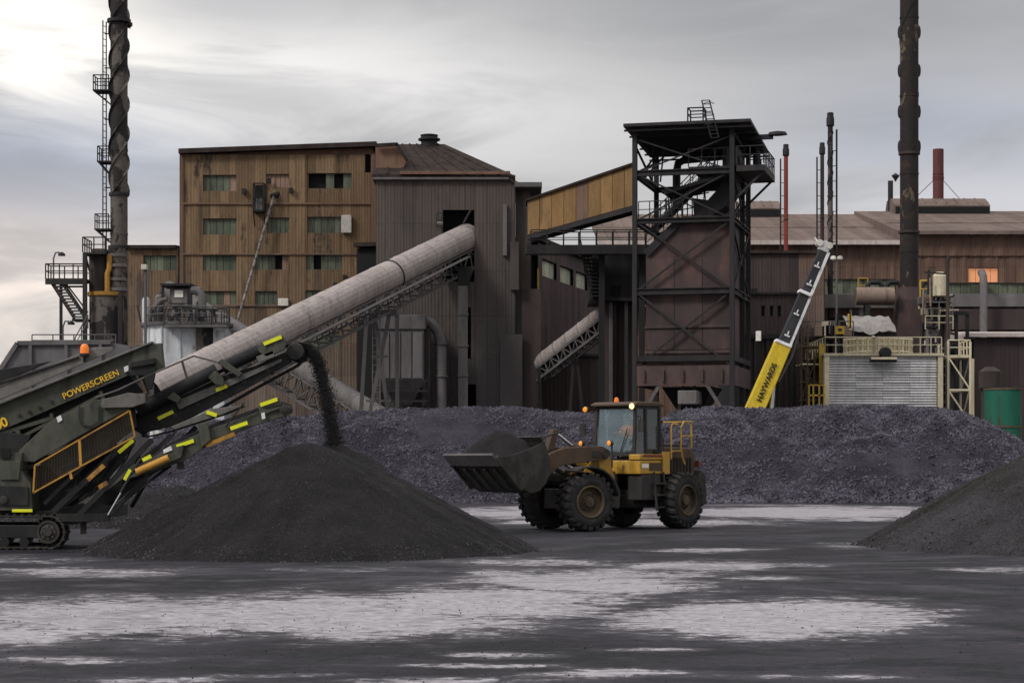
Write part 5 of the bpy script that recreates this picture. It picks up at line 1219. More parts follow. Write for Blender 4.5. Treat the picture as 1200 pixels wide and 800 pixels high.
# ================================================================== crane
YK = 113.0
b0, b1, b2 = P(846, 562, YK), P(921, 404, YK), P(966, 292, YK)
axis = (P(966, 287, YK) - P(884, 480, YK)).normalized()
kr = thing('mobile_crane', 'mobile crane with yellow and dark telescopic boom raised behind the coke bank', 'crane', (b0.x, YK, 0))
side = Vector((0, 1, 0)); nrm = axis.cross(side).normalized()
def boom_sec(a, b, w0, w1, d0, name, mat, y=0):
    m = B(); v = []
    for p, w_, d in ((a, w0, d0), (b, w1, d0 * w1 / w0)):
        for s1, s2 in ((-1, -1), (1, -1), (1, 1), (-1, 1)): v.append(p + nrm * s1 * w_ / 2 + side * (s2 * d / 2 + y))
    m.add(v, [(0, 1, 2, 3), (7, 6, 5, 4), (0, 4, 5, 1), (1, 5, 6, 2), (2, 6, 7, 3), (3, 7, 4, 0)]); return m.build(name, mat, kr, bevel=.04)
pt = lambda t: P(884, 480, YK).lerp(P(967, 288, YK), t)
base_ = boom_sec(pt(-.42), pt(.395), 1.12, .98, .9, 'boom_base', M['crane'])
s1 = boom_sec(pt(.395), pt(.70), .62, .58, .58, 'boom_section', M['boomdark']); s2 = boom_sec(pt(.705), pt(.97), .50, .46, .48, 'boom_section', M['boomdark'])
for t, w_ in ((.393, .98), (.70, .76)): boom_sec(pt(t), pt(t + .018), w_, w_, .95, 'boom_collar', M['boomwhite'])
for t in (.45, .58, .76, .87):
    mk = B(); a = pt(t) - side * .36; mk.bar(a - nrm * .16, a + nrm * .16, .03, .09); mk.bar(a, a + axis * .28, .03, .07); mk.build('white_mark', M['whitemark'], s1 if t < .7 else s2)
hd = B(); h0 = pt(.965); hd.prism([h0 - nrm * .28 - side * .28, h0 + nrm * .3 - side * .28, h0 + axis * .5 + nrm * .34 - side * .28, h0 + axis * .6 - nrm * .05 - side * .28, h0 + axis * .4 - nrm * .3 - side * .28], side * .56); hdo = hd.build('boom_head', M['boomwhite'], kr, bevel=.03)
for q in (h0 + axis * .35 + nrm * .36, h0 + axis * .42 - nrm * .2): B().lathe([(.19, -.34), (.19, .34)], q, 16, 'y').build('sheave', M['whitebox'], hdo)
B().bar(h0 + axis * .3 + nrm * .3, h0 + axis * .55 + nrm * .75, .12).build('jib_lug', M['boomwhite'], hdo)
ed = B(); ed.bar(pt(.40) - nrm * .39 - side * .1, pt(.97) - nrm * .31 - side * .1, .3, .17); ed.build('boom_edge_strip', M['boomwhite'], kr)
hs = B(); hs.path([pt(.2) - nrm * .62, pt(.36) - nrm * .75, pt(.47) - nrm * .62, pt(.5) - nrm * .46], .08, 6); hs.build('hose', M['steelgrey'], kr)
B().box(pt(.30).x - 1.1, pt(.30).x - .85, YK - .2, YK + .2, pt(.42).z, pt(.48).z).build('lamp_box', M['whitebox'], kr)
B().tube(P(906, 452, YK - .1), (XA(900, YK), YK - .1, 2.0), .13, n=10).build('luffing_ram', M['chrome'], kr)
# superstructure and carrier, hidden by the bank but standing under the boom
bx_ = pt(-.42); B().box(bx_.x - 1.6, bx_.x + 2.6, YK - 1.2, YK + 1.2, 1.5, 2.6).build('turntable', M['crane'], kr, bevel=.06)
B().box(bx_.x - 4.5, bx_.x + 5.5, YK - 1.25, YK + 1.25, .75, 1.46).build('carrier', M['crane'], kr, bevel=.05)
for i in range(4):
    for s_ in (-1, 1): B().lathe([(.3, -.2), (.62, -.2), (.66, -.1), (.66, .1), (.62, .2), (.3, .2)], (bx_.x - 3.4 + i * 2.4, YK + s_ * 1.1, .66), 20, 'y').build('wheel', M['tyre'], kr)
def text_obj(s_, size, mat, parent, mtx, name='lettering', off=.012):
    cu = bpy.data.curves.new(name, 'FONT'); cu.body = s_; cu.size = size; cu.align_x = 'CENTER'; cu.align_y = 'CENTER'; cu.extrude = .006; cu.offset = off
    tmp = bpy.data.objects.new(name + '_tmp', cu); COL.objects.link(tmp)
    dg = bpy.context.evaluated_depsgraph_get(); me = bpy.data.meshes.new_from_object(tmp.evaluated_get(dg)); bpy.data.objects.remove(tmp)
    me.name = name; me.materials.clear(); me.materials.append(mat); o = bpy.data.objects.new(name, me); COL.objects.link(o)
    o.parent = parent; m2 = mtx.copy(); m2.translation = m2.translation - ORG[parent.name]; o.matrix_local = m2; return o
def basis(x, y, loc):
    x, y = Vector(x).normalized(), Vector(y).normalized(); z = x.cross(y); m = Matrix((x, y, z)).transposed().to_4x4(); m.translation = loc; return m
text_obj('HAYWARDS', .42, M['blackletter'], base_, basis(axis, Vector((0, -1, 0)).cross(axis), pt(.165) - side * .47), off=.014)

# ================================================================== left: scrubber vessel, stair platform, silo, bunker
YV = 148.0
vx = lambda p: XA(p, YV)
vz = lambda p: ZA(p, YV)
root = thing('scrubber_vessel', 'dark round scrubber vessel with an orange ring at the foot of the grey chimney', 'vessel', (vx(125), YV, 0))
r = 20 * YV / F; c = Vector((vx(125), YV, 0))
B().lathe([(r, 0), (r, vz(347))], c, 28).build('lower_shell', M['stackgrey'], root)
B().lathe([(r + .12, -.14), (r + .12, .14)], c + Vector((0, 0, vz(345))), 28).build('orange_ring', M['orange'], root)
B().lathe([(12.5 * YV / F, vz(345)), (12.5 * YV / F, vz(300)), (9 * YV / F, vz(292))], Vector((vx(117), YV, 0)), 24).build('upper_shell', M['darkstack'], root)
B().path([(vx(129), YV - 1, vz(346)), (vx(129), YV - 1, vz(322)), (vx(131), YV - .9, vz(315)), (vx(131), YV - .9, vz(300))], .2, 8).build('side_pipe', M['orange'], root)
for py, rr in ((300, .68), (312, .72), (328, .7), (340, .74)): B().lathe([(rr, -.12), (rr * 1.06, -.1), (rr * 1.06, .1), (rr, .12)], Vector((vx(137.5), YV - .2, vz(py))), 18).build('flue_ring', M['concrete'], root)
B().lathe([(.64, vz(347)), (.64, vz(292))], Vector((vx(137.5), YV - .2, 0)), 18).build('flue_neck', M['stackgrey'], root)
B().box(vx(102), vx(128), YV - 1.5, YV + 1.5, vz(300), vz(298)).build('top_floor', M['steel'], root)
rl = B(); rl.rail([(vx(102), YV - 1.5, vz(298)), (vx(128), YV - 1.5, vz(298))], 1.1, .8, .05); rl.rail([(vx(102), YV - 1.5, vz(298)), (vx(102), YV + 1.5, vz(298))], 1.1, .8, .05); rl.build('top_railing', M['steel'], root)
for px in (104.5, 145.5): B().box(vx(px) - .15, vx(px) + .15, YV - 1.6, YV - 1.3, 0, vz(300 if px < 120 else 345)).build('post', M['steel'], root)
B().bar(P(101, 302, YV - 1.4), P(105, 318, YV - 1.4), .12).build('bracket', M['steel'], root)
root = thing('stair_platform', 'black steel stair landing sticking out left of the scrubber vessel', 'stairs', (vx(80), YV, 0))
z = vz(328)
B().box(vx(57), vx(105), YV - 1, YV + .8, z - .22, z).build('landing', M['steel'], root)
B().bar((vx(57), YV - 1.05, z - .2), (vx(105), YV - 1.05, z - .2), .12, .45).build('landing_beam', M['steel'], root)
B().bar((vx(66), YV - .9, vz(337)), (vx(105), YV - .9, vz(337)), .14).build('landing_tie', M['steel'], root)
rl = B(); rl.rail([(vx(105), YV - .95, z), (vx(57), YV - .95, z), (vx(57), YV + .75, z), (vx(105), YV + .75, z)], 1.1, 1.0, .05); rl.build('railing', M['steel'], root)
s0, s1 = Vector((vx(64), YV - .9, z - .25)), Vector((vx(91), YV - .9, vz(374))); s0b, s1b = Vector((vx(76), YV - .9, z - .25)), Vector((vx(104), YV - .9, vz(374)))
B().bar(s0, s1, .1, .28).build('stringer', M['steel'], root); B().bar(s0b, s1b, .1, .28).build('stringer', M['steel'], root)
for i in range(12):
    t = (i + .5) / 12; a, b = s0.lerp(s1, t), s0b.lerp(s1b, t); B().box(a.x, b.x, YV - 1.0, YV - .3, a.z - .03, a.z + .05).build('tread', M['steelgrey'], root)
B().box(vx(88), vx(106), YV - 1.1, YV + .5, vz(377), vz(374.5)).build('lower_landing', M['steel'], root)
B().bar(P(78, 333, YV - .6), P(103, 366, YV - .6), .1).build('brace', M['steel'], root)
B().box(vx(74) - .1, vx(74) + .1, YV - .8, YV - .6, 0, z - .2).build('column', M['steel'], root)
for i, (px, py, yb, lab) in enumerate(((66, 299, 328, 'upper goose neck lamp on the stair landing left of the chimney'), (77, 379, 420, 'lower goose neck lamp below the stair landing left of the chimney'))):
    lr = thing('goose_neck_lamp', lab, 'lamp', (vx(px), YV - .9, z if i == 0 else 0), group='goose neck lamps by the stairs')
    B().path([(vx(px), YV - .9, z if i == 0 else 0), (vx(px), YV - .9, vz(py + 5)), (vx(px) + .15, YV - .9, vz(py) + .1), (vx(px) + .45, YV - .9, vz(py) + .1)], .06, 6).build('pole', M['steelgrey'], lr)
    B().lathe([(.28, -.14), (.26, 0), (.08, .14)], (vx(px) + .6, YV - .9, vz(py)), 12).build('lamp_shade', M['steel'], lr)
root = thing('catwalk', 'thin grey handrail catwalk behind the grey bunker', 'catwalk', (vx(105), YV - 4, 0))
B().box(vx(55), vx(150), YV - 4.6, YV - 3.6, vz(412), vz(410)).build('deck', M['steelgrey'], root)
rl = B(); rl.rail([(vx(55), YV - 4.6, vz(410)), (vx(150), YV - 4.6, vz(410))], .85, 1.5, .045); rl.rail([P(88, 412, YV - 4.5), P(103, 385, YV - 4.5)], 1.0, .8, .045); rl.build('railing', M['steelgrey'], root)
for px in (60, 100, 146): B().box(vx(px) - .1, vx(px) + .1, YV - 4.2, YV - 4, 0, vz(412.2)).build('post', M['steelgrey'], root)

# white silo
YW = 140.0
wx_ = lambda p: XA(p, YW)
wz = lambda p: ZA(p, YW)
root = thing('white_silo', 'stained white faceted silo with pipework and railings on its top', 'silo', (wx_(211), YW + 3, 0))
r = 51 * YW / F; c = Vector((wx_(211), YW + r, 0)); zt = wz(380)
n = 14
for i in range(n):
    a0, a1 = 2 * math.pi * (i + .5) / n, 2 * math.pi * (i + 1.5) / n
    e0, e1 = Vector((math.cos(a0), math.sin(a0), 0)), Vector((math.cos(a1), math.sin(a1), 0)); k = .995
    j = 1 + RS.uniform(-.004, .004)
    m = M['silo']
    B().prism([c + e0 * r * j, c + e1 * r * j, c + e1 * r * j + Vector((0, 0, zt)), c + e0 * r * j + Vector((0, 0, zt))], -(e0 + e1) * .03).build('wall_panel', m, root)
    B().bar(c + e0 * (r + .02), c + e0 * (r + .02) + Vector((0, 0, zt)), .1).build('seam', M['silo'], root)
ap = B(); ap.box(wx_(229), wx_(249), YW + .2, YW + 1.2, wz(470), wz(384)); ap.build('dark_recess', M['stackgrey'], root)
B().box(wx_(250), wx_(263), YW - .1, YW + 2, 0, wz(386)).build('side_casing', M['silo'], root)
B().lathe([(r + .25, zt), (r + .25, zt + .22)], c, n * 2, smooth=False).build('top_floor', M['steelgrey'], root)
rl = B(); rl.rail([c + Vector((math.cos(2 * math.pi * i / 16) * r, math.sin(2 * math.pi * i / 16) * r, zt + .22)) for i in range(17)], 1.1, 1.2, .045); rl.build('railing', M['steelgrey'], root)
B().box(wx_(195), wx_(268), YW - .9, YW + .2, wz(384), wz(381.5)).build('walkway', M['steelgrey'], root)
rl = B(); rl.rail([(wx_(195), YW - .85, wz(381.5)), (wx_(268), YW - .85, wz(381.5))], 1.1, 1.2, .045); rl.build('walkway_railing', M['steel'], root)
YW2 = YW + 2
for px, py0, w_, m in ((171, 348, 8, 'silo'), (187, 345, 10, 'concrete'), (235, 352, 9, 'steelgrey')):
    rr = w_ / 2 * YW2 / F * 1.15; B().lathe([(rr, zt + .2), (rr, ZA(py0 + 3, YW2)), (rr * .5, ZA(py0, YW2))], (XA(px, YW2), YW2, 0), 16).build('filter_drum', M[m], root)
B().box(XA(200, YW2), XA(222, YW2), YW2 - .5, YW2 + 1.5, ZA(357, YW2), ZA(339, YW2)).build('fan_housing', M['concrete'], root, bevel=.1)
B().box(XA(206, YW2), XA(216, YW2), YW2 - .56, YW2 - .51, ZA(349, YW2), ZA(341, YW2)).build('white_panel', M['whitebox'], root)
B().box(XA(191, YW2), XA(227, YW2), YW2 - 1, YW2 + 2, ZA(336, YW2), ZA(333.5, YW2)).build('hood_roof', M['steel'], root)
for px in (193, 225): B().box(XA(px, YW2) - .08, XA(px, YW2) + .08, YW2 - .8, YW2 - .6, zt + .2, ZA(336.2, YW2)).build('hood_post', M['steel'], root)
for pts, rr in (([(224, 340), (233, 341), (237, 346), (237, 372)], .3), ([(196, 350), (189, 352), (181, 360), (181, 376)], .18), ([(205, 357), (205, 368), (198, 374)], .22), ([(228, 360), (246, 362), (254, 372)], .14), ([(216, 357), (222, 366), (222, 377)], .25)):
    B().path([P(a, b, YW2 - .7) for a, b in pts], rr, 8).build('pipe', M['steelgrey'], root)
for k in range(9):
    a = P(165 + k * 11, 377, YW2 - 1.2); b = P(165 + k * 11 + ((k * 7) % 9) - 4, 358 + (k * 5) % 9, YW2 - .9); B().bar(a, b, .1).build('strut', M['steel'], root)
B().bar(P(198, 358, YW2 - 1), P(256, 364, YW2 - 1), .12).build('strut', M['steel'], root)
fl = thing('flood_light', 'square white flood light on a thin pole in front of the brown annex', 'lamp', (wx_(172), YW - 1, 0))
B().tube((wx_(173.5), YW - 1, 0), (wx_(173.5), YW - 1, wz(317)), .1, n=6).build('pole', M['steelgrey'], fl)
B().box(wx_(169.5), wx_(176), YW - 1.4, YW - .8, wz(318), wz(312)).build('lamp_box', M['whitebox'], fl, bevel=.04)

# grey bunker at the left edge
YU = 74.0
ux = lambda p: XA(p, YU)
uz = lambda p: ZA(p, YU)
root = thing('grey_bunker', 'large plain grey steel bunker behind the screener at the left edge', 'bunker', (ux(60), YU + 3, 0))
bk = B(); bk.prism([(ux(-70), YU, 0), (ux(136), YU, 0), (ux(152), YU, uz(455)), (ux(152), YU, uz(405)), (ux(128), YU, uz(401)), (ux(21), YU, uz(402)), (ux(-8), YU, uz(446)), (ux(-70), YU, uz(470))], (0, 5, 0)); bk.build('hull', M['bunker'], root)
B().bar((ux(21), YU - .05, uz(402)), (ux(130), YU - .05, uz(401)), .14, .16).build('rim', M['steelgrey'], root)
B().bar((ux(21), YU - .05, uz(402)), (ux(-8), YU - .05, uz(446)), .14, .16).build('rim', M['steelgrey'], root)
for px in (36, 78, 118): B().bar((ux(px), YU - .05, 0), (ux(px), YU - .05, uz(402.5)), .12, .12).build('stiffener', M['bunker'], root)

# ================================================================== wheel loader (articulated: rear frame and front frame)
HR = math.radians(50); HF = math.radians(29)
LP = Vector((3.05, 58.7, 0))
lr = thing('wheel_loader', 'dirty yellow articulated wheel loader carrying a full bucket of coal', 'wheel loader', LP, math.pi + HR)
FX = Matrix.Rotation(HF - HR, 4, 'Z')          # front frame, bent at the centre joint
# local axes: +x forward, +y left (towards the camera), +z up
TR, TW = .84, .66
def wheel(x, s_, xf, name='wheel'):
    y = s_ * 1.1; c = Vector((x, y, TR)); g = B(xf)
    prof = [(.46, -TW / 2 + .03), (.56, -TW / 2), (.70, -TW / 2 + .01), (.775, -TW / 2 + .07), (.785, 0), (.775, TW / 2 - .07), (.70, TW / 2 - .01), (.56, TW / 2), (.46, TW / 2 - .03)]
    g.lathe(prof, c, 40, 'y', close=False); ty = g.build('wheel', M['tyre'], lr)
    tr = B(xf)                                   # chunky angled lugs, alternating sides, on the tyre
    for i in range(22):
        for sd in (-1, 1):
            a = 2 * math.pi * (i + (.5 if sd > 0 else 0)) / 22
            def pp(r, da, yy): return c + Vector((r * math.cos(a + da), yy, r * math.sin(a + da)))
            h0, h1 = .085, .062; yo = sd * (TW / 2 + .005); yi = sd * .03; ym = sd * TW * .40; sk = .10
            v = [pp(.74, -h0, yo), pp(.74, h0, yo), pp(.76, h0 + sk, yi), pp(.76, -h0 + sk, yi), pp(.80, -h1, yo), pp(.80, h1, yo), pp(.845, h1 + sk, yi), pp(.845, -h1 + sk, yi), pp(.84, -h1 + .02, ym), pp(.84, h1 + .02, ym), pp(.70, -h0, yo), pp(.70, h0, yo)]
            f = [(4, 5, 9, 8), (8, 9, 6, 7), (0, 1, 5, 4), (2, 3, 7, 6), (1, 2, 6, 9, 5), (3, 0, 4, 8, 7), (10, 11, 1, 0)]
            tr.add(v, f, False)
    tr.build('tread', M['tyre'], ty)
    o = s_ * TW / 2
    rm = B(xf); rm.lathe([(.47, o * .92), (.45, o * 1.0), (.42, o * .98), (.40, o * .55), (.30, o * .42), (.27, o * .5), (.16, o * .55), (.14, o * .8), (.01, o * .82)], c, 28, 'y', close=False); ro = rm.build('rim', M['rim'], ty)
    for i in range(14):
        a = 2 * math.pi * i / 14; q = c + Vector((.215 * math.cos(a), o * .56, .215 * math.sin(a))); B(xf).tube(q, q + Vector((0, s_ * .04, 0)), .022, n=6).build('wheel_nut', M['dirtsteel'], ro)
    return ty
for s_ in (1, -1): wheel(1.70, s_, FX); wheel(-1.70, s_, None)
# ---- rear frame
B().box(-3.05, -.25, -.55, .55, .62, 1.15).build('rear_chassis', M['dirtsteel'], lr, bevel=.03)
B().box(-1.85, -1.55, -.95, .95, .70, .98).build('rear_axle', M['dirtsteel'], lr, bevel=.04)
eh = B(); eh.prism([(-3.02, -.78, 1.12), (-1.25, -.78, 1.12), (-1.25, -.78, 2.42), (-2.75, -.78, 2.40), (-3.02, -.78, 2.2)], (0, 1.56, 0)); eh.build('engine_hood', M['grime'], lr, bevel=.05)
for i in range(7): B().box(-2.75 + i * .17, -2.66 + i * .17, .785, .80, 1.5, 2.1).build('hood_louvre', M['black'], lr)
B().prism([(-3.32, -1.0, .7), (-2.95, -1.0, .62), (-2.85, -1.0, 1.35), (-3.0, -1.0, 1.75), (-3.25, -1.0, 1.6)], (0, 2.0, 0)).build('counterweight', M['dirtsteel'], lr, bevel=.06)
B().box(-3.5, -3.3, -.2, .2, .75, 1.0).build('tow_hitch', M['dirtsteel'], lr)
for s_ in (1, -1):
    fd = B(); pts = []
    for a in range(20, 171, 15): pts.append((-1.70 + 1.0 * math.cos(math.radians(a)), .86 + 1.0 * math.sin(math.radians(a))))
    inner = [(-1.70 + (p[0] + 1.70) * .94, .86 + (p[1] - .86) * .94) for p in pts][::-1]
    fd.prism([(a, s_ * .76, b) for a, b in pts + inner], (0, s_ * .6, 0)) if s_ < 0 else None
    if s_ < 0: fd.build('rear_fender', M['dirtsteel'], lr)
# deck and steps below the cab
dk = B(); dk.box(-1.32, .12, -.95, .98, 1.62, 2.02); dk.build('cab_deck', M['cat'], lr, bevel=.03)
B().box(-1.32, .16, .60, 1.0, 2.03, 2.2).build('cab_skirt', M['cat'], lr, bevel=.03)
B().box(-1.1, -.35, .985, 1.0, 1.72, 1.95).build('skirt_panel', M['grime'], lr)
B().box(-.95, .02, .45, .98, .85, 1.6).build('battery_box', M['dirtsteel'], lr, bevel=.04)
B().box(-.95, .02, -.98, -.45, .85, 1.6).build('fuel_tank', M['dirtsteel'], lr, bevel=.04)
stp = B()
for z in (.62, .98, 1.32): stp.box(-.92, -.5, 1.0, 1.2, z, z + .05)
for x in (-.95, -.48): stp.bar((x, 1.16, .55), (x, 1.05, 1.68), .04, .06)
stp.build('steps', M['dirtsteel'], lr)
B().box(-1.28, -.95, 1.0, 1.05, 1.62, 2.28).build('step_guard', M['cat'], lr)
# handrails, yellow, behind the cab
def lpipe(pts, r=.03, m='cat', name='handrail', xf=None): B(xf).path(pts, r, 6).build(name, M[m], lr)
lpipe([(-2.15, .98, 1.9), (-2.0, .98, 2.15), (-1.95, .98, 2.45), (-1.95, .98, 3.0), (-2.1, .98, 3.18), (-2.5, .98, 3.18), (-2.5, .98, 2.4)])
lpipe([(-1.95, .98, 2.75), (-2.5, .98, 2.75)], .025); lpipe([(-2.5, .98, 3.18), (-2.6, 0, 3.18), (-2.5, -.9, 3.18), (-2.5, -.9, 2.4)], .025)
lpipe([(-1.45, .98, 2.05), (-1.45, .98, 3.0), (-1.5, .98, 3.1), (-1.8, .98, 3.1)], .025); lpipe([(-.98, 1.03, 1.7), (-.98, 1.03, 2.7)], .02, 'dirtsteel')
ex = B(); ex.tube((-1.75, .3, 2.4), (-1.75, .3, 3.05), .07, n=10); ex.tube((-1.75, .3, 3.05), (-1.88, .3, 3.2), .07, n=10); ex.lathe([(.13, 2.42), (.13, 2.85)], (-1.75, .3, 0), 14); ex.build('exhaust', M['dirtsteel'], lr)
B().lathe([(.16, 2.4), (.16, 2.6), (.2, 2.62), (.2, 2.72), (.05, 2.78)], (-2.2, -.4, 0), 14).build('air_intake', M['dirtsteel'], lr)
# cab: posts, roof, glass, interior
z0, z1 = 2.06, 3.58; xf_, xb_, yl, yr_ = .06, -1.22, .72, -.72
posts = B()
for (x, y, xt) in ((xf_, yl, xf_ - .10), (xf_, yr_, xf_ - .10), (xb_, yl, xb_), (xb_, yr_, xb_), (-.52, yl, -.52)):
    posts.bar((x, y, z0), (xt, y * .97, z1), .085)
posts.bar((xf_, yl, 2.2), (xf_, yr_, 2.2), .1); posts.bar((xb_, yl, 2.3), (xb_, yr_, 2.3), .1)
posts.bar((xf_ - .1, yl * .97, z1), (xf_ - .1, yr_ * .97, z1), .09); posts.bar((xf_ - .1, yl * .97, z1), (xb_, yl * .97, z1), .09); posts.bar((xf_ - .1, yr_ * .97, z1), (xb_, yr_ * .97, z1), .09)
posts.build('cab_frame', M['dirtsteel'], lr)
B().prism([(xf_ + .12, -.80, z1 + .03), (xb_ - .15, -.80, z1 + .03), (xb_ - .15, -.80, z1 + .1), (xb_ + .1, -.80, z1 + .16), (xf_ - .1, -.80, z1 + .16), (xf_ + .12, -.80, z1 + .1)], (0, 1.6, 0)).build('cab_roof', M['grime'], lr, bevel=.03)
gl = B(); gl.prism([(xf_ - .01, yl - .05, 2.26), (xf_ - .01, yr_ + .05, 2.26), (xf_ - .10, yr_ + .06, z1 - .05), (xf_ - .10, yl - .06, z1 - .05)], (-.012, 0, 0)); gl.build('windscreen', M['glass'], lr)
for s_, y in ((1, yl), (-1, yr_)):
    gl = B(); gl.prism([(xf_ - .06, y, 2.15), (-.47, y, 2.15), (-.47, y * .97, z1 - .05), (xf_ - .15, y * .97, z1 - .05)], (0, -.012 * s_, 0)); gl.build('door_glass', M['glass'], lr)
    gl = B(); gl.prism([(-.57, y, 2.35), (xb_ + .06, y, 2.35), (xb_ + .06, y * .97, z1 - .05), (-.57, y * .97, z1 - .05)], (0, -.012 * s_, 0)); gl.build('side_glass', M['glass'], lr)
gl = B(); gl.prism([(xb_, yl - .05, 2.38), (xb_, yr_ + .05, 2.38), (xb_, yr_ + .06, z1 - .05), (xb_, yl - .06, z1 - .05)], (.012, 0, 0)); gl.build('rear_glass', M['glass'], lr)
B().box(-.8, -.54, yl + .02, yl + .05, 2.10, 2.34).build('door_sill', M['dirtsteel'], lr)
B().box(xb_ + .05, xf_ - .06, yr_ + .08, yl - .08, 2.025, 2.07).build('cab_floor', M['black'], lr)
B().box(-.95, -.45, -.26, .26, 2.08, 2.42).box(-1.02, -.9, -.26, .26, 2.43, 3.05).build('driver_seat', M['seatcloth'], lr, bevel=.05)
B().tube((-.12, 0, 2.08), (-.3, 0, 2.72), .04, n=8).build('steering_column', M['black'], lr)
sw = B(); sw.path([Vector((-.32, 0, 2.75)) + Vector((.09 * math.sin(a), .19 * math.cos(a), .17 * math.sin(a))) for a in [i * math.pi / 8 for i in range(17)]], .016, 6); sw.build('steering_wheel', M['black'], lr)
# mirrors, wipers, lamps
lpipe([(xf_ - .05, .78, 3.3), (xf_ + .05, 1.0, 3.3), (xf_ + .05, 1.0, 3.05)], .018, 'dirtsteel', 'mirror_arm'); B().box(xf_ + .02, xf_ + .07, .92, 1.1, 2.85, 3.2).build('mirror', M['dirtsteel'], lr)
lpipe([(xf_ - .05, -.78, 3.2), (xf_ + .1, -1.1, 3.2), (xf_ + .1, -1.1, 2.85)], .018, 'dirtsteel', 'mirror_arm'); B().box(xf_ + .08, xf_ + .12, -1.2, -1.0, 2.75, 3.1).build('mirror', M['dirtsteel'], lr)
lpipe([(xf_ + .02, .25, 2.28), (xf_ - .0, .48, 2.95)], .015, 'blackletter', 'wiper')
def lamp(x, y, z, m, xf=None, r=.085):
    g = B(xf); g.lathe([(r * .5, -.10), (r * 1.05, -.06), (r * 1.1, .02), (r, .03)], (x, y, z), 14, 'x'); o = g.build('work_lamp', M['dirtsteel'], lr)
    g = B(xf); g.lathe([(r * .98, .0), (r * .8, .035), (r * .3, .05)], (x + .032, y, z), 14, 'x'); g.build('lens', M[m], o)
lamp(xf_ + .10, .74, z1 + .02, 'lamplens'); lamp(xf_ + .05, -1.02, z1 - .05, 'amber')
lpipe([(xf_ - .05, -.78, z1 - .12), (xf_ + .02, -1.02, z1 - .12)], .02, 'dirtsteel', 'lamp_bracket')
bc = B(); bc.lathe([(.07, 0), (.07, .06), (.055, .13), (.02, .15)], (-.45, -.3, z1 + .16), 14); bc.build('beacon', M['orangelens'], lr)
# ---- front frame
B(FX).box(.15, 2.15, -.5, .5, .62, 1.2).build('front_chassis', M['dirtsteel'], lr, bevel=.03)
B(FX).box(1.55, 1.85, -.95, .95, .70, .98).build('front_axle', M['dirtsteel'], lr, bevel=.04)
B(FX).tube((.05, 0, .6), (.05, 0, 1.7), .13, n=12).build('centre_pin', M['dirtsteel'], lr)
for s_ in (1, -1):
    tw = B(FX); tw.prism([(.25, s_ * .30, 1.1), (1.65, s_ * .30, 1.1), (1.45, s_ * .30, 1.5), (.95, s_ * .30, 2.12), (.78, s_ * .30, 2.36), (.58, s_ * .30, 2.36), (.45, s_ * .30, 2.1), (.25, s_ * .30, 1.5)], (0, s_ * .06, 0)); tw.build('boom_tower', M['cat'], lr)
    fd = B(FX); pts = [(1.70 + 1.0 * math.cos(math.radians(a)), .86 + 1.0 * math.sin(math.radians(a))) for a in range(60, 186, 14)]; inn = [(1.70 + (p[0] - 1.70) * .95, .86 + (p[1] - .86) * .95) for p in pts][::-1]
    fd.prism([(a, s_ * .78, b) for a, b in pts + inn], (0, s_ * .64, 0)); fd.build('front_fender', M['dirtsteel'], lr)
    # lift arm: banana shaped plate
    am = B(FX); out = [(.55, 2.32), (.80, 2.44), (1.4, 2.42), (2.1, 2.38), (2.55, 2.22), (2.85, 1.92), (3.1, 1.52), (3.02, 1.32), (2.82, 1.30), (2.55, 1.62), (2.2, 1.86), (1.5, 1.95), (.9, 2.02), (.6, 2.08)]
    am.prism([(a, s_ * .44, b) for a, b in out], (0, s_ * .13, 0)); am.build('lift_arm', M['grime'], lr, bevel=.02)
    B(FX).lathe([(.13, s_ * .40), (.13, s_ * .62)], (.70, 0, 2.22), 16, 'y').build('arm_pin', M['dirtsteel'], lr)
    B(FX).lathe([(.11, s_ * .36), (.11, s_ * .66)], (2.96, 0, 1.42), 16, 'y').build('bucket_pin', M['dirtsteel'], lr)
    B(FX).tube((.75, s_ * .36, 1.25), (1.55, s_ * .40, 1.72), .085, n=12).build('lift_cylinder', M['grime'], lr); B(FX).tube((1.5, s_ * .40, 1.69), (2.25, s_ * .46, 2.02), .05, n=10).build('cylinder_rod', M['chrome'], lr)
    pan = B(FX); pan.prism([(.38, s_ * .38, 1.45), (.75, s_ * .38, 1.55), (.85, s_ * .38, 2.0), (.65, s_ * .38, 2.3), (.42, s_ * .38, 2.05)], (0, s_ * .05, 0)); pan.build('tower_gusset', M['cat'], lr)
    lpipe([(.62, s_ * .8, 1.8), (.62, s_ * .8, 2.45)], .03, 'dirtsteel', 'lamp_post', FX); lamp(.68, s_ * .8, 2.52, 'amber', FX, .08)
B(FX).box(2.2, 2.4, -.44, .44, 2.0, 2.2).build('cross_tube', M['grime'], lr, bevel=.04)
bcr = B(FX); bcr.prism([(2.0, -.12, 2.9), (2.18, -.12, 2.92), (2.42, -.12, 2.2), (2.55, -.12, 1.72), (2.40, -.12, 1.68), (2.2, -.12, 2.1)], (0, .24, 0)); bcr.build('bell_crank', M['grime'], lr, bevel=.02)
B(FX).tube((.8, 0, 1.95), (1.5, 0, 2.45), .09, n=12).build('tilt_cylinder', M['grime'], lr); B(FX).tube((1.45, 0, 2.42), (2.08, 0, 2.84), .05, n=10).build('cylinder_rod', M['chrome'], lr)
B(FX).bar((2.48, 0, 1.72), (3.05, 0, 1.78), .14).build('tilt_link', M['dirtsteel'], lr)
lpipe([(2.0, .3, 2.85), (2.5, .3, 2.72), (3.1, .3, 2.45)], .03, 'dirtsteel', 'hose_guard', FX)
B().box(-1.15, .0, 1.0, 1.012, 2.12, 2.19).build('red_stripe', M['redstack'], lr)
B().box(-.3, .02, .982, .995, 1.80, 1.92).build('decal', M['whitebox'], lr)
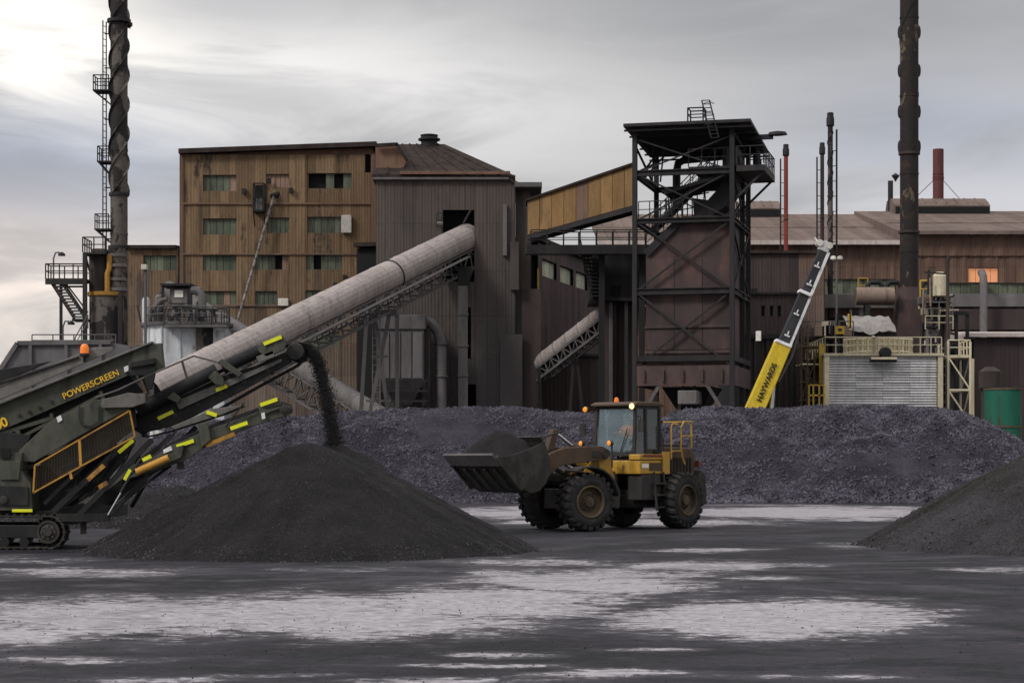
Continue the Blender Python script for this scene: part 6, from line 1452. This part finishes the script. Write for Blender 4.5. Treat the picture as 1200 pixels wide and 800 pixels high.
for i in range(5):
    y = -.25 + i * .13; lpipe([(.1, y, 1.3), (.5, y + .05, 1.62 + .05 * i), (1.0, y, 1.75), (1.7, y * .8, 1.95)], .024, 'belt', 'hose', FX)
for s_ in (-1, 1):
    lpipe([(2.2, s_ * .40, 2.40), (2.6, s_ * .38, 2.28), (2.9, s_ * .36, 1.95)], .022, 'belt', 'hose', FX); B(FX).box(.9, 1.15, s_ * .585 - .02, s_ * .585 + .02, 2.12, 2.3).build('data_plate', M['dirtsteel'], lr)
B().box(-2.7, -1.5, -.6, .6, 2.43, 2.50).build('hood_top', M['dirtsteel'], lr, bevel=.02)
B().box(-3.06, -3.03, -.6, .6, 1.3, 2.1).build('radiator_grille', M['black'], lr)
for s_ in (-1, 1): B().box(-3.1, -3.0, s_ * .8 - .08, s_ * .8 + .08, 1.82, 2.0).build('tail_lamp', M['redstack'], lr)
lpipe([(-1.28, .9, 2.2), (-1.6, .98, 2.3), (-1.95, .98, 2.3)], .022)
# bucket, rolled back
BP = [(4.80, 2.10), (4.36, 1.62), (3.98, 1.24), (3.72, 1.10), (3.44, 1.18), (3.22, 1.40), (3.10, 1.72), (3.10, 2.06), (3.20, 2.34), (3.28, 2.54)]
cen = Vector((4.0, 0, 2.1)); BW = 1.46
inn = []
for i, (a, b) in enumerate(BP):
    d = (Vector((a, 0, b)) - cen); inn.append((cen.x + d.x * (.955 if i else .99), cen.z + d.z * (.955 if i else .99) + (0.0 if i else .02)))
sh = B(FX); v = []; f = []; n = len(BP)
for y in (-BW, BW):
    v += [(a, y, b) for a, b in BP] + [(a, y, b) for a, b in inn]
for i in range(n - 1):
    f += [(i, i + 1, 2 * n + i + 1, 2 * n + i), (n + i + 1, n + i, 3 * n + i, 3 * n + i + 1)]
    f += [(i, n + i, n + i + 1, i + 1), (2 * n + i, 2 * n + i + 1, 3 * n + i + 1, 3 * n + i)]
f += [(0, 2 * n, 3 * n, n), (n - 1, 2 * n - 1, 4 * n - 1, 3 * n - 1)]
sh.add(v, f, False); bko = sh.build('bucket', M['bucket'], lr)
for s_ in (1, -1):
    e = B(FX); e.prism([(a, s_ * (BW + .0), b) for a, b in BP[:1] + BP[1:]] + [(3.70, s_ * BW, 2.36), (4.3, s_ * BW, 2.17)], (0, s_ * .05, 0)); e.build('side_plate', M['bucket'], bko)
    w_ = B(FX); w_.bar((4.80, s_ * (BW + .03), 2.11), (3.98, s_ * (BW + .03), 1.22), .09, .14); w_.build('side_cutter', M['bucket'], bko)
ct = B(FX); ct.prism([(4.92, -BW - .04, 2.22), (4.62, -BW - .04, 1.92), (4.67, -BW - .04, 1.86), (4.95, -BW - .04, 2.16)], (0, 2 * BW + .08, 0)); ct.build('cutting_edge', M['steelgrey'], bko)
for y in (-.9, -.3, .3, .9): B(FX).bar((4.55, y, 1.77), (4.0, y, 1.20), .12, .06).build('wear_strip', M['dirtsteel'], bko)
sg_ = B(FX); sg_.prism([(3.24, -BW, 2.50), (3.30, -BW, 2.52), (3.42, -BW, 2.68), (3.36, -BW, 2.70)], (0, 2 * BW, 0)); sg_.build('spill_guard', M['bucket'], bko)
for y in (-.6, .6): B(FX).box(2.88, 3.3, y - .05 - (.0), y + .05, 1.28, 1.75).build('hinge_ear', M['dirtsteel'], bko)
# load of coal in the bucket (a thing of its own)
def load():
    n = 34; v = []; f = []
    for i in range(n + 1):
        for j in range(n + 1):
            u, w_ = i / n, j / n; x = 3.22 + (4.74 - 3.22) * u; y = -BW + .03 + (2 * BW - .06) * w_
            rim = 2.30 + (2.06 - 2.30) * u
            h = rim + .70 * (1 - abs(2 * u - .95) ** 1.7 * .8) * (1 - abs(2 * w_ - 1) ** 1.8) + .05 * mnoise.fractal(Vector((x * 2.5, y * 2.5, 3)), 1.0, 2.0, 5) - .02
            if i in (0, n) or j in (0, n): h = rim - .12
            v.append((x, y, h))
    b = len(v)
    for i in range(n):
        for j in range(n): k = i * (n + 1) + j; f.append((k, k + n + 1, k + n + 2, k + 1))
    m = B(FX); m.add(v, f, True); m.add([(4.3, -BW + .05, 1.7), (4.3, BW - .05, 1.7), (3.4, BW - .05, 1.4), (3.4, -BW + .05, 1.4)], [(0, 1, 2, 3)])
    RZ = Matrix.Translation(LP) @ Matrix.Rotation(math.pi + HR, 4, 'Z')
    m.xf = RZ @ FX; o = m.build('bucket_load', M['fines'], None, org=RZ @ FX @ Vector((4.0, 0, 1.8))); tag(o, 'black heap of coal lying in the bucket of the wheel loader', 'coal load')
load()
# ---- driver
def skinned(name, joints, edges, mat, parent=None, org=None, sub=2, xf=None):
    me = bpy.data.meshes.new(name); me.from_pydata([xf @ Vector(j[0]) if xf else j[0] for j in joints], edges, []); me.materials.append(mat)
    o = bpy.data.objects.new(name, me); COL.objects.link(o)
    if parent is not None: o.parent = parent; ORG[o.name] = ORG[parent.name]
    sk = o.modifiers.new('skin', 'SKIN'); sk.use_smooth_shade = True
    me.skin_vertices.new() if not me.skin_vertices else None
    for i, j in enumerate(joints):
        d = me.skin_vertices[0].data[i]; d.radius = j[1] if isinstance(j[1], tuple) else (j[1], j[1]); d.use_root = (i == 0)
    s_ = o.modifiers.new('sub', 'SUBSURF'); s_.levels = sub; s_.render_levels = sub
    return o
DX = Matrix.Translation(Vector((-.66, 0, 2.46)))     # seat point in the loader's frame
J = {'pel': ((0, 0, .08), (.15, .13)), 'waist': ((.0, 0, .28), (.14, .11)), 'chest': ((.0, 0, .47), (.17, .12)), 'nb': ((.02, 0, .62), (.07, .07)), 'neck': ((.04, 0, .68), (.055, .055)), 'head': ((.06, 0, .78), (.085, .095)), 'crown': ((.06, 0, .89), (.075, .085))}
for s_, k in ((1, 'l'), (-1, 'r')):
    J['sh' + k] = ((0, s_ * .19, .55), .065); J['el' + k] = ((.12, s_ * .27, .30), .048); J['wr' + k] = ((.33, s_ * .17, .36), .033); J['ha' + k] = ((.40, s_ * .16, .38), (.038, .022))
    J['hip' + k] = ((.06, s_ * .1, .07), .095); J['kn' + k] = ((.46, s_ * .14, .08), .07); J['an' + k] = ((.52, s_ * .14, -.30), .045); J['to' + k] = ((.66, s_ * .14, -.34), (.045, .03))
E = [('pel', 'waist'), ('waist', 'chest'), ('chest', 'nb'), ('nb', 'neck'), ('neck', 'head'), ('head', 'crown')]
for k in 'lr': E += [('chest', 'sh' + k), ('sh' + k, 'el' + k), ('el' + k, 'wr' + k), ('wr' + k, 'ha' + k), ('pel', 'hip' + k), ('hip' + k, 'kn' + k), ('kn' + k, 'an' + k), ('an' + k, 'to' + k)]
for s_, k in ((1, 'l'), (-1, 'r')):
    for i, (dy, ln) in enumerate(((-.03, .05), (-.01, .062), (.012, .058), (.032, .045))):
        J[f'f{k}{i}'] = ((.43 + ln * .4, s_ * .16 + dy, .385), .010); J[f'g{k}{i}'] = ((.43 + ln * .7, s_ * .16 + dy, .35), .009); E += [('ha' + k, f'f{k}{i}'), (f'f{k}{i}', f'g{k}{i}')]
    J['t' + k] = ((.39, s_ * .16 - s_ * .05, .365), .011); E.append(('ha' + k, 't' + k))
def sub_skel(names, grow): 
    idx = {n: i for i, n in enumerate(names)}
    return [(J[n][0], tuple(q + grow for q in J[n][1]) if isinstance(J[n][1], tuple) else J[n][1] + grow) for n in names], [(idx[a], idx[b]) for a, b in E if a in idx and b in idx]
RZ = Matrix.Translation(LP) @ Matrix.Rotation(math.pi + HR, 4, 'Z') @ DX
names = list(J); jj, ee = sub_skel(names, 0)
drv = skinned('person', jj, ee, M['skin']); drv.matrix_world = RZ; ORG[drv.name] = Vector((0, 0, 0))
tag(drv, 'person in an orange work shirt seated at the wheel of the loader cab', 'person')
jj, ee = sub_skel(['pel', 'waist', 'chest', 'nb', 'shl', 'ell', 'wrl', 'shr', 'elr', 'wrr'], .014); skinned('shirt', jj, ee, M['hivis'], drv)
jj, ee = sub_skel(['pel', 'hipl', 'knl', 'anl', 'hipr', 'knr', 'anr'], .013); skinned('trousers', jj, ee, M['trousers'], drv)
hh = B(); hh.lathe([(.125, .865), (.115, .90), (.09, .96), (.03, .985)], (.05, 0, 0), 18); hh.lathe([(.150, .862), (.150, .872)], (.07, 0, 0), 18); hh.build('hard_hat', M['whitebox'], drv)
fc_ = B(); fc_.prism([(.145, -.012, .755), (.145, .012, .755), (.165, .012, .757), (.165, -.012, .757)], (-.015, 0, .05)); fc_.box(.138, .152, -.03, .03, .712, .72)
for s_ in (-1, 1): fc_.box(.138, .155, s_ * .035 - .012, s_ * .035 + .012, .80, .812); fc_.box(.04, .08, s_ * .088 - .008, s_ * .088 + .008, .76, .82)
fc_.build('face', M['skin'], drv)

# ================================================================== tracked screener
SY = 45.2                                   # near side of the machine
def Q(px, py, y=0.0): return P(px, py, SY + y)
def qd(px, py, Y0, y):                      # on the plane SY+Y0, then set back by y without changing x,z
    p = P(px, py, SY + Y0); return Vector((p.x, p.y + y, p.z))
sr = thing('tracked_screener', 'dark green tracked screening machine with raised discharge conveyor', 'screener', (XA(-20, 46.6), 46.6, 0))
def plate(name, pts, y0, depth, mat, parent=None, bevel=.012, **k):
    m = B(); m.prism([qd(a, b, y0, 0) for a, b in pts], (0, depth, 0)); return m.build(name, M[mat], parent or sr, bevel=bevel, **k)
# tracks: shoes round an oval, frame, wheels
def track(y0):
    Y = SY + y0; k = Y / F; zc, R_, xR, xL = .40, .37, XA(56, Y), XA(-150, Y)
    fr_ = B(); fr_.prism([(xL, Y + .06, .26), (xR - .1, Y + .06, .26), (xR + .02, Y + .06, .40), (xR - .1, Y + .06, .56), (xL, Y + .06, .56)], (0, .36, 0)); tf = fr_.build('track_frame', M['screendark'], sr, bevel=.02)
    sp = B().lathe([(.02, -.05), (.09, -.05), (.10, -.01), (.20, .02), (.21, -.01), (.26, -.01), (.27, .03), (.27, .36), (.1, .4)], (xR, Y + .03, zc), 24, 'y').build('sprocket', M['dirtsteel'], tf)
    for i in range(18):
        a = 2 * math.pi * i / 18; e = Vector((math.cos(a), 0, math.sin(a))); B().bar(Vector((xR, Y + .2, zc)) + e * .26, Vector((xR, Y + .2, zc)) + e * .325, .05, .045).build('tooth', M['dirtsteel'], sp)
    for i in range(8):
        a = 2 * math.pi * i / 8; q = Vector((xR + .15 * math.cos(a), Y + .04, zc + .15 * math.sin(a))); B().tube(q, q + Vector((0, -.04, 0)), .018, n=6).build('bolt', M['steelgrey'], sp)
    B().lathe([(.29, .0), (.30, .05), (.30, .36), (.1, .4)], (xL, Y + .03, zc), 24, 'y').build('idler', M['grime'], tf)
    for i in range(7): B().lathe([(.03, .0), (.11, .0), (.12, .03), (.12, .36)], (xR - .55 - i * .45, Y + .04, .17), 14, 'y').build('track_roller', M['screendark'], tf)
    bl = B(); pts = [(xR + (R_ - .035) * math.cos(a), zc + (R_ - .035) * math.sin(a)) for a in [math.pi / 2 - math.pi * i / 12 for i in range(13)]] + [(xL + (R_ - .035) * math.cos(a), zc + (R_ - .035) * math.sin(a)) for a in [-math.pi / 2 - math.pi * i / 12 for i in range(13)]]
    v = []; f = []; n = len(pts)
    for a, b in pts: v += [(a, Y + .04, b), (a, Y + .46, b)]
    f = [(2 * i, 2 * ((i + 1) % n), 2 * ((i + 1) % n) + 1, 2 * i + 1) for i in range(n)]; bl.add(v, f, True); bl.build('track_chain', M['screendark'], tf)
    sm = B(); sm.box(-.078, .078, 0, .5, -.028, .012); sm.box(-.02, .02, .0, .5, -.001, .045); me = raw_mesh('track_shoe', sm.v, sm.f, sm.s); me.materials.append(M['dirtsteel'])
    per = []; L_ = xR - xL; x = 0
    for i in range(int(L_ / .17)): per.append((xR - .08 - i * .17, zc + R_, 0)); per.append((xR - .08 - i * .17, zc - R_ + .012, math.pi))
    for i in range(7): a = math.pi / 2 - math.pi * (i + .5) / 7; per.append((xR + R_ * math.cos(a), zc + R_ * math.sin(a), math.pi / 2 - a))
    for (a, b, an) in per:
        o = bpy.data.objects.new('track_shoe', me); COL.objects.link(o); o.parent = tf; o.location = Vector((a, Y, b)) - ORG[sr.name]; o.rotation_euler = (0, an, 0)
    return tf
track(0); track(2.3)
# chassis and power unit
plate('chassis_beam', [(-150, 606), (128, 606), (128, 592), (92, 590), (60, 598), (-150, 598)], .35, 2.2, 'screendark')
plate('power_unit', [(-120, 598), (38, 598), (36, 566), (24, 552), (26, 530), (-120, 530)], .12, 1.6, 'screen')
plate('access_door', [(-20, 592), (34, 592), (33, 570), (-20, 568)], .07, .04, 'screendark'); plate('access_door', [(0, 562), (22, 562), (24, 540), (0, 540)], .07, .04, 'screen'); plate('vent_opening', [(0, 537), (12, 537), (13, 525), (0, 524)], .05, .04, 'black')
plate('engine_canopy', [(-60, 532), (26, 532), (36, 510), (8, 506), (-60, 512)], .3, 1.9, 'screendark')
plate('reflector_tape', [(14, 600), (38, 600), (38, 596.4), (14, 596.4)], .03, .03, 'tape')
B().lathe([(.03, 0), (.09, .01), (.09, .05)], Q(4, 585, .02), 10, 'y').build('fuel_cap', M['dirtsteel'], sr)
# screen box, sloping
plate('screen_box', [(-90, 540), (-90, 511), (0, 474), (176, 402.5), (190, 402), (193, 430), (150, 440), (0, 505)], .45, .10, 'screen')
plate('screen_box_far_side', [(-90, 540), (-90, 511), (0, 474), (176, 402.5), (190, 402), (193, 430), (150, 440), (0, 505)], 2.0, .10, 'screen')
plate('screen_deck', [(-90, 532), (-90, 524), (0, 487), (172, 418), (172, 426), (0, 497)], .56, 1.43, 'screengrey')
plate('top_flange', [(-90, 511), (0, 473.5), (178, 402), (178, 399.5), (0, 470), (-90, 507)], .30, .35, 'screengrey')
plate('upper_apron', [(-90, 501), (0, 468), (132, 411), (132, 406.5), (110, 407), (0, 452), (-90, 488)], .9, .06, 'screengrey')
plate('apron_edge', [(-90, 486), (0, 450.5), (92, 419.5), (92, 417), (0, 447), (-90, 482)], .85, .12, 'screendark')
plate('feed_hopper', [(-90, 486), (-90, 430), (-20, 436), (60, 423), (0, 449)], 1.1, .08, 'screendark')
plate('head_plate', [(146, 437), (160, 404), (189, 402), (193, 430), (178, 437), (172, 470), (166, 455), (160, 437)], .40, .045, 'screen')
plate('pivot_bracket', [(150, 432), (176, 426), (183, 432), (178, 456), (172, 456), (168, 440), (152, 440)], .28, .10, 'screendark'); plate('vibrator_cover', [(152, 424), (181, 419), (182, 426), (152, 431)], .22, .2, 'screendark')
for px, py in ((22, 486), (60, 470), (34, 482), (46, 477), (150, 432), (156, 425)): B().lathe([(.04, -.03), (.04, .02)], Q(px, py, .43), 10, 'y').build('bolt_boss', M['dirtsteel'], sr)
plate('white_decal', [(145, 430), (150, 428), (151, 434), (146, 436)], .34, .01, 'whitemark', bevel=0)
ta = Vector((Q(135, 439, 0) - Q(78, 464, 0))); ta.y = 0; ta.normalize()
ta = Vector((math.cos(math.radians(24)), 0, math.sin(math.radians(24)))); ty_ = Vector((0, -1, 0)).cross(ta)
text_obj('POWERSCREEN', .20, M['letter'], sr, basis(ta, ty_, Q(106.5, 450.5, .43)), off=.0025)
text_obj('00', .30, M['letter'], sr, basis(ta, ty_, Q(1.5, 496.5, .43)), off=.008)
bcn = B(); bcn.lathe([(.08, -.08), (.11, -.06), (.11, .0)], Q(99, 414, .8), 14); bo = bcn.build('beacon_base', M['screendark'], sr); bc = B(); bc.lathe([(.10, .0), (.10, .14), (.07, .2), (.02, .22)], Q(99, 414, .8), 14); bc.build('beacon_lens', M['orangelens'], bo)
B().path([Q(99, 416, .8), Q(99, 424, .85)], .03, 6).build('beacon_post', M['screendark'], sr)
# collection chute (grey green trough) and its boxes
plate('collection_chute', [(22, 540), (22, 528), (58, 494), (110, 469), (150, 462), (172, 460), (158, 476), (112, 500), (40, 541)], .25, .06, 'screen')
plate('inner_frame', [(-90, 560), (-90, 536), (0, 503), (150, 438), (168, 458), (150, 480), (60, 520), (24, 552)], .75, .9, 'screendark')
for a, b, w_ in (((0, 508), (60, 490), .09), ((10, 520), (120, 462), .07), ((60, 484), (66, 512), .08), ((118, 458), (124, 476), .08), ((20, 500), (26, 528), .1)): B().bar(Q(*a, .55), Q(*b, .55), w_).build('frame_stay', M['screen'], sr)
plate('chute_floor', [(26, 538), (28, 532), (118, 478), (160, 465), (152, 476), (110, 498)], .36, 1.3, 'screengrey')
plate('control_box', [(118, 474), (120, 468), (150, 460), (170, 462), (170, 472), (155, 477), (120, 478)], .12, .3, 'screengrey')
plate('side_skirt', [(60, 550), (42, 541), (110, 503), (158, 476), (160, 500), (110, 540), (70, 560)], .5, .06, 'screendark')
plate('lower_bulkhead', [(30, 600), (28, 552), (60, 540), (120, 520), (150, 520), (120, 560), (70, 600)], .9, .9, 'screendark')
lp2 = B(); lp2.path([Q(93, 475, .2), Q(93, 492, .2), Q(96, 498, .2), Q(107, 499, .2), Q(116, 494, .2), Q(116, 476, .2)], .022, 6); lp2.build('loop_handle', M['dirtsteel'], sr)
plate('white_decal', [(66, 489), (71, 486), (73, 492), (68, 495)], .22, .01, 'whitemark', bevel=0)
# orange mesh guard
mg = [(41, 545), (152, 481), (158, 511), (39, 577)]
gdf = B(); gq = [Q(a, b, -.08) for a, b in mg]
for i in range(4): gdf.bar(gq[i], gq[(i + 1) % 4], .038)
gdo = gdf.build('guard_frame', M['orange'], sr)
gdm = gq[0].lerp(gq[1], .47), gq[3].lerp(gq[2], .47); B().bar(gdm[0], gdm[1], .06).build('guard_post', M['orange'], gdo)
me_ = B()
for i in range(1, 34): t = i / 34; me_.bar(gq[0].lerp(gq[1], t), gq[3].lerp(gq[2], t), .006)
for i in range(1, 10): t = i / 10; me_.bar(gq[0].lerp(gq[3], t), gq[1].lerp(gq[2], t), .006)
o = me_.build('wire_mesh', M['rim'], gdo, kind='stuff')
B().bar(Q(82, 552, -.06), Q(84, 561, -.06), .06).build('guard_post', M['orange'], gdo)
# handrail
B().path([Q(112, 466, .3), Q(138, 457, .3), Q(180, 437, .3), Q(227, 417, .3), Q(254, 424, .3)], .022, 8).build('handrail', M['steelgrey'], sr)
B().bar(Q(213, 422, .32), Q(220, 446, .32), .05).bar(Q(165, 444, .32), Q(174, 468, .32), .06).build('rail_post', M['grime'], sr)
# main discharge conveyor (fines) and its head drum, frame, belt, brackets
cY = 1.0                                     # near side frame set back
cb = plate('conveyor_side_frame', [(150, 500), (160, 484), (200, 470), (262, 440), (300, 428), (344, 408), (352, 412), (340, 425), (270, 465), (210, 497), (165, 508)], cY, .08, 'screendark')
plate('conveyor_side_frame', [(150, 500), (160, 484), (200, 470), (262, 440), (300, 428), (344, 408), (352, 412), (340, 425), (270, 465), (210, 497), (165, 508)], cY + 1.0, .08, 'screendark')
top = [(158, 484), (200, 461), (262, 430), (320, 408), (340, 402), (352, 401)]; bot = [(357, 408), (354, 418), (346, 427), (300, 452), (240, 486), (200, 504), (165, 512)]
bm = B(); pts = top + bot; inn_ = [(a, b) for a, b in pts]
v = []; f = []; n = len(pts)
for (a, b) in pts:
    p = qd(a, b, cY, 0); v += [p + Vector((0, .14, 0)), p + Vector((0, .94, 0))]
f = [(2 * i, 2 * i + 1, 2 * ((i + 1) % n) + 1, 2 * ((i + 1) % n)) for i in range(n)]; bm.add(v, f, False); bm.build('conveyor_belt', M['belt'], sr)
cr_ = B(); c0, c1 = qd(163, 481, cY, -.16), qd(255, 434, cY, -.16); cr_.tube(c0, c1, .16, n=16); cr_.build('roller_tube', M['belt'], sr)
cr_ = B(); c0, c1 = qd(262, 431, cY, -.12), qd(318, 405, cY, -.12); cr_.tube(c0, c1, .15, n=16); cr_.build('roller_tube', M['belt'], sr)
B().lathe([(.04, -.1), (.19, -.08), (.21, .0), (.21, 1.2), (.04, 1.25)], qd(346, 412, cY, 0), 22, 'y').build('head_drum', M['dirtsteel'], sr)
for (pts, dpt) in (([(302, 404), (330, 392), (336, 399), (333, 410), (312, 418), (303, 412)], 'screen'), ([(244, 442), (252, 434), (262, 444), (262, 452), (252, 450)], 'screen'), ([(195, 466), (203, 459), (212, 466), (209, 472), (203, 470)], 'screen'), ([(254, 425), (260, 420), (284, 437), (280, 442)], 'screen'), ([(300, 418), (320, 410), (322, 418), (303, 425)], 'screengrey')):
    plate('frame_bracket', pts, cY - .34, .14, dpt)
plate('side_skirt', [(205, 470), (262, 447), (300, 432), (330, 420), (330, 424), (262, 456), (210, 480)], cY - .08, .05, 'screengrey')
# lower side conveyor
lY = -.35
plate('side_conveyor_frame', [(152, 560), (165, 545), (200, 522), (240, 505), (300, 483), (332, 473), (341, 476), (338, 486), (300, 498), (250, 518), (215, 540), (170, 556)], lY, .07, 'screen')
plate('side_conveyor_frame', [(152, 560), (165, 545), (200, 522), (240, 505), (300, 483), (332, 473), (341, 476), (338, 486), (300, 498), (250, 518), (215, 540), (170, 556)], lY + .75, .07, 'screen')
plate('side_belt', [(160, 546), (200, 518), (240, 500), (300, 478), (330, 470), (338, 473), (338, 482), (300, 490), (240, 513), (170, 550)], lY + .1, .62, 'belt')
plate('belt_cover', [(200, 500), (252, 478), (285, 475), (262, 485), (205, 503)], lY + .02, .6, 'screengrey'); plate('wing_plate', [(232, 497), (243, 494), (247, 516), (236, 524)], lY - .12, .1, 'screen')
plate('drive_box', [(170, 546), (196, 526), (216, 521), (212, 536), (178, 552)], lY - .1, .1, 'screen'); plate('white_decal', [(191, 527), (200, 522), (202, 527), (192, 531)], lY - .125, .02, 'whitemark', bevel=0)
B().lathe([(.03, -.08), (.10, -.06), (.10, .9), (.03, .92)], Q(333, 479, lY), 16, 'y').build('tail_drum', M['dirtsteel'], sr)
B().tube(Q(160, 553, lY - .1), Q(198, 536, lY - .1), .085, n=14).build('orange_ram', M['orange'], sr); B().bar(Q(241, 522, lY - .05), Q(275, 508, lY - .05), .06, .09).build('orange_bar', M['orange'], sr); B().bar(Q(116, 571, lY + .2), Q(126, 565, lY + .2), .06, .1).build('orange_bar', M['orange'], sr)
plate('hanging_flap', [(207, 541), (213, 540), (214, 549), (208, 550)], lY, .3, 'belt')
for a, b in (((264, 500), (286, 472)), ((286, 488), (300, 479)), ((312, 478), (330, 474))): B().path([Q(*a, lY - .06), Q(*b, lY - .06)], .018, 6).build('hose', M['belt'], sr)
plate('end_bracket', [(302, 476), (322, 468), (328, 466), (330, 478), (306, 487)], lY - .06, .05, 'screen'); plate('white_decal', [(306, 484), (310, 483), (311, 490), (307, 491)], lY - .09, .02, 'whitemark', bevel=0)
# struts and rams under the belts
for a, b, w_, m in (((62, 600), (150, 516), .10, 'screendark'), ((90, 606), (178, 515), .09, 'screendark'), ((52, 590), (140, 505), .07, 'screendark'), ((125, 606), (230, 500), .08, 'screendark'), ((140, 590), (200, 545), .05, 'screendark'), ((66, 606), (128, 606), .14, 'screendark'), ((100, 590), (160, 545), .08, 'screen')):
    B().bar(Q(*a, .1), Q(*b, .1), w_, w_ * 1.3).build('strut', M[m], sr)
B().tube(Q(127, 603, -.05), Q(142, 577, -.05), .03, n=10).build('ram_rod', M['chrome'], sr); B().tube(Q(142, 577, -.05), Q(165, 538, -.05), .05, n=10).build('ram_body', M['screendark'], sr)
B().bar(Q(103, 562, -.02), Q(122, 545, -.02), .06, .10).build('orange_bar', M['orange'], sr); B().box(*sorted((Q(92, 0).x, Q(98, 0).x)), SY + .2, SY + .3, ZA(626, SY), ZA(606, SY)).build('tow_lug', M['screendark'], sr)
B().bar(Q(75, 612, .2), Q(128, 604, .2), .2, .16).build('strut', M['screendark'], sr)
rc = random.Random(9)
for i in range(16):                          # rollers, hoses and stays crowding the underside of the belts
    a = (rc.uniform(70, 165), rc.uniform(545, 600)); a = (a[0], min(a[1], 606)); b = (a[0] + rc.uniform(15, 60), a[1] - rc.uniform(15, 55))
    if i % 2: B().bar(Q(*a, rc.uniform(.2, .9)), Q(*b, rc.uniform(.2, .9)), rc.uniform(.05, .09)).build('strut', M['screendark'], sr)
    else:
        y = rc.uniform(.05, .6); p, q = Q(*a, y), Q(*b, y); B().path([p, p.lerp(q, .35) - Vector((0, 0, rc.uniform(.05, .2))), p.lerp(q, .7) - Vector((0, 0, rc.uniform(.02, .12))), q], .022, 6).build('hose', M['belt'], sr)
plate('under_tray', [(100, 590), (150, 548), (182, 522), (190, 530), (160, 560), (118, 598)], .7, .9, 'screendark')
for t in range(6):
    q = Q(178 + t * 27, 500 - t * 13.2, cY); B().lathe([(.02, -.02), (.06, -.01), (.06, .9), (.02, .92)], q, 10, 'y').build('return_roller', M['dirtsteel'], sr)
# reflective tape
for (a, b, y0) in (((309, 403), (330, 394.5), cY - .37), ((253, 457), (266, 452), cY - .1), ((185, 490.5), (203, 482), cY - .02), ((305, 474.5), (325, 467.5), lY - .1), ((270, 502), (290, 495), lY - .08), ((207, 523), (227, 516), lY - .03), ((167, 539), (177, 534), lY - .13), ((242, 482.5), (254, 486.5), lY - .02), ((139, 530), (156, 515.5), 0.03), ((146, 562), (153, 550), 0.0)):
    q0, q1 = Q(*a, y0), Q(*b, y0); B().bar(q0, q1, .02, .085).build('reflector_tape', M['tape'], sr)
# ---- falling coal
def stream(name, label, ctrl, y0, w0, w1, yw, n, smin, smax, core=True, seed=1):
    rng = np.random.default_rng(seed); ts = rng.uniform(0, 1, n); C = np.array([list(P(a, b, SY + y0)) for a, b in ctrl])
    k = np.linspace(0, 1, len(C)); pos = np.stack([np.interp(ts, k, C[:, i]) for i in range(3)], 1)
    w_ = w0 + (w1 - w0) * ts; pos[:, 0] += np.clip(rng.normal(0, .40, n), -1.3, 1.3) * w_ * np.where(rng.uniform(0, 1, n) < .14, 1 + 2.2 * ts, 1.0); pos[:, 1] += rng.uniform(-1, 1, n) * yw
    sz = smin + (smax - smin) * rng.uniform(0, 1, n) ** 3
    o0 = C[-1]; me = lumps_mesh(name, pos - o0, sz, rng, 1.5); me.materials.append(M['stream']); o = bpy.data.objects.new(name, me); COL.objects.link(o); o.location = o0
    tag(o, label, 'falling coal', kind='stuff'); return o
SCX = [(350, 402), (360, 404), (367, 412), (372, 425), (377, 442), (381, 462), (385, 482), (389, 502), (392, 520)]
stream('falling_coal', 'dark curtain of coal falling from the belt head onto the black cone', SCX, 1.5, .11, .24, .42, 42000, .004, .015)
stream('falling_grit', 'thin drizzle of grit falling from the lower side belt', [(333, 486), (334, 495), (335, 506), (336, 518), (337, 530)], 0.05, .14, .22, .3, 500, .006, .018, seed=2)
